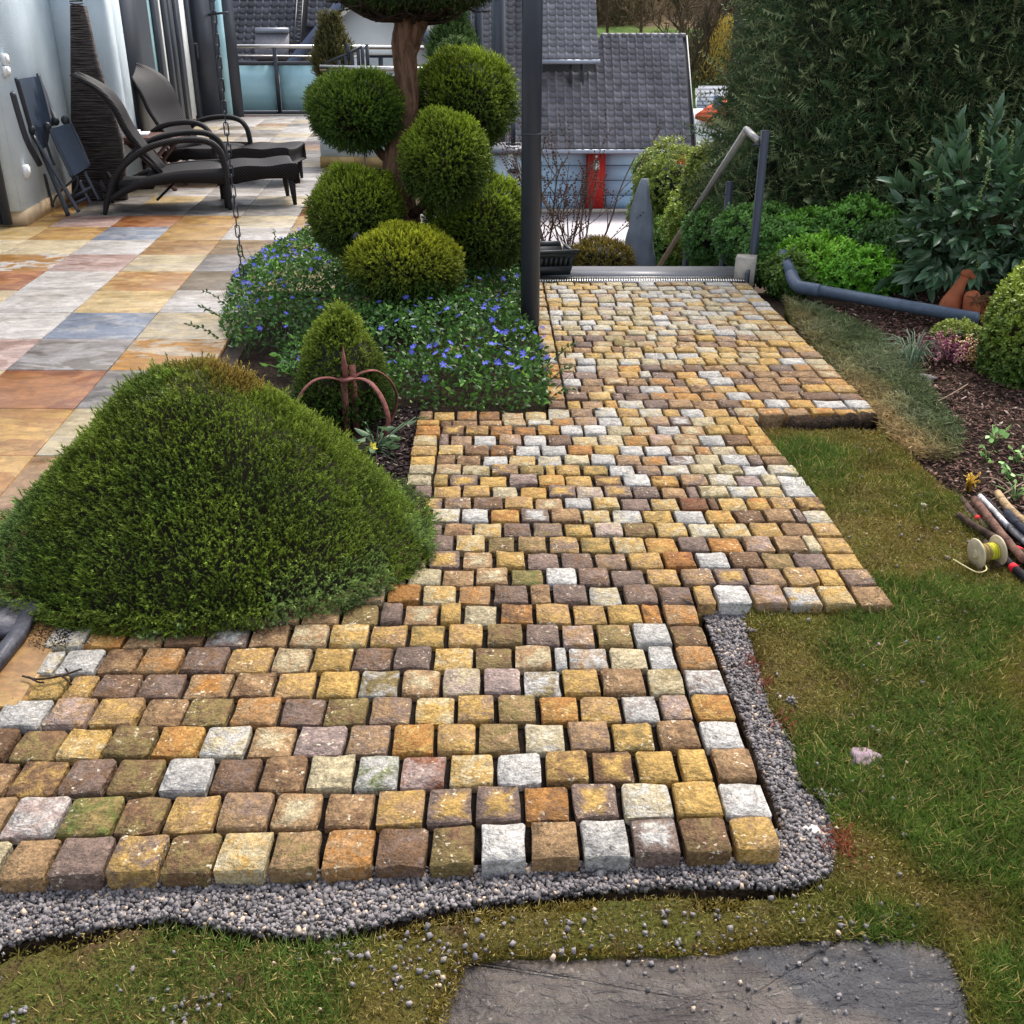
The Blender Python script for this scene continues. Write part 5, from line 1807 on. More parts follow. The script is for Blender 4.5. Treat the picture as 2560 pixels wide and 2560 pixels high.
for i, (a, b, c, r_, colr, lab, tape) in enumerate(STK):
    e = empty('stake', tuple(G(*b, -.03)), lab, 'stake', 'stakes and tubes piled by the lawn')
    z = -.028 + .012 * (i % 4)
    pts = spline([G(*a, z), G(*b, z + .004), G(*c, z)], 12)
    mb = MB()
    V0 = mb.n
    tube(mb, pts, r_ * (1 + rng.normal(0, .04, len(pts))), 9, np.array(colr))
    build(mb, 'shaft', M_BARK, e, True)
    if tape:
        k_ = int(np.argmin([np.linalg.norm(p - G(*tape, z)) for p in pts]))
        k_ = min(max(k_, 1), len(pts) - 2)
        d = unit(pts[k_ + 1] - pts[k_ - 1])
        mb = MB()
        tube(mb, [pts[k_] - d * .011, pts[k_] + d * .011], r_ * 1.12, 9, S(212, 40, 52))
        build(mb, 'red_tape', M_COL, e, True)
reel = empty('cord_reel', tuple(G(2470, 1390, -.03)), 'plastic reel with yellow cord lying on the lawn by the stakes', 'reel')
rc = G(2468, 1380, .015)
ax_ = unit(np.array([1, .12, .1]))
M_REEL = simple('aged_plastic', S(188, 172, 140), .55, .3, var=.18, nscale=40)
for s in (-1, 1):
    mb = MB()
    lathe(mb, [(.012, -.004), (.049, -.004), (.051, 0), (.049, .004), (.012, .004)], rc + ax_ * .036 * s, 26, axis=ax_)
    build(mb, 'flange', M_REEL, reel, True)
mb = MB()
lathe(mb, [(.011, -.046), (.015, -.046), (.015, .046), (.011, .046)], rc, 14, S(120, 108, 92), axis=ax_)
build(mb, 'hub', M_REEL, reel, True)
mb = MB()
Rm = np.array(Vector(ax_).to_track_quat('Z', 'Y').to_matrix())
tt_ = np.linspace(0, 1, 260)
hel = np.c_[np.cos(tt_ * 2 * math.pi * 18) * (.024 + .002 * np.sin(tt_ * 40)), np.sin(tt_ * 2 * math.pi * 18) * (.024 + .002 * np.cos(tt_ * 37)), (tt_ - .5) * .06]
cols = np.repeat(np.where(tt_[:, None] > .62, np.array(S(206, 196, 60)), np.array(S(150, 132, 80))), 5, 0)
tube(mb, hel @ Rm.T + rc, .0032, 5, cols, cap=False)
build(mb, 'cord', M_COL, reel, True)
mb = MB()
tube(mb, spline([rc + [-.01, -.03, -.04], G(2463, 1412, -.012), G(2466, 1425, -.01), G(2445, 1431, -.012), G(2420, 1420, -.012), G(2383, 1398, -.01)], 24), .0022, 5, S(206, 190, 140))
build(mb, 'cord_end', M_COL, reel, True)
for i, (ps, lab) in enumerate(([((2440, 1236), (2470, 1226), (2492, 1232), (2510, 1240)), 'thin bare twig arching over the stake ends'], [((2450, 1196), (2480, 1195), (2510, 1210), (2530, 1235)), 'long curved dry stalk on the mulch above the stakes'],
                              [((2465, 1255), (2500, 1240), (2560, 1205)), 'straight dry stalk running up to the weeds'], [((2270, 850), (2300, 840), (2350, 850)), 'dry twig lying behind the pipe'], [((2330, 1010), (2370, 990), (2420, 960)), 'dry twig leaning in the heather'])):
    mb = MB()
    tube(mb, spline([G(*p, -.03 + .02 * (0 < k_ < len(ps) - 1)) for k_, p in enumerate(ps)], 10), .003, 5, S(150, 128, 108))
    tag(build(mb, 'twig', M_BARK), lab, 'twig', 'dry twigs on the mulch')
mb = MB()
for P_ in ([(56, 1690), (95, 1698), (150, 1690), (205, 1672)], [(150, 1688), (168, 1700), (178, 1712)], [(164, 1672), (172, 1684)], [(70, 1692), (95, 1705), (110, 1706)]):
    tube(mb, spline([G(*p, .012) for p in P_], 10), .0028, 5, S(62, 50, 44))
tag(build(mb, 'twig', M_BARK), 'dark forked twig lying on the setts at the left edge', 'twig')

# dark board frame at the left edge
bf = empty('board_frame', tuple(G(60, 1580)), 'dark weathered board frame lying on the terrace edge at the left', 'board')
for q in ([(-140, 1518), (112, 1520), (62, 1602), (-190, 1608)], [(112, 1522), (66, 1604), (-40, 1735), (-70, 1735), (30, 1604), (72, 1532)], [(-190, 1700), (-30, 1706), (-70, 1770), (-240, 1765)]):
    q = [G(*p)[:2] for p in q][::-1]
    mb = MB()
    prism(mb, q, .006, .030 if len(q) == 4 else .034)
    build(mb, 'board', simple('weathered_slate_board', S(66, 66, 74), .5, .4, var=.45, nscale=45, bump=.5, bscale=80), bf)
P = scatter_xy([G(*p)[:2] for p in ((60, 1530), (200, 1560), (170, 1625), (110, 1640), (60, 1600))], 420)
V, T, C = instance((OCTA[0] * [1, .4, .25], OCTA[1], np.zeros(6)), np.c_[P, np.full(420, .008)], rng.normal(size=(420, 3)), rng.uniform(.002, .007, 420), np.array(S(46, 36, 32)) * rng.uniform(.5, 1.6, (420, 1)))
to_stuff('crumbs', [(V, T, C)], M_COL, 'dark soil crumbs and needles on the setts under the cushion', 'debris')
P = np.vstack([scatter_xy(bed, 700)])
V, T, C = instance((OCTA[0] * [1, .4, .25], OCTA[1], np.zeros(6)), np.c_[P, np.full(len(P), .004)], rng.normal(size=(len(P), 3)), rng.uniform(.0012, .0032, len(P)), np.array(S(60, 48, 40)) * rng.uniform(.5, 1.6, (len(P), 1)))
to_stuff('grit', [(V, T, C)], M_COL, 'fine dark grit crumbs strewn over the setts', 'debris')

# ------------------------------------------------------------------ house on the left
P0, P1, P2, P3, P4 = [G(*p)[:2] for p in ((67, 564), (203, 480), (326, 478), (362, 456), (508, 303))]
house = empty('house', (*P1, 0), 'pale blue-white rendered house wall with sandstone plinth and sliding glass doors', 'house')
dA = unit(P1 - P0)
mb = MB()
wallbox(mb, P0, P1, .30, .12, 3.4)
wallbox(mb, P2, P1 + np.array([-.3, 0]), -.30, .12, 3.4)
wallbox(mb, P2 + (P1 - P2) * .003, P3, .28, .12, 3.39)
build(mb, 'wall', M_PLASTER, house)
M_PLINTH = simple('sandstone_plinth', S(192, 168, 134), .7, .25, var=.2, nscale=9, bump=.2)
for a, b, th in ((P0 + dA * .004, P0 + (P1 - P0) * .48, .32), (P0 + (P1 - P0) * .482, P1, .32)):
    n_ = np.array([dA[1], -dA[0]]) * .012
    mb = MB()
    wallbox(mb, a + n_, b + n_, th, 0, .118)
    build(mb, 'plinth_stone', M_PLINTH, house)
mb = MB()
wallbox(mb, P2 + [.0, -.012], P1 + [0, -.012], -.2, 0, .118)
build(mb, 'plinth_stone', M_PLINTH, house)
mb = MB()
wallbox(mb, P2 + [.012, 0], P3 + [.012, 0], .2, 0, .118)
build(mb, 'plinth_stone', M_PLINTH, house)
# reveal, dark door frame left of the wall end
nA = np.array([-dA[1], dA[0]])
e0 = P0 + nA * .12 - dA * .02
mb = MB()
wallbox(mb, P0 + nA * .02 - dA * .001, P0 + nA * .28 - dA * .001, -.02 if False else .02, .12, 3.4)
build(mb, 'reveal', M_PLASTER, house)
df = None
for k_, (o0, w_, dp) in enumerate(((.10, .06, .05), (.16, .5, .02))):
    mb = MB()
    s = P0 + nA * (.0 + o0) - dA * .03
    wallbox(mb, s, s + nA * w_, -dp if False else dp, 0.02, 2.6)
    build(mb, ['door_frame', 'door_leaf'][k_], M_DARK, house)
# fittings
def wall_pt(px, py):
    d = ray(px, py)
    n2 = np.array([dA[1], -dA[0], 0])
    t = ((np.array([*P0, 0]) - _c) @ n2) / (d @ n2)
    return _c + t * d


for (x0, y0), (x1, y1), nm, lab in (((1, 135), (11, 162), 'wall_light', 'upper white rectangular fitting on the house wall'), ((2, 166), (16, 190), 'wall_light', 'lower white rectangular fitting of the pair on the house wall'), ((54, 414), (66, 443), 'wall_socket', 'white socket box low on the house wall behind the folding chair')):
    a, b = wall_pt(x0, y0), wall_pt(x1, y1)
    mb = MB()
    n2 = -nA * .03
    c = (a + b) / 2
    hw = max(.045, abs((b - a)[:2] @ dA) / 2)
    hh = abs(b[2] - a[2]) / 2
    s, e = c[:2] - dA * hw, c[:2] + dA * hw
    wallbox(mb, s + nA * .002, e + nA * .002, -.035, c[2] - hh, c[2] + hh)
    s2, e2 = c[:2] - dA * hw * .7 - nA * .033, c[:2] + dA * hw * .7 - nA * .033
    wallbox(mb, s2, e2, -.012, c[2] - hh * .7, c[2] + hh * .75)
    tag(build(mb, nm, M_PLASTIC), lab, 'wall fitting')
# woven fibre panel leaning in the recess
wp = empty('woven_panel', (*(P1 + [.25, -.5]), 0), 'tall brown woven fibre panel tapering upward in the wall recess', 'garden ornament')
yq = 10.35
prof_px = [(176, 480), (177, 300), (175, 15), (210, 15), (222, 70), (240, 150), (262, 220), (285, 290), (303, 350), (310, 420), (312, 480)]
pp = [D(*p, yq) for p in prof_px]
pp[0][2] = pp[-1][2] = 0.0
mb = MB()
n = len(pp)
V = np.array(pp + [p + [-.0, .07, 0] for p in pp])
F = [tuple(range(n)), tuple(range(2 * n - 1, n - 1, -1))] + [(i, n + i, n + (i + 1) % n, (i + 1) % n) for i in range(n)]
mb.add(V, F)
build(mb, 'panel', M_FIBRE, wp)
mb = MB()
for i in range(100):
    z = .02 + i * .0183
    xl = np.interp(z, [p[2] for p in pp[0:3]], [p[0] for p in pp[0:3]])
    r3 = pp[3:][::-1]
    xr = np.interp(z, [p[2] for p in r3], [p[0] for p in r3])
    tube(mb, spline([(xl + .004, yq - .003, z), ((xl + xr) / 2, yq - .012, z + rng.normal(0, .006)), (xr - .004, yq - .003, z + rng.normal(0, .004))], 6), .0062, 5)
o = build(mb, 'weft', M_FIBRE, wp, True)
# glazed folding doors
dB = unit(P4 - P3)
nB = np.array([-dB[1], dB[0]])
LB = np.linalg.norm(P4 - P3)
doors = empty('folding_doors', (*P3, 0), 'dark framed folding glass doors of the house with pale curtains behind', 'door')


def strip(nm, t0, t1, inset, th, z0, z1, mat):
    mb = MB()
    a, b = P3 + dB * LB * t0 + nB * inset, P3 + dB * LB * t1 + nB * inset
    wallbox(mb, a, b, th, z0, z1)
    build(mb, nm, mat, doors)


strip('blind', .02, .285, .0, .05, .0, 2.6, M_DARK)
strip('pane', .29, .375, .05, .01, .06, 2.5, M_FROST)
strip('frame', .375, .42, .0, .07, 0, 2.6, M_DARK)
strip('frame', .425, .455, .015, .07, 0, 2.6, simple('olive_frame', S(96, 98, 94), .4, .4, var=.05))
strip('curtain', .455, .52, .05, .03, .03, 2.5, M_CURTAIN)
strip('frame', .52, .56, .0, .06, 0, 2.6, M_DARK)
strip('pane', .56, .60, .04, .01, .03, 2.5, M_GLASS)
strip('frame', .60, .66, .01, .06, 0, 2.6, M_DARK)
strip('pane', .66, .70, .04, .01, .03, 2.5, M_GLASS)
strip('frame', .70, .745, .0, .06, 0, 2.6, M_DARK)
strip('frame', .75, .80, .02, .05, 0, 2.6, M_DARK)
strip('curtain', .80, .96, .06, .02, .12, 2.5, M_CURTAIN)
strip('frame', .96, 1.0, .0, .08, 0, 2.6, M_DARK)
strip('sill', .0, 1.0, .03, .3, .0, .05, M_CONC)
strip('room_wall', .0, 1.0, .35, .1, 0, 2.6, M_BLACK)
# open leaf standing outward at the far end
oa = P4 + dB * .05
od = unit(np.array([.55, .35]))
leafd = empty('open_door_leaf', (*oa, 0), 'opened dark framed glass door leaf at the far end of the house', 'door')
for nm, t0, t1, mat, th in (('stile', 0, .20, M_DARK, .06), ('stile', .20, .26, M_DARK, .05), ('pane', .26, .33, M_FROST, .015), ('stile', .33, .45, M_DARK, .06)):
    mb = MB()
    wallbox(mb, oa + od * t0 * 1.6, oa + od * t1 * 1.6, th, .03, 2.5)
    build(mb, nm, mat, leafd)
mb = MB()
h0 = np.array([*(P3 + dB * LB * .93 - nB * .02), 1.2])
tube(mb, [h0, h0 - [*(nB * .06), 0], h0 + [*(dB * .05 - nB * .06), -.0], h0 + [*(dB * .05 - nB * .06), -.22]], .012, 6)
build(mb, 'handle', M_DARK, doors)
mb = MB()
hk = np.array([*(oa + od * .3), 1.62])
tube(mb, [hk, hk + [.2, -.06, .02], hk + [.33, -.1, .03]], .02, 6)
build(mb, 'stay', M_DARK, leafd)

# ------------------------------------------------------------------ terrace railing and low wall
gl = empty('glass_railing', (-4.5, 20.3, 0), 'frosted glass terrace railing with steel handrail and dark posts', 'railing')
gy = 20.35
gx0, gx1 = D(430, 200, gy)[0], D(840, 200, gy)[0]
gm = D(694, 200, gy)[0]
zb, zt = .02, D(700, 158, gy)[2]
for x0, x1 in ((gx0 - 1.6, gx0 - .2), (gx0 - .14, gm - .035), (gm + .035, gx1)):
    mb = MB()
    box(mb, ((x0 + x1) / 2, gy, (zb + .03 + zt - .03) / 2), (x1 - x0, .02, zt - zb - .07))
    build(mb, 'pane', M_FROST, gl)
for z, s in ((zb, .05), (zt, .06)):
    mb = MB()
    box(mb, ((gx0 + gx1) / 2 - .8, gy, z), (gx1 - gx0 + 1.6, .05, s))
    build(mb, 'profile', M_DARK, gl)
ztop_ = D(700, 116, gy)[2]
for x in (gx0 - .17, gm):
    mb = MB()
    box(mb, (x, gy - .03, ztop_ / 2), (.06, .06, ztop_))
    build(mb, 'post', M_DARK, gl)
mb = MB()
tube(mb, [(gx0 - 1.6, gy - .03, ztop_ + .02), (gx1 + 1.6, gy - .03, ztop_ - .02)], .035, 10)
build(mb, 'handrail', M_STEEL, gl, True)
mb = MB()
tube(mb, [(gx0 - 1.6, gy - .03, (ztop_ + zt) / 2 + .01), (gx1 + .4, gy - .03, (ztop_ + zt) / 2 - .03)], .013, 8)
build(mb, 'middle_rail', M_STEEL, gl, True)

lw = empty('low_wall', tuple(G(804, 418)), 'low pale rendered terrace wall with sandstone foot and steel rail', 'wall')
w0, w1 = G(804, 418)[:2], G(1330, 424)[:2]
w2 = w0 + (G(798, 300)[:2] - w0) * .0 + np.array([-.02, 1.6])
mb = MB()
wallbox(mb, w0, w0 + (w1 - w0) * .55, .25, .12, .62)
build(mb, 'wall', M_PLASTER, lw)
for t0, t1 in ((0, .165), (.167, .36), (.362, .55)):
    mb = MB()
    wallbox(mb, w0 + (w1 - w0) * t0 + [-.01, -.015], w0 + (w1 - w0) * t1 + [-.01, -.015], .28, 0, .118)
    build(mb, 'plinth_stone', simple('ochre_plinth', S(176, 146, 96), .65, .25, var=.3, nscale=6), lw)
mb = MB()
wallbox(mb, w0 + [-.02, -.02], w0 + (w1 - w0) * .56, .3, .62, .66)
build(mb, 'coping', M_GRANITE, lw)
rz_ = D(820, 170, 12.75)[2]
mb = MB()
tube(mb, [(*(w0 + [.05, .1]), rz_), (*(w0 + (w1 - w0) * .56 + [0, .1]), rz_ - .02)], .03, 10)
build(mb, 'handrail', M_STEEL, lw, True)
mb = MB()
tube(mb, [(*(w0 + (w1 - w0) * .2 + [0, .1]), rz_ - .17), (*(w0 + (w1 - w0) * .56 + [0, .1]), rz_ - .18)], .015, 8)
build(mb, 'middle_rail', M_STEEL, lw, True)
for t in (.06, .54):
    mb = MB()
    box(mb, (*(w0 + (w1 - w0) * t + [0, .1]), (rz_ + .64) / 2), (.04, .04, rz_ - .66))
    build(mb, 'post', M_DARK, lw)
# dark railing posts behind the low wall
drl = empty('dark_railing', tuple(D(910, 190, 15)), 'short dark metal fence posts of the lower stair beyond the low wall', 'railing')
for (x, y0, y1) in ((846, 150, 196), (864, 140, 196), (880, 132, 196), (895, 124, 194), (905, 118, 192), (917, 111, 190), (869, 108, 150)):
    a, b = D(x, y0, 15), D(x, y1, 15)
    mb = MB()
    box(mb, (a[0], 15, (a[2] + b[2]) / 2), (.042, .042, a[2] - b[2]))
    build(mb, 'post', M_DARK, drl)
mb = MB()
tube(mb, [D(812, 158, 15), D(862, 138, 15), D(905, 116, 15)], .02, 6)
tube(mb, [D(820, 178, 15), D(918, 172, 15)], .015, 6)
build(mb, 'rail', M_DARK, drl)
# right end wall with granite coping and lamp
ew = empty('stair_wall', tuple(D(1270, 440, 12.2)), 'white rendered stair wall with dark granite coping behind the post', 'wall')
a, b = D(1232, 385, 12.2), D(1322, 385, 12.2)
mb = MB()
wallbox(mb, a, b, .4, a[2] - 1.2, a[2])
build(mb, 'wall', M_PLASTER, ew)
mb = MB()
wallbox(mb, a + [-.06, -.06, 0], b + [.02, -.06, 0], .8, a[2], a[2] + .05)
build(mb, 'coping', M_GRANITE, ew)
mb = MB()
c = D(1283, 352, 12.4)
box(mb, c + [0, 0, .12], (.05, .05, .34))
box(mb, c + [0, 0, -.03], (.17, .1, .02))
build(mb, 'rail_foot', M_DARK, ew)
mb = MB()
c = D(1284, 428, 12.15)
V, F = ICO2
mb.add(V * [.075, .05, .028] + c, F)
tag(build(mb, 'bulkhead_lamp', M_BLACK, smooth=True), 'black oval bulkhead lamp on the white stair wall', 'lamp')
mb = MB()
c = D(1283, 428, 12.08)
for i, (px, top_w) in enumerate(((1198, .06), (1247, .082), (1174, .045))):
    yy = (15.2, 13.8, 16.0)[i]
    c = D(px, 200, yy)
    mb = MB()
    tube(mb, [(c[0], yy, -2.0), (c[0], yy, 4.2)], top_w, 16)
    tag(build(mb, 'dark_column', M_POST, smooth=True), ['middle dark round column of the carport before the tiled roof', 'thickest dark round column of the carport before the tiled roof', 'thinnest dark column of the carport beside the conifer'][i], 'column', 'carport columns')

# conifers beyond the terrace
def spire(name, base, h, r, n, b0, t0, label, seed):
    e = empty(name, tuple(base), label, 'tree')
    t = rng.uniform(0, 1, n)
    a = rng.uniform(0, 6.28, n)
    rr_ = r * np.clip(np.sin(np.clip(t * 1.05 + .18, 0, 1.0) * math.pi * .92), .12, 1) ** .7 * (.7 + .5 * vnoise(a * 1.5, t * 9, seed))
    p = np.array(base) + np.c_[rr_ * np.cos(a), rr_ * np.sin(a), t * h]
    b = np.array(b0) * rng.uniform(.65, 1.25, (n, 1))
    V, T, C = instance(SPRIG, p, np.c_[np.cos(a) * .6, np.sin(a) * .6, np.full(n, 1.0)] + rng.normal(0, .25, (n, 3)), rng.uniform(.09, .16, n), b, np.array(t0) * rng.uniform(.7, 1.2, (n, 1)))
    mb = MB().add(V, T, C)
    lathe(mb, [(r * .3, 0), (r * .62, h * .25), (r * .5, h * .6), (.02, h * .93)], base, 8, S(40, 36, 22))
    build(mb, 'crown', M_NEEDLE, e)
    mb = MB()
    tube(mb, [np.array(base) + [0, 0, -.8], np.array(base) + [0, 0, .2]], .04, 6, S(84, 66, 50))
    build(mb, 'trunk', M_BARK, e)


spire('column_conifer', D(836, 215, 16.0), D(836, 48, 16)[2] - D(836, 215, 16)[2], .22, 1500, S(60, 62, 34), S(104, 98, 56), 'slim brownish columnar conifer at the end of the glass railing', 3)
spire('garden_conifer', D(1135, 190, 15.0), D(1135, 40, 15)[2] - D(1135, 190, 15)[2], .27, 2200, S(44, 66, 34), S(86, 110, 54), 'green conifer behind the topiary and the dark columns', 9)
foliage_ball(None, D(1142, 158, 14.4), (.2, .2, .2), 700, S(44, 64, 34), S(86, 110, 54), 'cypress_shrub', (.08, .14), .4, 12)
tag(bpy.data.objects['cypress_shrub'], 'dark green shrub just left of the garden conifer', 'shrub')
foliage_ball(None, D(845, 240, 13.6), (.3, .25, .16), 900, S(44, 60, 34), S(80, 100, 50), 'wall_shrub', (.06, .1), .4, 13)
tag(bpy.data.objects['wall_shrub'], 'dark shrub peeping over the low wall behind the upper left pad', 'shrub')

# ------------------------------------------------------------------ neighbouring houses with tiled roofs
def tile_template(w, l):
    us = [0, .08, .24, .32, .62, .80, 1.02]
    hs = [.0, .062, .066, .012, .0, .006, .012]
    V, F = [], []
    for (yy, dz) in ((0, .045), (l * 1.08, .0)):
        for u, h in zip(us, hs):
            V.append((u * w, yy, h * w / .29 + dz))
    for u, h in zip(us, hs):
        V.append((u * w, .004, -.02))
    k = len(us)
    for i in range(k - 1):
        F.append((i, i + 1, k + i + 1, k + i))
        F.append((2 * k + i, 2 * k + i + 1, i + 1, i))
    return np.array(V), np.array(F)


def tiled_roof(parent, o, ux, uy, cols, rows, w, l, colr, limit, skip=None, seed=0):
    """o: lower left corner; ux along the eave, uy up the slope"""
    ux, uy = unit(np.array(ux, float)), unit(np.array(uy, float))
    un = np.cross(ux, uy)
    tv, tf = tile_template(w, l)
    me = make_mesh('roof_tile', tv, [tf], np.tile(colr, (len(tv), 1)))
    me.materials.append(M_ROOF)
    R = Matrix((ux, uy, un)).transposed()
    mb = MB()
    n = 0
    jobs = [(j, i) for j in range(rows) for i in range(cols) if not (skip and skip(i, j))]
    jobs.sort(key=lambda t: (-(t[1]), t[0]) if False else (0, 0))
    for j, i in jobs:
        p = np.array(o) + ux * w * i + uy * l * j
        if n < limit:
            ob = link('roof_tile', me, None, parent, tuple(p))
            ob.rotation_euler = R.to_euler()
        else:
            V = tv @ np.array(R).T + p
            mb.add(V, tf, np.array(colr) * random.uniform(.82, 1.15))
        n += 1
    if mb.n:
        ob = build(mb, 'roof_tiles', M_ROOF, parent)
        ob['kind'] = 'stuff'


TILE = S(128, 124, 126)
GY = 38.0
gh = empty('garage_house', (4, GY + .6, -4.6), 'house with grey tiled roof over blue garage doors set in red walls', 'house')
s45 = math.sin(math.radians(46))
c45 = math.cos(math.radians(46))
ex0, ex1 = D(1160, 375, GY)[0], D(1737, 375, GY)[0]
ez = D(1500, 372, GY)[2]
W_, L_ = .2905, .268
nR = 18
sp = D(1502, 104, 41.2)[0]
cols = int(round((ex1 - ex0) / W_))
csplit = int((sp - ex0) / W_)
cdorm = int((D(1338, 150, 40)[0] - ex0) / W_)
# right half of the lower roof first: its tiles are the parts
tiled_roof(gh, (ex0 + W_ * cdorm, GY, ez), (1, 0, 0), (0, c45, s45), cols - cdorm, nR, W_, L_, TILE, 300, skip=lambda i, j: (i + cdorm < csplit - 0 and j > 11))
tiled_roof(gh, (ex0 - W_ * 4, GY, ez), (1, 0, 0), (0, c45, s45), cdorm + 4, 34, W_, L_, TILE, 0)
uy0 = D(1420, 148, 39.2)
nU = 24
tiled_roof(gh, (ex0 + W_ * cdorm, 39.2, uy0[2]), (1, 0, 0), (0, c45, s45), csplit - cdorm, nU, W_, L_, S(138, 134, 136), 0)
mb = MB()
hexa(mb, [(ex0 - 1.2, GY + .02, ez - .12), (ex1, GY + .02, ez - .12), (ex1, GY + nR * L_ * c45, ez + nR * L_ * s45 - .12), (ex0 - 1.2, GY + nR * L_ * c45, ez + nR * L_ * s45 - .12)],
     [(ex0 - 1.2, GY + .02, ez - .03), (ex1, GY + .02, ez - .03), (ex1, GY + nR * L_ * c45, ez + nR * L_ * s45 - .03), (ex0 - 1.2, GY + nR * L_ * c45, ez + nR * L_ * s45 - .03)], S(60, 60, 64))
xu0, xu1 = ex0 + W_ * cdorm, ex0 + W_ * csplit
hexa(mb, [(xu0, 39.22, uy0[2] - .14), (xu1, 39.22, uy0[2] - .14), (xu1, 39.2 + nU * L_ * c45, uy0[2] + nU * L_ * s45 - .14), (xu0, 39.2 + nU * L_ * c45, uy0[2] + nU * L_ * s45 - .14)],
     [(xu0, 39.22, uy0[2] - .03), (xu1, 39.22, uy0[2] - .03), (xu1, 39.2 + nU * L_ * c45, uy0[2] + nU * L_ * s45 - .03), (xu0, 39.2 + nU * L_ * c45, uy0[2] + nU * L_ * s45 - .03)], S(60, 60, 64))
build(mb, 'roof_deck', M_COL, gh)
for nm, y, z, x0, x1 in (('gutter', GY - .05, ez - .08, ex0 - 1.2, ex1 + .05), ('gutter', 39.14, uy0[2] - .08, xu0, xu1 + .05)):
    mb = MB()
    tube(mb, [(x0, y, z), (x1, y, z)], .075, 8)
    build(mb, nm, simple('zinc_gutter', S(150, 156, 166), .4, .4, .4, var=.06), gh, True)
rz = ez + nR * L_ * s45
ry = GY + nR * L_ * c45
for i in range(12):
    x0 = sp + (ex1 - sp) * i / 12
    mb = MB()
    tube(mb, [(x0, ry + .03, rz + .03), (x0 + (ex1 - sp) / 12 - .015, ry + .03, rz + .03)], [.10, .09], 8, TILE)
    build(mb, 'ridge_tile', M_ROOF, gh, True)
# verge boards
mb = MB()
hexa(mb, [(ex1 + .0, GY, ez - .16), (ex1 + .05, GY, ez - .16), (ex1 + .05, ry, rz - .16), (ex1, ry, rz - .16)], [(ex1, GY, ez + .05), (ex1 + .05, GY, ez + .05), (ex1 + .05, ry, rz + .05), (ex1, ry, rz + .05)])
build(mb, 'verge', M_DARK, gh)
# recess below the upper roof
mb = MB()
box(mb, ((xu0 + xu1) / 2, 40.6, uy0[2] - .45), (xu1 - xu0, .1, 1.1), col=S(40, 42, 48))
build(mb, 'recess_wall', M_DARK, gh)
mb = MB()
box(mb, (xu1 - .9, 39.9, uy0[2] - .5), (.12, .12, .9))
box(mb, (xu1 - .5, 39.9, uy0[2] - .5), (.12, .12, .9))
build(mb, 'recess_post', M_DARK, gh)
gz = D(1590, 528, GY + .6)[2]
WY = GY + .55
x = lambda px: D(px, 450, WY)[0]
for a, b in ((1150, 1212), (1468, 1512), (1678, 1732)):
    mb = MB()
    box(mb, ((x(a) + x(b)) / 2, WY + .2, (gz + ez) / 2), (x(b) - x(a), .4, ez - gz))
    build(mb, 'red_pier', M_RED, gh)
mb = MB()
box(mb, ((x(1150) + x(1732)) / 2, WY + .25, ez - .06), (x(1732) - x(1150), .5, .16))
build(mb, 'red_lintel', M_RED, gh)
mb = MB()
box(mb, ((x(1150) + x(1732)) / 2, WY + 4.0, (gz + ez) / 2), (x(1732) - x(1150) - .1, 6.0, ez - gz - .2))
build(mb, 'body_wall', M_WHITE, gh)
for a, b in ((1212, 1468), (1512, 1678)):
    dr = None
    hgt_ = ez - .14 - gz
    mb = MB()
    box(mb, ((x(a) + x(b)) / 2, WY + .37, gz + hgt_ / 2), (x(b) - x(a), .02, hgt_), col=S(60, 70, 80))
    dr = build(mb, 'garage_door', M_DARK, gh)
    for i in range(4):
        mb = MB()
        box(mb, ((x(a) + x(b)) / 2, WY + .335, gz + hgt_ * (i + .5) / 4), (x(b) - x(a) - .04, .04, hgt_ / 4 - .025))
        build(mb, 'door_panel', M_BLUE, dr)
mb = MB()
c = D(1491, 413, WY - .03)
box(mb, c, (.21, .04, .30), col=S(190, 180, 165))
box(mb, c + [0, -.025, 0], (.10, .02, .20), col=S(236, 234, 228))
build(mb, 'wall_plate', M_COL, gh)
mb = MB()
V, F = ICO2
mb.add(V * .045 + D(1491, 391, WY - .05), F, S(240, 236, 230))
build(mb, 'wall_lamp', M_COL, gh, True)
mb = MB()
yard = [(-6, 30.5), (14, 30.5), (14, GY + 1.0), (-6, GY + 1.0)]
prism(mb, yard, gz - .5, gz - .02)
m = NT('pale_yard_paving', .9, .15)
br = m.n.new('ShaderNodeTexBrick')
m.l.new(m.mapping((3.5, 3.5, 1)), br.inputs[0])
br.inputs['Color1'].default_value = (*S(206, 200, 200), 1)
br.inputs['Color2'].default_value = (*S(190, 184, 186), 1)
br.inputs['Mortar'].default_value = (*S(150, 144, 146), 1)
br.inputs['Mortar Size'].default_value = .02
m.base(br.outputs[0])
tag(build(mb, 'yard', m.m), 'pale paved yard before the blue garage doors', 'pavement', kind='structure')
mb = MB()
box(mb, (4, 32.0, gz + .02), (20, .3, .12))
box(mb, (4, WY - .12, gz + .04), (14, .25, .14))
tag(build(mb, 'kerb', M_CONC), 'low kerbs edging the pale yard', 'kerb', kind='structure')

# house with dark roof behind the railing, and the white gable in front of it
LY = 34.0
nh_ = empty('neighbour_house', (-9.5, LY, -4.5), 'neighbour house with dark grey tiled roof seen above the glass railing', 'house')
tw_, tl_ = .235, .245
lx0 = D(400, 150, LY)[0]
lz = D(600, 165, LY)[2]
lcols = int((D(930, 150, LY)[0] - lx0) / tw_)


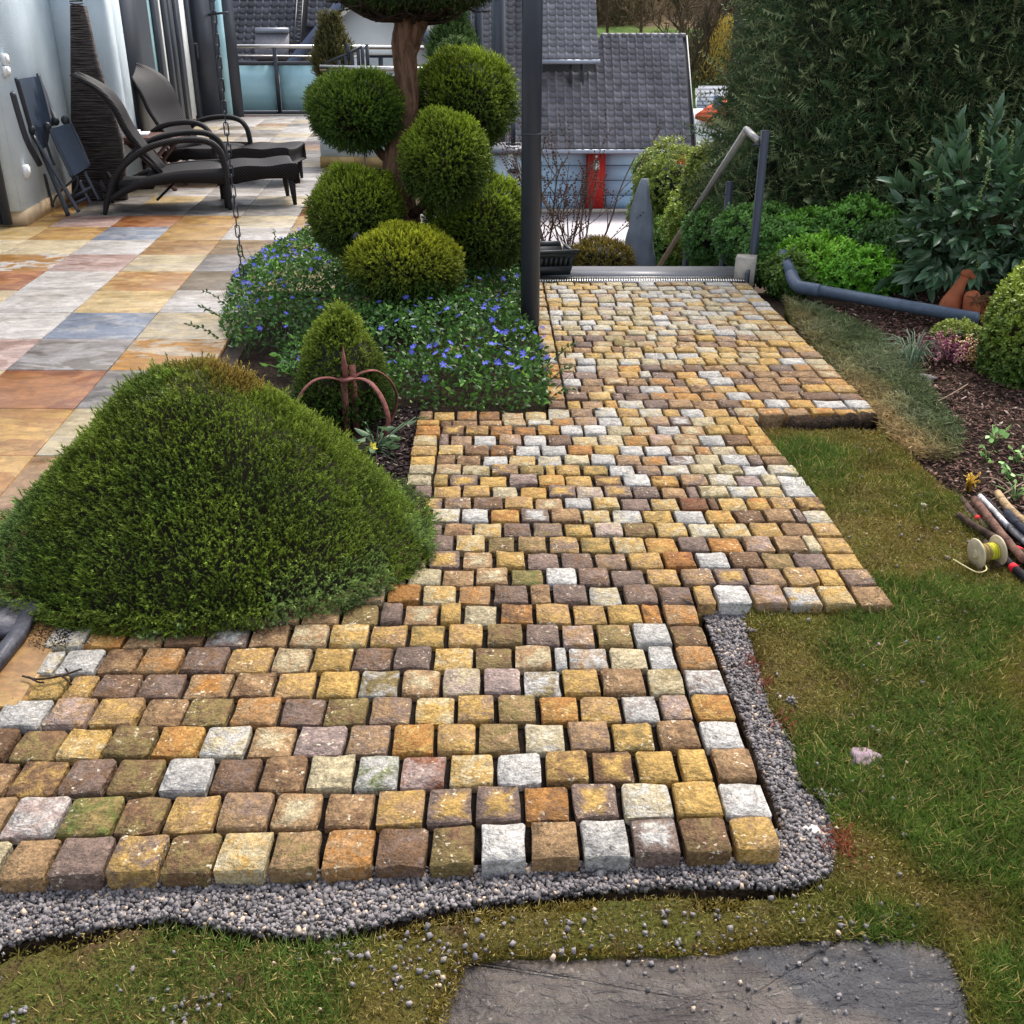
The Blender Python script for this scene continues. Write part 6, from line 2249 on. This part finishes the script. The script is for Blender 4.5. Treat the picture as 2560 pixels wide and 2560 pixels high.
def lskip(i, j):
    xx = lx0 + tw_ * i
    yy = LY + tl_ * j * c45
    zz = lz + tl_ * j * s45
    d_ = np.array([xx, yy, zz]) - _c
    zc = d_ @ _f
    px, py = 1280 + F_PX * (d_ @ _r) / zc, 1280 - F_PX * (d_ @ _u) / zc
    sky_l = 528 < px < 566 and 18 < py < 110
    gable = py > 20 + (855 - px) * 1.17 and px > 640
    ladder = 738 < px < 764
    return sky_l or gable or ladder


tiled_roof(nh_, (lx0, LY, lz), (1, 0.03, 0), (0, c45, s45), lcols, 22, tw_, tl_, S(96, 94, 98), 300, skip=lskip)
mb = MB()
hexa(mb, [(lx0, LY, lz - .2), (lx0 + lcols * tw_, LY + .35, lz - .2), (lx0 + lcols * tw_, LY + .35 + 24 * tl_ * c45, lz + 24 * tl_ * s45 - .2), (lx0, LY + 24 * tl_ * c45, lz + 24 * tl_ * s45 - .2)],
     [(lx0, LY, lz - .06), (lx0 + lcols * tw_, LY + .35, lz - .06), (lx0 + lcols * tw_, LY + .35 + 24 * tl_ * c45, lz + 24 * tl_ * s45 - .06), (lx0, LY + 24 * tl_ * c45, lz + 24 * tl_ * s45 - .06)], S(46, 45, 48))
box(mb, (lx0 + lcols * tw_ / 2, LY + 4, (lz - 5) / 2 - .3), (lcols * tw_ - .4, 7.4, lz + 4.4), col=S(200, 196, 190))
build(mb, 'body', M_COL, nh_)


def roofp(px, py, lift=.05):
    """point on the left roof plane under a pixel"""
    n_ = np.array([0, -s45, c45])
    d_ = ray(px, py)
    t = ((np.array([lx0, LY, lz]) + n_ * lift - _c) @ n_) / (d_ @ n_)
    return _c + t * d_


mb = MB()
for a in (742, 757):
    tube(mb, [roofp(a + 3, -40, .12), roofp(a - 10, 150, .12)], .022, 5)
for k_ in range(19):
    y_ = -30 + k_ * 9.5
    tube(mb, [roofp(742 + 3 - 13 * (y_ + 40) / 190, y_, .12), roofp(757 + 3 - 13 * (y_ + 40) / 190, y_, .12)], .012, 4)
build(mb, 'roof_ladder', M_DARK, nh_)
mb = MB()
q = [roofp(*p, .07) for p in ((640, 150), (722, 150), (724, 100), (642, 100))]
qq = [p + np.array([0, -.05, .22]) for p in q]
hexa(mb, q, qq, S(118, 116, 120))
build(mb, 'roof_box', M_COL, nh_)
mb = MB()
tube(mb, [qq[3] + [0, 0, .03], qq[2] + [0, 0, .03]], .09, 8)
build(mb, 'box_cap', simple('zinc_cap', S(150, 152, 158), .4, .4, .3, var=.05), nh_)
mb = MB()
q = [roofp(*p, .04) for p in ((530, 108), (562, 108), (566, 20), (536, 20))]
hexa(mb, q, [p + np.array([0, -.04, .1]) for p in q], S(70, 72, 80))
sk = build(mb, 'skylight', M_DARK, nh_)
mb = MB()
q = [roofp(*p, .17) for p in ((534, 100), (558, 100), (562, 26), (540, 26))]
mb.add(np.array(q), [(0, 1, 2, 3)])
build(mb, 'pane', M_FROST, sk)

GBY = 30.0
gb = empty('gable_house', tuple(D(930, 230, GBY) + [0, 0, -3]), 'white rendered gable with curtained window behind the topiary trunk', 'house')
P = lambda px, py, y=GBY: D(px, py, y)
mb = MB()
out = [P(742, 330), P(1112, 330), P(1112, 160), P(930, -62), P(748, 160)]
V = np.array(out + [p + np.array([0, .3, 0]) for p in out])
mb.add(V, [(0, 1, 2, 3, 4), (9, 8, 7, 6, 5)] + [(i, 5 + i, 5 + (i + 1) % 5, (i + 1) % 5) for i in range(5)])
build(mb, 'wall', M_WHITE, gb)
for s, (a, b) in enumerate((((728, 178), (930, -68)), ((1128, 172), (930, -68)))):
    a, b = P(*a), P(*b)
    up = np.array([0, 0, .22])
    mb = MB()
    hexa(mb, [a + [0, -.5, 0], b + [0, -.5, 0], b + [0, 3.5, 0], a + [0, 3.5, 0]], [a + [0, -.5, 0] + up, b + [0, -.5, 0] + up, b + [0, 3.5, 0] + up, a + [0, 3.5, 0] + up], S(74, 76, 84))
    build(mb, 'roof_slope', M_COL, gb)
    mb = MB()
    hexa(mb, [a + [0, -.56, -.12], b + [0, -.56, -.12], b + [0, -.505, -.12], a + [0, -.505, -.12]], [a + [0, -.56, .26], b + [0, -.56, .26], b + [0, -.505, .26], a + [0, -.505, .26]], S(104, 112, 132))
    build(mb, 'barge_board', M_COL, gb)
a, b = P(922, 195), P(1004, 138)
mb = MB()
box(mb, ((a[0] + b[0]) / 2, GBY - .03, (a[2] + b[2]) / 2), (b[0] - a[0], .06, b[2] - a[2]), col=S(62, 66, 76))
wf = build(mb, 'window', M_DARK, gb)
for k_, (u0, u1) in enumerate(((.02, .32), (.45, .95))):
    mb = MB()
    n = 14
    V = []
    for i in range(n):
        xx = a[0] + (b[0] - a[0]) * (u0 + (u1 - u0) * i / (n - 1))
        V += [(xx, GBY - .07 - .02 * (i % 2), a[2] + .05), (xx, GBY - .07 - .02 * (i % 2), b[2] - .06)]
    mb.add(V, [(2 * i, 2 * i + 2, 2 * i + 3, 2 * i + 1) for i in range(n - 1)])
    build(mb, 'curtain', M_CURTAIN, wf)
mb = MB()
box(mb, ((a[0] + b[0]) / 2, GBY - .05, b[2] + .05), (b[0] - a[0] + .3, .1, .09))
build(mb, 'blind_box', M_WHITE, wf)

# distant houses
rh = empty('red_roof_house', tuple(D(1775, 330, 66)), 'distant white house with bright orange-red tiled roof by the hedge', 'house')
Q = lambda px, py, y: D(px, py, y)
mb = MB()
a, b = Q(1742, 400, 66), Q(1900, 285, 66)
hexa(mb, [(a[0], 66, -8), (b[0], 66, -8), (b[0], 74, -8), (a[0], 74, -8)], [(a[0], 66, Q(1742, 298, 66)[2]), (b[0], 66, Q(1742, 298, 66)[2]), (b[0], 74, Q(1742, 298, 66)[2]), (a[0], 74, Q(1742, 298, 66)[2])])
build(mb, 'wall', M_WHITE, rh)
mb = MB()
e0_, e1_ = Q(1738, 286, 65.6), Q(1905, 330, 65.6)
r0_, r1_ = Q(1802, 244, 69), Q(1960, 250, 69)
V = np.array([e0_, e1_, r1_, r0_])
mb.add(np.vstack([V, V - [0, 0, .25]]), BOXF, S(206, 86, 52))
m = NT('red_clay_roof', .8, .2)
wv = m.n.new('ShaderNodeTexWave')
m.l.new(m.mapping((0, 0, 1)), wv.inputs[0])
wv.bands_direction = 'Z'
wv.inputs['Scale'].default_value = 1.6
m.base(m.mix(m.ramp(wv.outputs[1], .2, .6), S(168, 66, 42), S(214, 98, 62)))
build(mb, 'roof', m.m, rh)
mb = MB()
c = Q(1793, 268, 67)
box(mb, c, (.45, .45, 1.3), col=S(96, 110, 130))
build(mb, 'chimney', M_COL, rh)
gr_ = empty('grey_roof_house', tuple(Q(1775, 260, 84)), 'distant house with pale grey ribbed roof above the red one', 'house')
mb = MB()
V = np.array([Q(1740, 275, 83), Q(1880, 275, 83), Q(1880, 214, 87), Q(1746, 214, 87)])
mb.add(np.vstack([V - [0, 0, .3], V]), BOXF)
m = NT('ribbed_grey_roof', .6, .3)
wv = m.n.new('ShaderNodeTexWave')
m.l.new(m.mapping((0, 0, 1)), wv.inputs[0])
wv.bands_direction = 'Z'
wv.inputs['Scale'].default_value = 1.3
m.base(m.mix(m.ramp(wv.outputs[1], .2, .6), S(92, 98, 110), S(150, 154, 164)))
build(mb, 'roof', m.m, gr_)
mb = MB()
hexa(mb, [V[0] + [0.3, .3, -5], V[1] + [0, .3, -5], V[2] + [0, 3, -5], V[3] + [.3, 3, -5]], [V[0] + [0.3, .3, -.35], V[1] + [0, .3, -.35], V[2] + [0, 3, -.35], V[3] + [.3, 3, -.35]])
build(mb, 'wall', M_WHITE, gr_)


# ------------------------------------------------------------------ woodland on the hill
def tree_mesh(seed, h, colr, tw=420):
    rg = np.random.default_rng(seed)
    mb = MB()

    def grow(p, d, L, r, lev):
        n = 4
        P_ = [p]
        for i in range(n):
            d = unit(d + rg.normal(0, .13, 3) + [0, 0, .04])
            P_.append(P_[-1] + d * L / n)
        tube(mb, P_, np.linspace(r, r * .4, n + 1), 4 if lev else 6, np.array(colr) * rg.uniform(.8, 1.25), cap=False)
        if lev < 3:
            for k_ in range(6 if lev else 9):
                t = rg.uniform(.3, 1)
                grow(P_[int(t * n)], unit(d + rg.normal(0, .7, 3) * [1, 1, .5] + [0, 0, .25]), L * rg.uniform(.4, .62), max(r * .42, .02), lev + 1)
    grow(np.zeros(3), np.array([0, 0, 1.0]), h * .55, h * .022, 0)
    V, F, C = mb.arrays()
    return make_mesh('bare_crown', V, F, C)


def ground_z(x_, y_):
    dg = bpy.data.objects['terrain']
    return float(np.interp(y_, [p[0] for p in prof], [p[1] for p in prof])) - max(0, min(30, x_ - 6)) * .03 * min(1, (y_ - 62) / 30)


tms = [tree_mesh(s, 9, c) for s, c in ((1, S(86, 70, 56)), (2, S(98, 82, 62)), (3, S(78, 68, 54)))]
for t_ in tms:
    t_.materials.append(M_BARK)
spots = [(11.0, 112), (14.5, 114), (19, 112), (13, 122), (17, 124), (9.5, 131), (21, 127), (24, 118), (6, 134), (12, 136), (27, 124), (3, 138), (16, 140), (22, 140), (15.5, 92), (17.5, 95), (19.5, 91), (18.2, 99), (21.5, 97), (16.5, 102), (20, 104), (23.5, 101), (9, 143), (29, 138), (-2, 140), (19, 150), (13, 152), (25, 152), (6, 152), (31, 148)]
for i, (x_, y_) in enumerate(spots):
    o = link('bare_tree', tms[i % 3], None, None, (x_, y_, ground_z(x_, y_) - .2))
    o.rotation_euler = (0, 0, i * 1.9)
    s = random.uniform(.8, 1.25)
    o.scale = (s, s, s)
    tag(o, 'leafless brown tree standing in the wood on the hill', 'tree', 'bare trees on the hillside')
mb = MB()
for i in range(420):
    x_, y_ = random.uniform(-8, 42), random.uniform(129, 185)
    z_ = ground_z(x_, y_)
    n = 60
    p = np.array([x_, y_, z_ + 2.6]) + rng.normal(0, 1, (n, 3)) * [1.3, 1.0, 1.7]
    V, T, C = instance((np.array([(-.04, 0, 0), (.04, 0, 0), (0, 0, 1.0)]), np.array([(0, 1, 2)]), np.zeros(3)), p, rng.normal(0, .6, (n, 3)) + [0, 0, .7], rng.uniform(.8, 2.2, n), np.array(S(98, 84, 62)) * rng.uniform(.5, 1.4, (n, 1)) * random.choice([1, 1, (1.0, 1.05, .8), .8]))
    mb.add(V, T, C)
tag(build(mb, 'woods', M_BARK), 'brown leafless woodland covering the hillside', 'woods', kind='stuff')
mb = MB()
for i in range(150):
    x_, y_ = (random.uniform(9, 16), random.uniform(120, 128)) if i < 50 else (random.uniform(14.8, 26), random.uniform(90, 106))
    n = 50
    p = np.array([x_, y_, ground_z(x_, y_) + .8]) + rng.normal(0, 1, (n, 3)) * [.8, .6, .6]
    V, T, C = instance((np.array([(-.05, 0, 0), (.05, 0, 0), (0, 0, 1.0)]), np.array([(0, 1, 2)]), np.zeros(3)), p, rng.normal(0, .6, (n, 3)) + [0, 0, .6], rng.uniform(.5, 1.4, n), np.array(S(84, 74, 50)) * rng.uniform(.5, 1.4, (n, 1)))
    mb.add(V, T, C)
tag(build(mb, 'undergrowth', M_BARK), 'brown undergrowth along the edge of the meadow', 'undergrowth', kind='stuff')
ye = empty('yellow_shrub', tuple(D(1815, 200, 92)), 'tall yellow-blooming twiggy shrub left of the yew hedge on the slope', 'shrub')
c = D(1818, 130, 92)
n = 2600
t = rng.uniform(0, 1, n)
p = np.array([c[0], 92, D(1818, 205, 92)[2]]) + np.c_[rng.normal(0, 1, n) * (1.3 - .9 * t), rng.normal(0, .8, n), t * 4.6]
V, T, C = instance((np.array([(-.05, 0, 0), (.05, 0, 0), (0, 0, 1.0)]), np.array([(0, 1, 2)]), np.zeros(3)), p, rng.normal(0, .35, (n, 3)) + [0, 0, 1], rng.uniform(.25, .7, n), np.array(S(168, 146, 66)) * rng.uniform(.6, 1.3, (n, 1)))
build(MB().add(V, T, C), 'blossom', M_LEAF, ye)

# ------------------------------------------------------------------ loungers, side table, folding chair
def lounger():
    t = empty('wicker_lounger', (0, 0, 0), 'l', 'sun lounger', 'wicker loungers on the terrace')
    WD = .70
    arm = [(0, 0, 0), (.045, 0, .14), (.12, 0, .32), (.25, 0, .47), (.47, 0, .61), (.74, 0, .665), (.95, 0, .655), (1.06, 0, .58), (1.10, 0, .44), (1.105, 0, .2), (1.11, 0, 0)]
    for y in (0, WD):
        mb = MB()
        P_ = spline([(a, y, c) for a, _, c in arm], 60)
        r_ = np.interp(np.linspace(0, 1, len(P_)), [0, .1, .5, .8, 1], [.018, .028, .03, .03, .019])
        tube(mb, P_, r_, 8, flat=.85)
        build(mb, 'arm', M_WICKER, t, True)
        top_ = spline([(.07, .17), (.22, .26), (.40, .335), (.68, .385), (.92, .395), (1.09, .40)], 20)
        bot_ = spline([(.06, .11), (.22, .19), (.40, .245), (.68, .275), (.92, .265), (1.09, .25)], 20)
        n = len(top_)
        V = [(a, y - .02, c) for a, c in top_] + [(a, y - .02, c) for a, c in bot_] + [(a, y + .02, c) for a, c in top_] + [(a, y + .02, c) for a, c in bot_]
        F = []
        for i in range(n - 1):
            F += [(n + i, n + i + 1, i + 1, i), (2 * n + i, 2 * n + i + 1, 3 * n + i + 1, 3 * n + i), (i, i + 1, 2 * n + i + 1, 2 * n + i), (n + i + 1, n + i, 3 * n + i, 3 * n + i + 1)]
        F += [(n - 1, 2 * n - 1, 4 * n - 1, 3 * n - 1), (0, 2 * n, 3 * n, n)]
        mb = MB().add(V, F)
        build(mb, 'side_rail', M_WICKER, t)
    mb = MB()
    sp_ = spline([(.40, .335), (.70, .375), (.95, .385), (1.06, .365), (1.10, .30)], 16)
    n = len(sp_)
    V = [(a, .02, c) for a, c in sp_] + [(a, WD - .02, c) for a, c in sp_] + [(a, .02, c - .03) for a, c in sp_] + [(a, WD - .02, c - .03) for a, c in sp_]
    F = []
    for i in range(n - 1):
        F += [(i, i + 1, n + i + 1, n + i), (2 * n + i, 3 * n + i, 3 * n + i + 1, 2 * n + i + 1)]
    F += [(n - 1, 3 * n - 1, 4 * n - 1, 2 * n - 1), (0, n, 3 * n, 2 * n)]
    build(MB().add(V, F), 'seat', M_WICKER, t, True)
    bp = spline([(.50, .34), (.36, .56), (.26, .75), (.20, .93), (.09, 1.10), (-.12, 1.25)], 24)
    n = len(bp)
    V, F = [], []
    m_ = 9
    for i, (a, c) in enumerate(bp):
        q = i / (n - 1)
        wh = np.interp(q, [0, .2, .45, .7, .88, .96, 1.0], [.24, .25, .285, .29, .24, .16, .05])
        for k in range(m_):
            v = -1 + 2 * k / (m_ - 1)
            dish = .06 * (v * v) * (1 - .3 * q)
            V.append((a + dish * .85, WD / 2 + wh * v, c + dish * .45))
    base_n = len(V)
    V += [(x_ - .032, y_, z_ - .018) for x_, y_, z_ in V]
    for i in range(n - 1):
        for k in range(m_ - 1):
            a = i * m_ + k
            F += [(a, a + 1, a + m_ + 1, a + m_), (base_n + a, base_n + a + m_, base_n + a + m_ + 1, base_n + a + 1)]
    for i in range(n - 1):
        a, b = i * m_, i * m_ + m_ - 1
        F += [(a, a + m_, base_n + a + m_, base_n + a), (b + m_, b, base_n + b, base_n + b + m_)]
    for k in range(m_ - 1):
        b = (n - 1) * m_ + k
        F += [(b, b + 1, base_n + b + 1, base_n + b), (k + 1, k, base_n + k, base_n + k + 1)]
    build(MB().add(V, F), 'backrest', M_WICKER, t, True)
    for y in (WD / 2 - .24, WD / 2 + .24):
        mb = MB()
        tube(mb, [(.56, y, .30), (.33, y, .60)], .02, 8)
        build(mb, 'back_strut', M_WICKER, t)
    mb = MB()
    for y in (.02, WD - .02):
        tube(mb, [(-.01, y + .04, .30), (.06, y + .03, .16)], .024, 8)
    box(mb, (.30, WD / 2, .24), (.3, WD - .1, .05))
    tube(mb, [(.02, .02, .17), (.02, WD - .02, .17)], .018, 6)
    tube(mb, [(.62, .2, .24), (.46, .12, .10)], .012, 6)
    tube(mb, [(.62, .1, .25), (.62, .5, .25)], .014, 6)
    build(mb, 'under_frame', M_WICKER, t)
    return t


def footrest():
    t = empty('wicker_footrest', (0, 0, 0), 'f', 'footrest', 'wicker footrests of the loungers')
    Ln, WD = .66, .62
    tp = spline([(0, .27), (.05, .335), (.22, .365), (.42, .355), (.58, .372), (.69, .365), (Ln, .30)], 26)
    bt = spline([(0.02, .19), (.2, .225), (.4, .245), (.6, .235), (.70, .2), (Ln - .005, .19)], 26)
    n = min(len(tp), len(bt))
    tp, bt = tp[:n], bt[np.linspace(0, len(bt) - 1, n).astype(int)]
    V, F = [], []
    for y in (0, WD):
        V += [(a, y, c) for a, c in tp] + [(a, y, c) for a, c in bt]
    m_ = 5
    T0 = len(V)
    for i in range(n):
        for k in range(m_):
            v = k / (m_ - 1)
            V.append((tp[i][0], WD * v, tp[i][1] - .028 * math.sin(math.pi * v)))
    for i in range(n - 1):
        F += [(n + i, n + i + 1, i + 1, i), (2 * n + i, 2 * n + i + 1, 3 * n + i + 1, 3 * n + i), (n + i + 1, n + i, 3 * n + i, 3 * n + i + 1)]
        for k in range(m_ - 1):
            a = T0 + i * m_ + k
            F.append((a, a + m_, a + m_ + 1, a + 1))
    F += [(0, 2 * n, 3 * n, n), (n - 1, 2 * n - 1, 4 * n - 1, 3 * n - 1)]
    build(MB().add(V, F), 'seat', M_WICKER, t)
    for x_, y_ in ((.035, .03), (Ln - .035, .03), (.035, WD - .03), (Ln - .035, WD - .03)):
        mb = MB()
        s = .012 if x_ > .3 else -.012
        tube(mb, [(x_, y_, .27), (x_ + s * .5, y_, .12), (x_ + s * 1.2, y_, 0)], [.034, .026, .017], 8, flat=.8)
        build(mb, 'leg', M_WICKER, t, True)
    return t


def copy_thing(o):
    r = o.copy()
    col0.objects.link(r)
    for ch in list(o.children):
        c = ch.copy()
        col0.objects.link(c)
        c.parent = r
    return r


Lg = lounger()
Fr = footrest()
l2, f2 = copy_thing(Lg), copy_thing(Fr)
for o, px, py, rot, lab in ((Lg, 262, 537, math.radians(13), 'nearer dark brown wicker lounger with raised back beside the chain'), (l2, 330, 452, math.radians(-20), 'farther dark brown wicker lounger behind the wooden side table')):
    g_ = G(px, py)
    o.location = tuple(g_)
    o.rotation_euler = (0, 0, rot)
    o.scale = (.97, .97, .91)
    o['label'] = lab
for o, px, py, rot, lab in ((Fr, 562, 522, math.radians(17), 'nearer wicker footrest standing at the foot of the near lounger'), (f2, 566, 462, math.radians(-6), 'farther wicker footrest partly behind the near one')):
    g_ = G(px, py)
    o.location = tuple(g_)
    o.rotation_euler = (0, 0, rot)
    o['label'] = lab
# side table
tb = G(405, 470)
st_ = empty('side_table', tuple(tb), 'small folding red-brown wooden side table between the loungers', 'table')
for i in range(6):
    mb = MB()
    box(mb, tb + [-.02, -.25 + .095 * i + .02, .50], (.62, .085, .022))
    build(mb, 'slat', M_WOODT, st_)
mb = MB()
box(mb, tb + [-.02, -.27, .475], (.6, .03, .05))
box(mb, tb + [-.02, .30, .475], (.6, .03, .05))
build(mb, 'apron', M_WOODT, st_)
for y_ in (-.2, .22):
    for s in (-1, 1):
        mb = MB()
        tube(mb, [tb + [-.02 + .22 * s, y_, 0], tb + [-.02 - .22 * s, y_, .48]], .02, 6)
        build(mb, 'leg', M_WOODT, st_)
mb = MB()
box(mb, tb + [-.2, .1, .517], (.22, .28, .012), .2)
lathe(mb, [(.05, 0), (.06, .03), (.055, .03), (.045, .01)], tb + [-.22, .08, .523], 14)
tag(build(mb, 'tray', M_PAPER), 'white tray with a small bowl on the wooden side table', 'tray')

# folded sling chair against the wall
fc_ = empty('folding_chair', tuple(G(150, 540)), 'folded grey sling garden recliner leaning against the house wall', 'chair')
def CR(x_, y_, d_):
    x_, y_ = x_ / 3.22, y_ / 3.22
    g_ = G(x_, max(y_, 400))[1] if y_ > 480 else 99
    return D(x_, y_, min(d_, wall_pt(x_, y_)[1] - .05, g_))


yb_, yf_ = 9.95, 9.62


def sling(nm, tl, tr, br, bl, d0, d1, sag=.02):
    V, F = [], []
    nu, nv = 5, 8
    for j in range(nv + 1):
        for i in range(nu + 1):
            u, v = i / nu, j / nv
            q = (np.array(tl) * (1 - u) + np.array(tr) * u) * (1 - v) + (np.array(bl) * (1 - u) + np.array(br) * u) * v
            p = CR(q[0], q[1], d0 * (1 - v) + d1 * v + sag * math.sin(math.pi * u))
            V.append(p)
    for j in range(nv):
        for i in range(nu):
            a = j * (nu + 1) + i
            F.append((a, a + nu + 1, a + nu + 2, a + 1))
    V = np.array(V)
    n = len(V)
    V = np.vstack([V, V + [0, .008, 0]])
    F = F + [tuple(n + k for k in f[::-1]) for f in F]
    build(MB().add(V, F), nm, M_SLING, fc_, True)


sling('back_sling', (150, 635), (312, 612), (405, 1010), (262, 1030), 9.95, 9.72)
sling('seat_sling', (408, 1035), (560, 992), (722, 1338), (580, 1425), 9.62, 9.55)
sling('lower_back_sling', (262, 1030), (405, 1010), (380, 1180), (345, 1200), 9.72, 9.7)


def ctube(nm, pts_, r_=.0165, mat=None):
    mb = MB()
    P_ = [CR(*p) for p in pts_]
    P_ = spline(P_, 8 * (len(P_) - 1)) if len(P_) > 2 else P_
    tube(mb, P_, r_, 8)
    build(mb, nm, mat or M_DARK, fc_, True)


ctube('back_rail', [(132, 630, 9.95), (195, 850, 9.85), (250, 1040, 9.74)], .02)
ctube('back_rail', [(305, 596, 9.98), (365, 800, 9.88), (418, 1010, 9.76)], .018)
ctube('arm_rail', [(98, 745, 9.85), (150, 930, 9.80), (215, 1130, 9.74), (315, 1320, 9.68)], .028)
ctube('arm_rail', [(335, 690, 9.95), (400, 860, 9.88), (455, 985, 9.8)], .022)
ctube('leg', [(255, 1030, 9.72), (420, 1420, 9.6), (550, 1735, 9.52)], .021)
ctube('leg', [(258, 1080, 9.7), (480, 1450, 9.5), (635, 1705, 9.42)], .017)
ctube('leg', [(360, 1400, 9.8), (400, 1560, 9.78), (432, 1670, 9.76)], .013)
ctube('leg', [(640, 1455, 9.62), (690, 1560, 9.6), (728, 1640, 9.6)], .017)
ctube('leg', [(680, 1385, 9.62), (745, 1510, 9.6), (800, 1610, 9.6)], .015)
ctube('seat_rail', [(395, 1030, 9.62), (490, 1240, 9.58), (580, 1425, 9.54)], .014)
ctube('seat_rail', [(565, 985, 9.66), (650, 1160, 9.6), (722, 1335, 9.56)], .012)
ctube('hoop', [(385, 1010, 9.63), (358, 1090, 9.66), (395, 1220, 9.68), (440, 1330, 9.68)], .012)
ctube('cross_bar', [(585, 1590, 9.55), (745, 1500, 9.6)], .014)
ctube('cross_bar', [(545, 1665, 9.5), (700, 1592, 9.58)], .014)
ctube('cross_bar', [(420, 1650, 9.7), (470, 1560, 9.68), (620, 1420, 9.64)], .009)
ctube('cross_bar', [(560, 1600, 9.62), (620, 1500, 9.62), (625, 1420, 9.62)], .009)
V, F = ICO2
for p in ((250, 1045, 9.7), (445, 975, 9.76), (525, 968, 9.66), (380, 1020, 9.62)):
    mb = MB()
    mb.add(V * [.035, .03, .04] + CR(*p), F)
    build(mb, 'joint', M_BLACK, fc_, True)
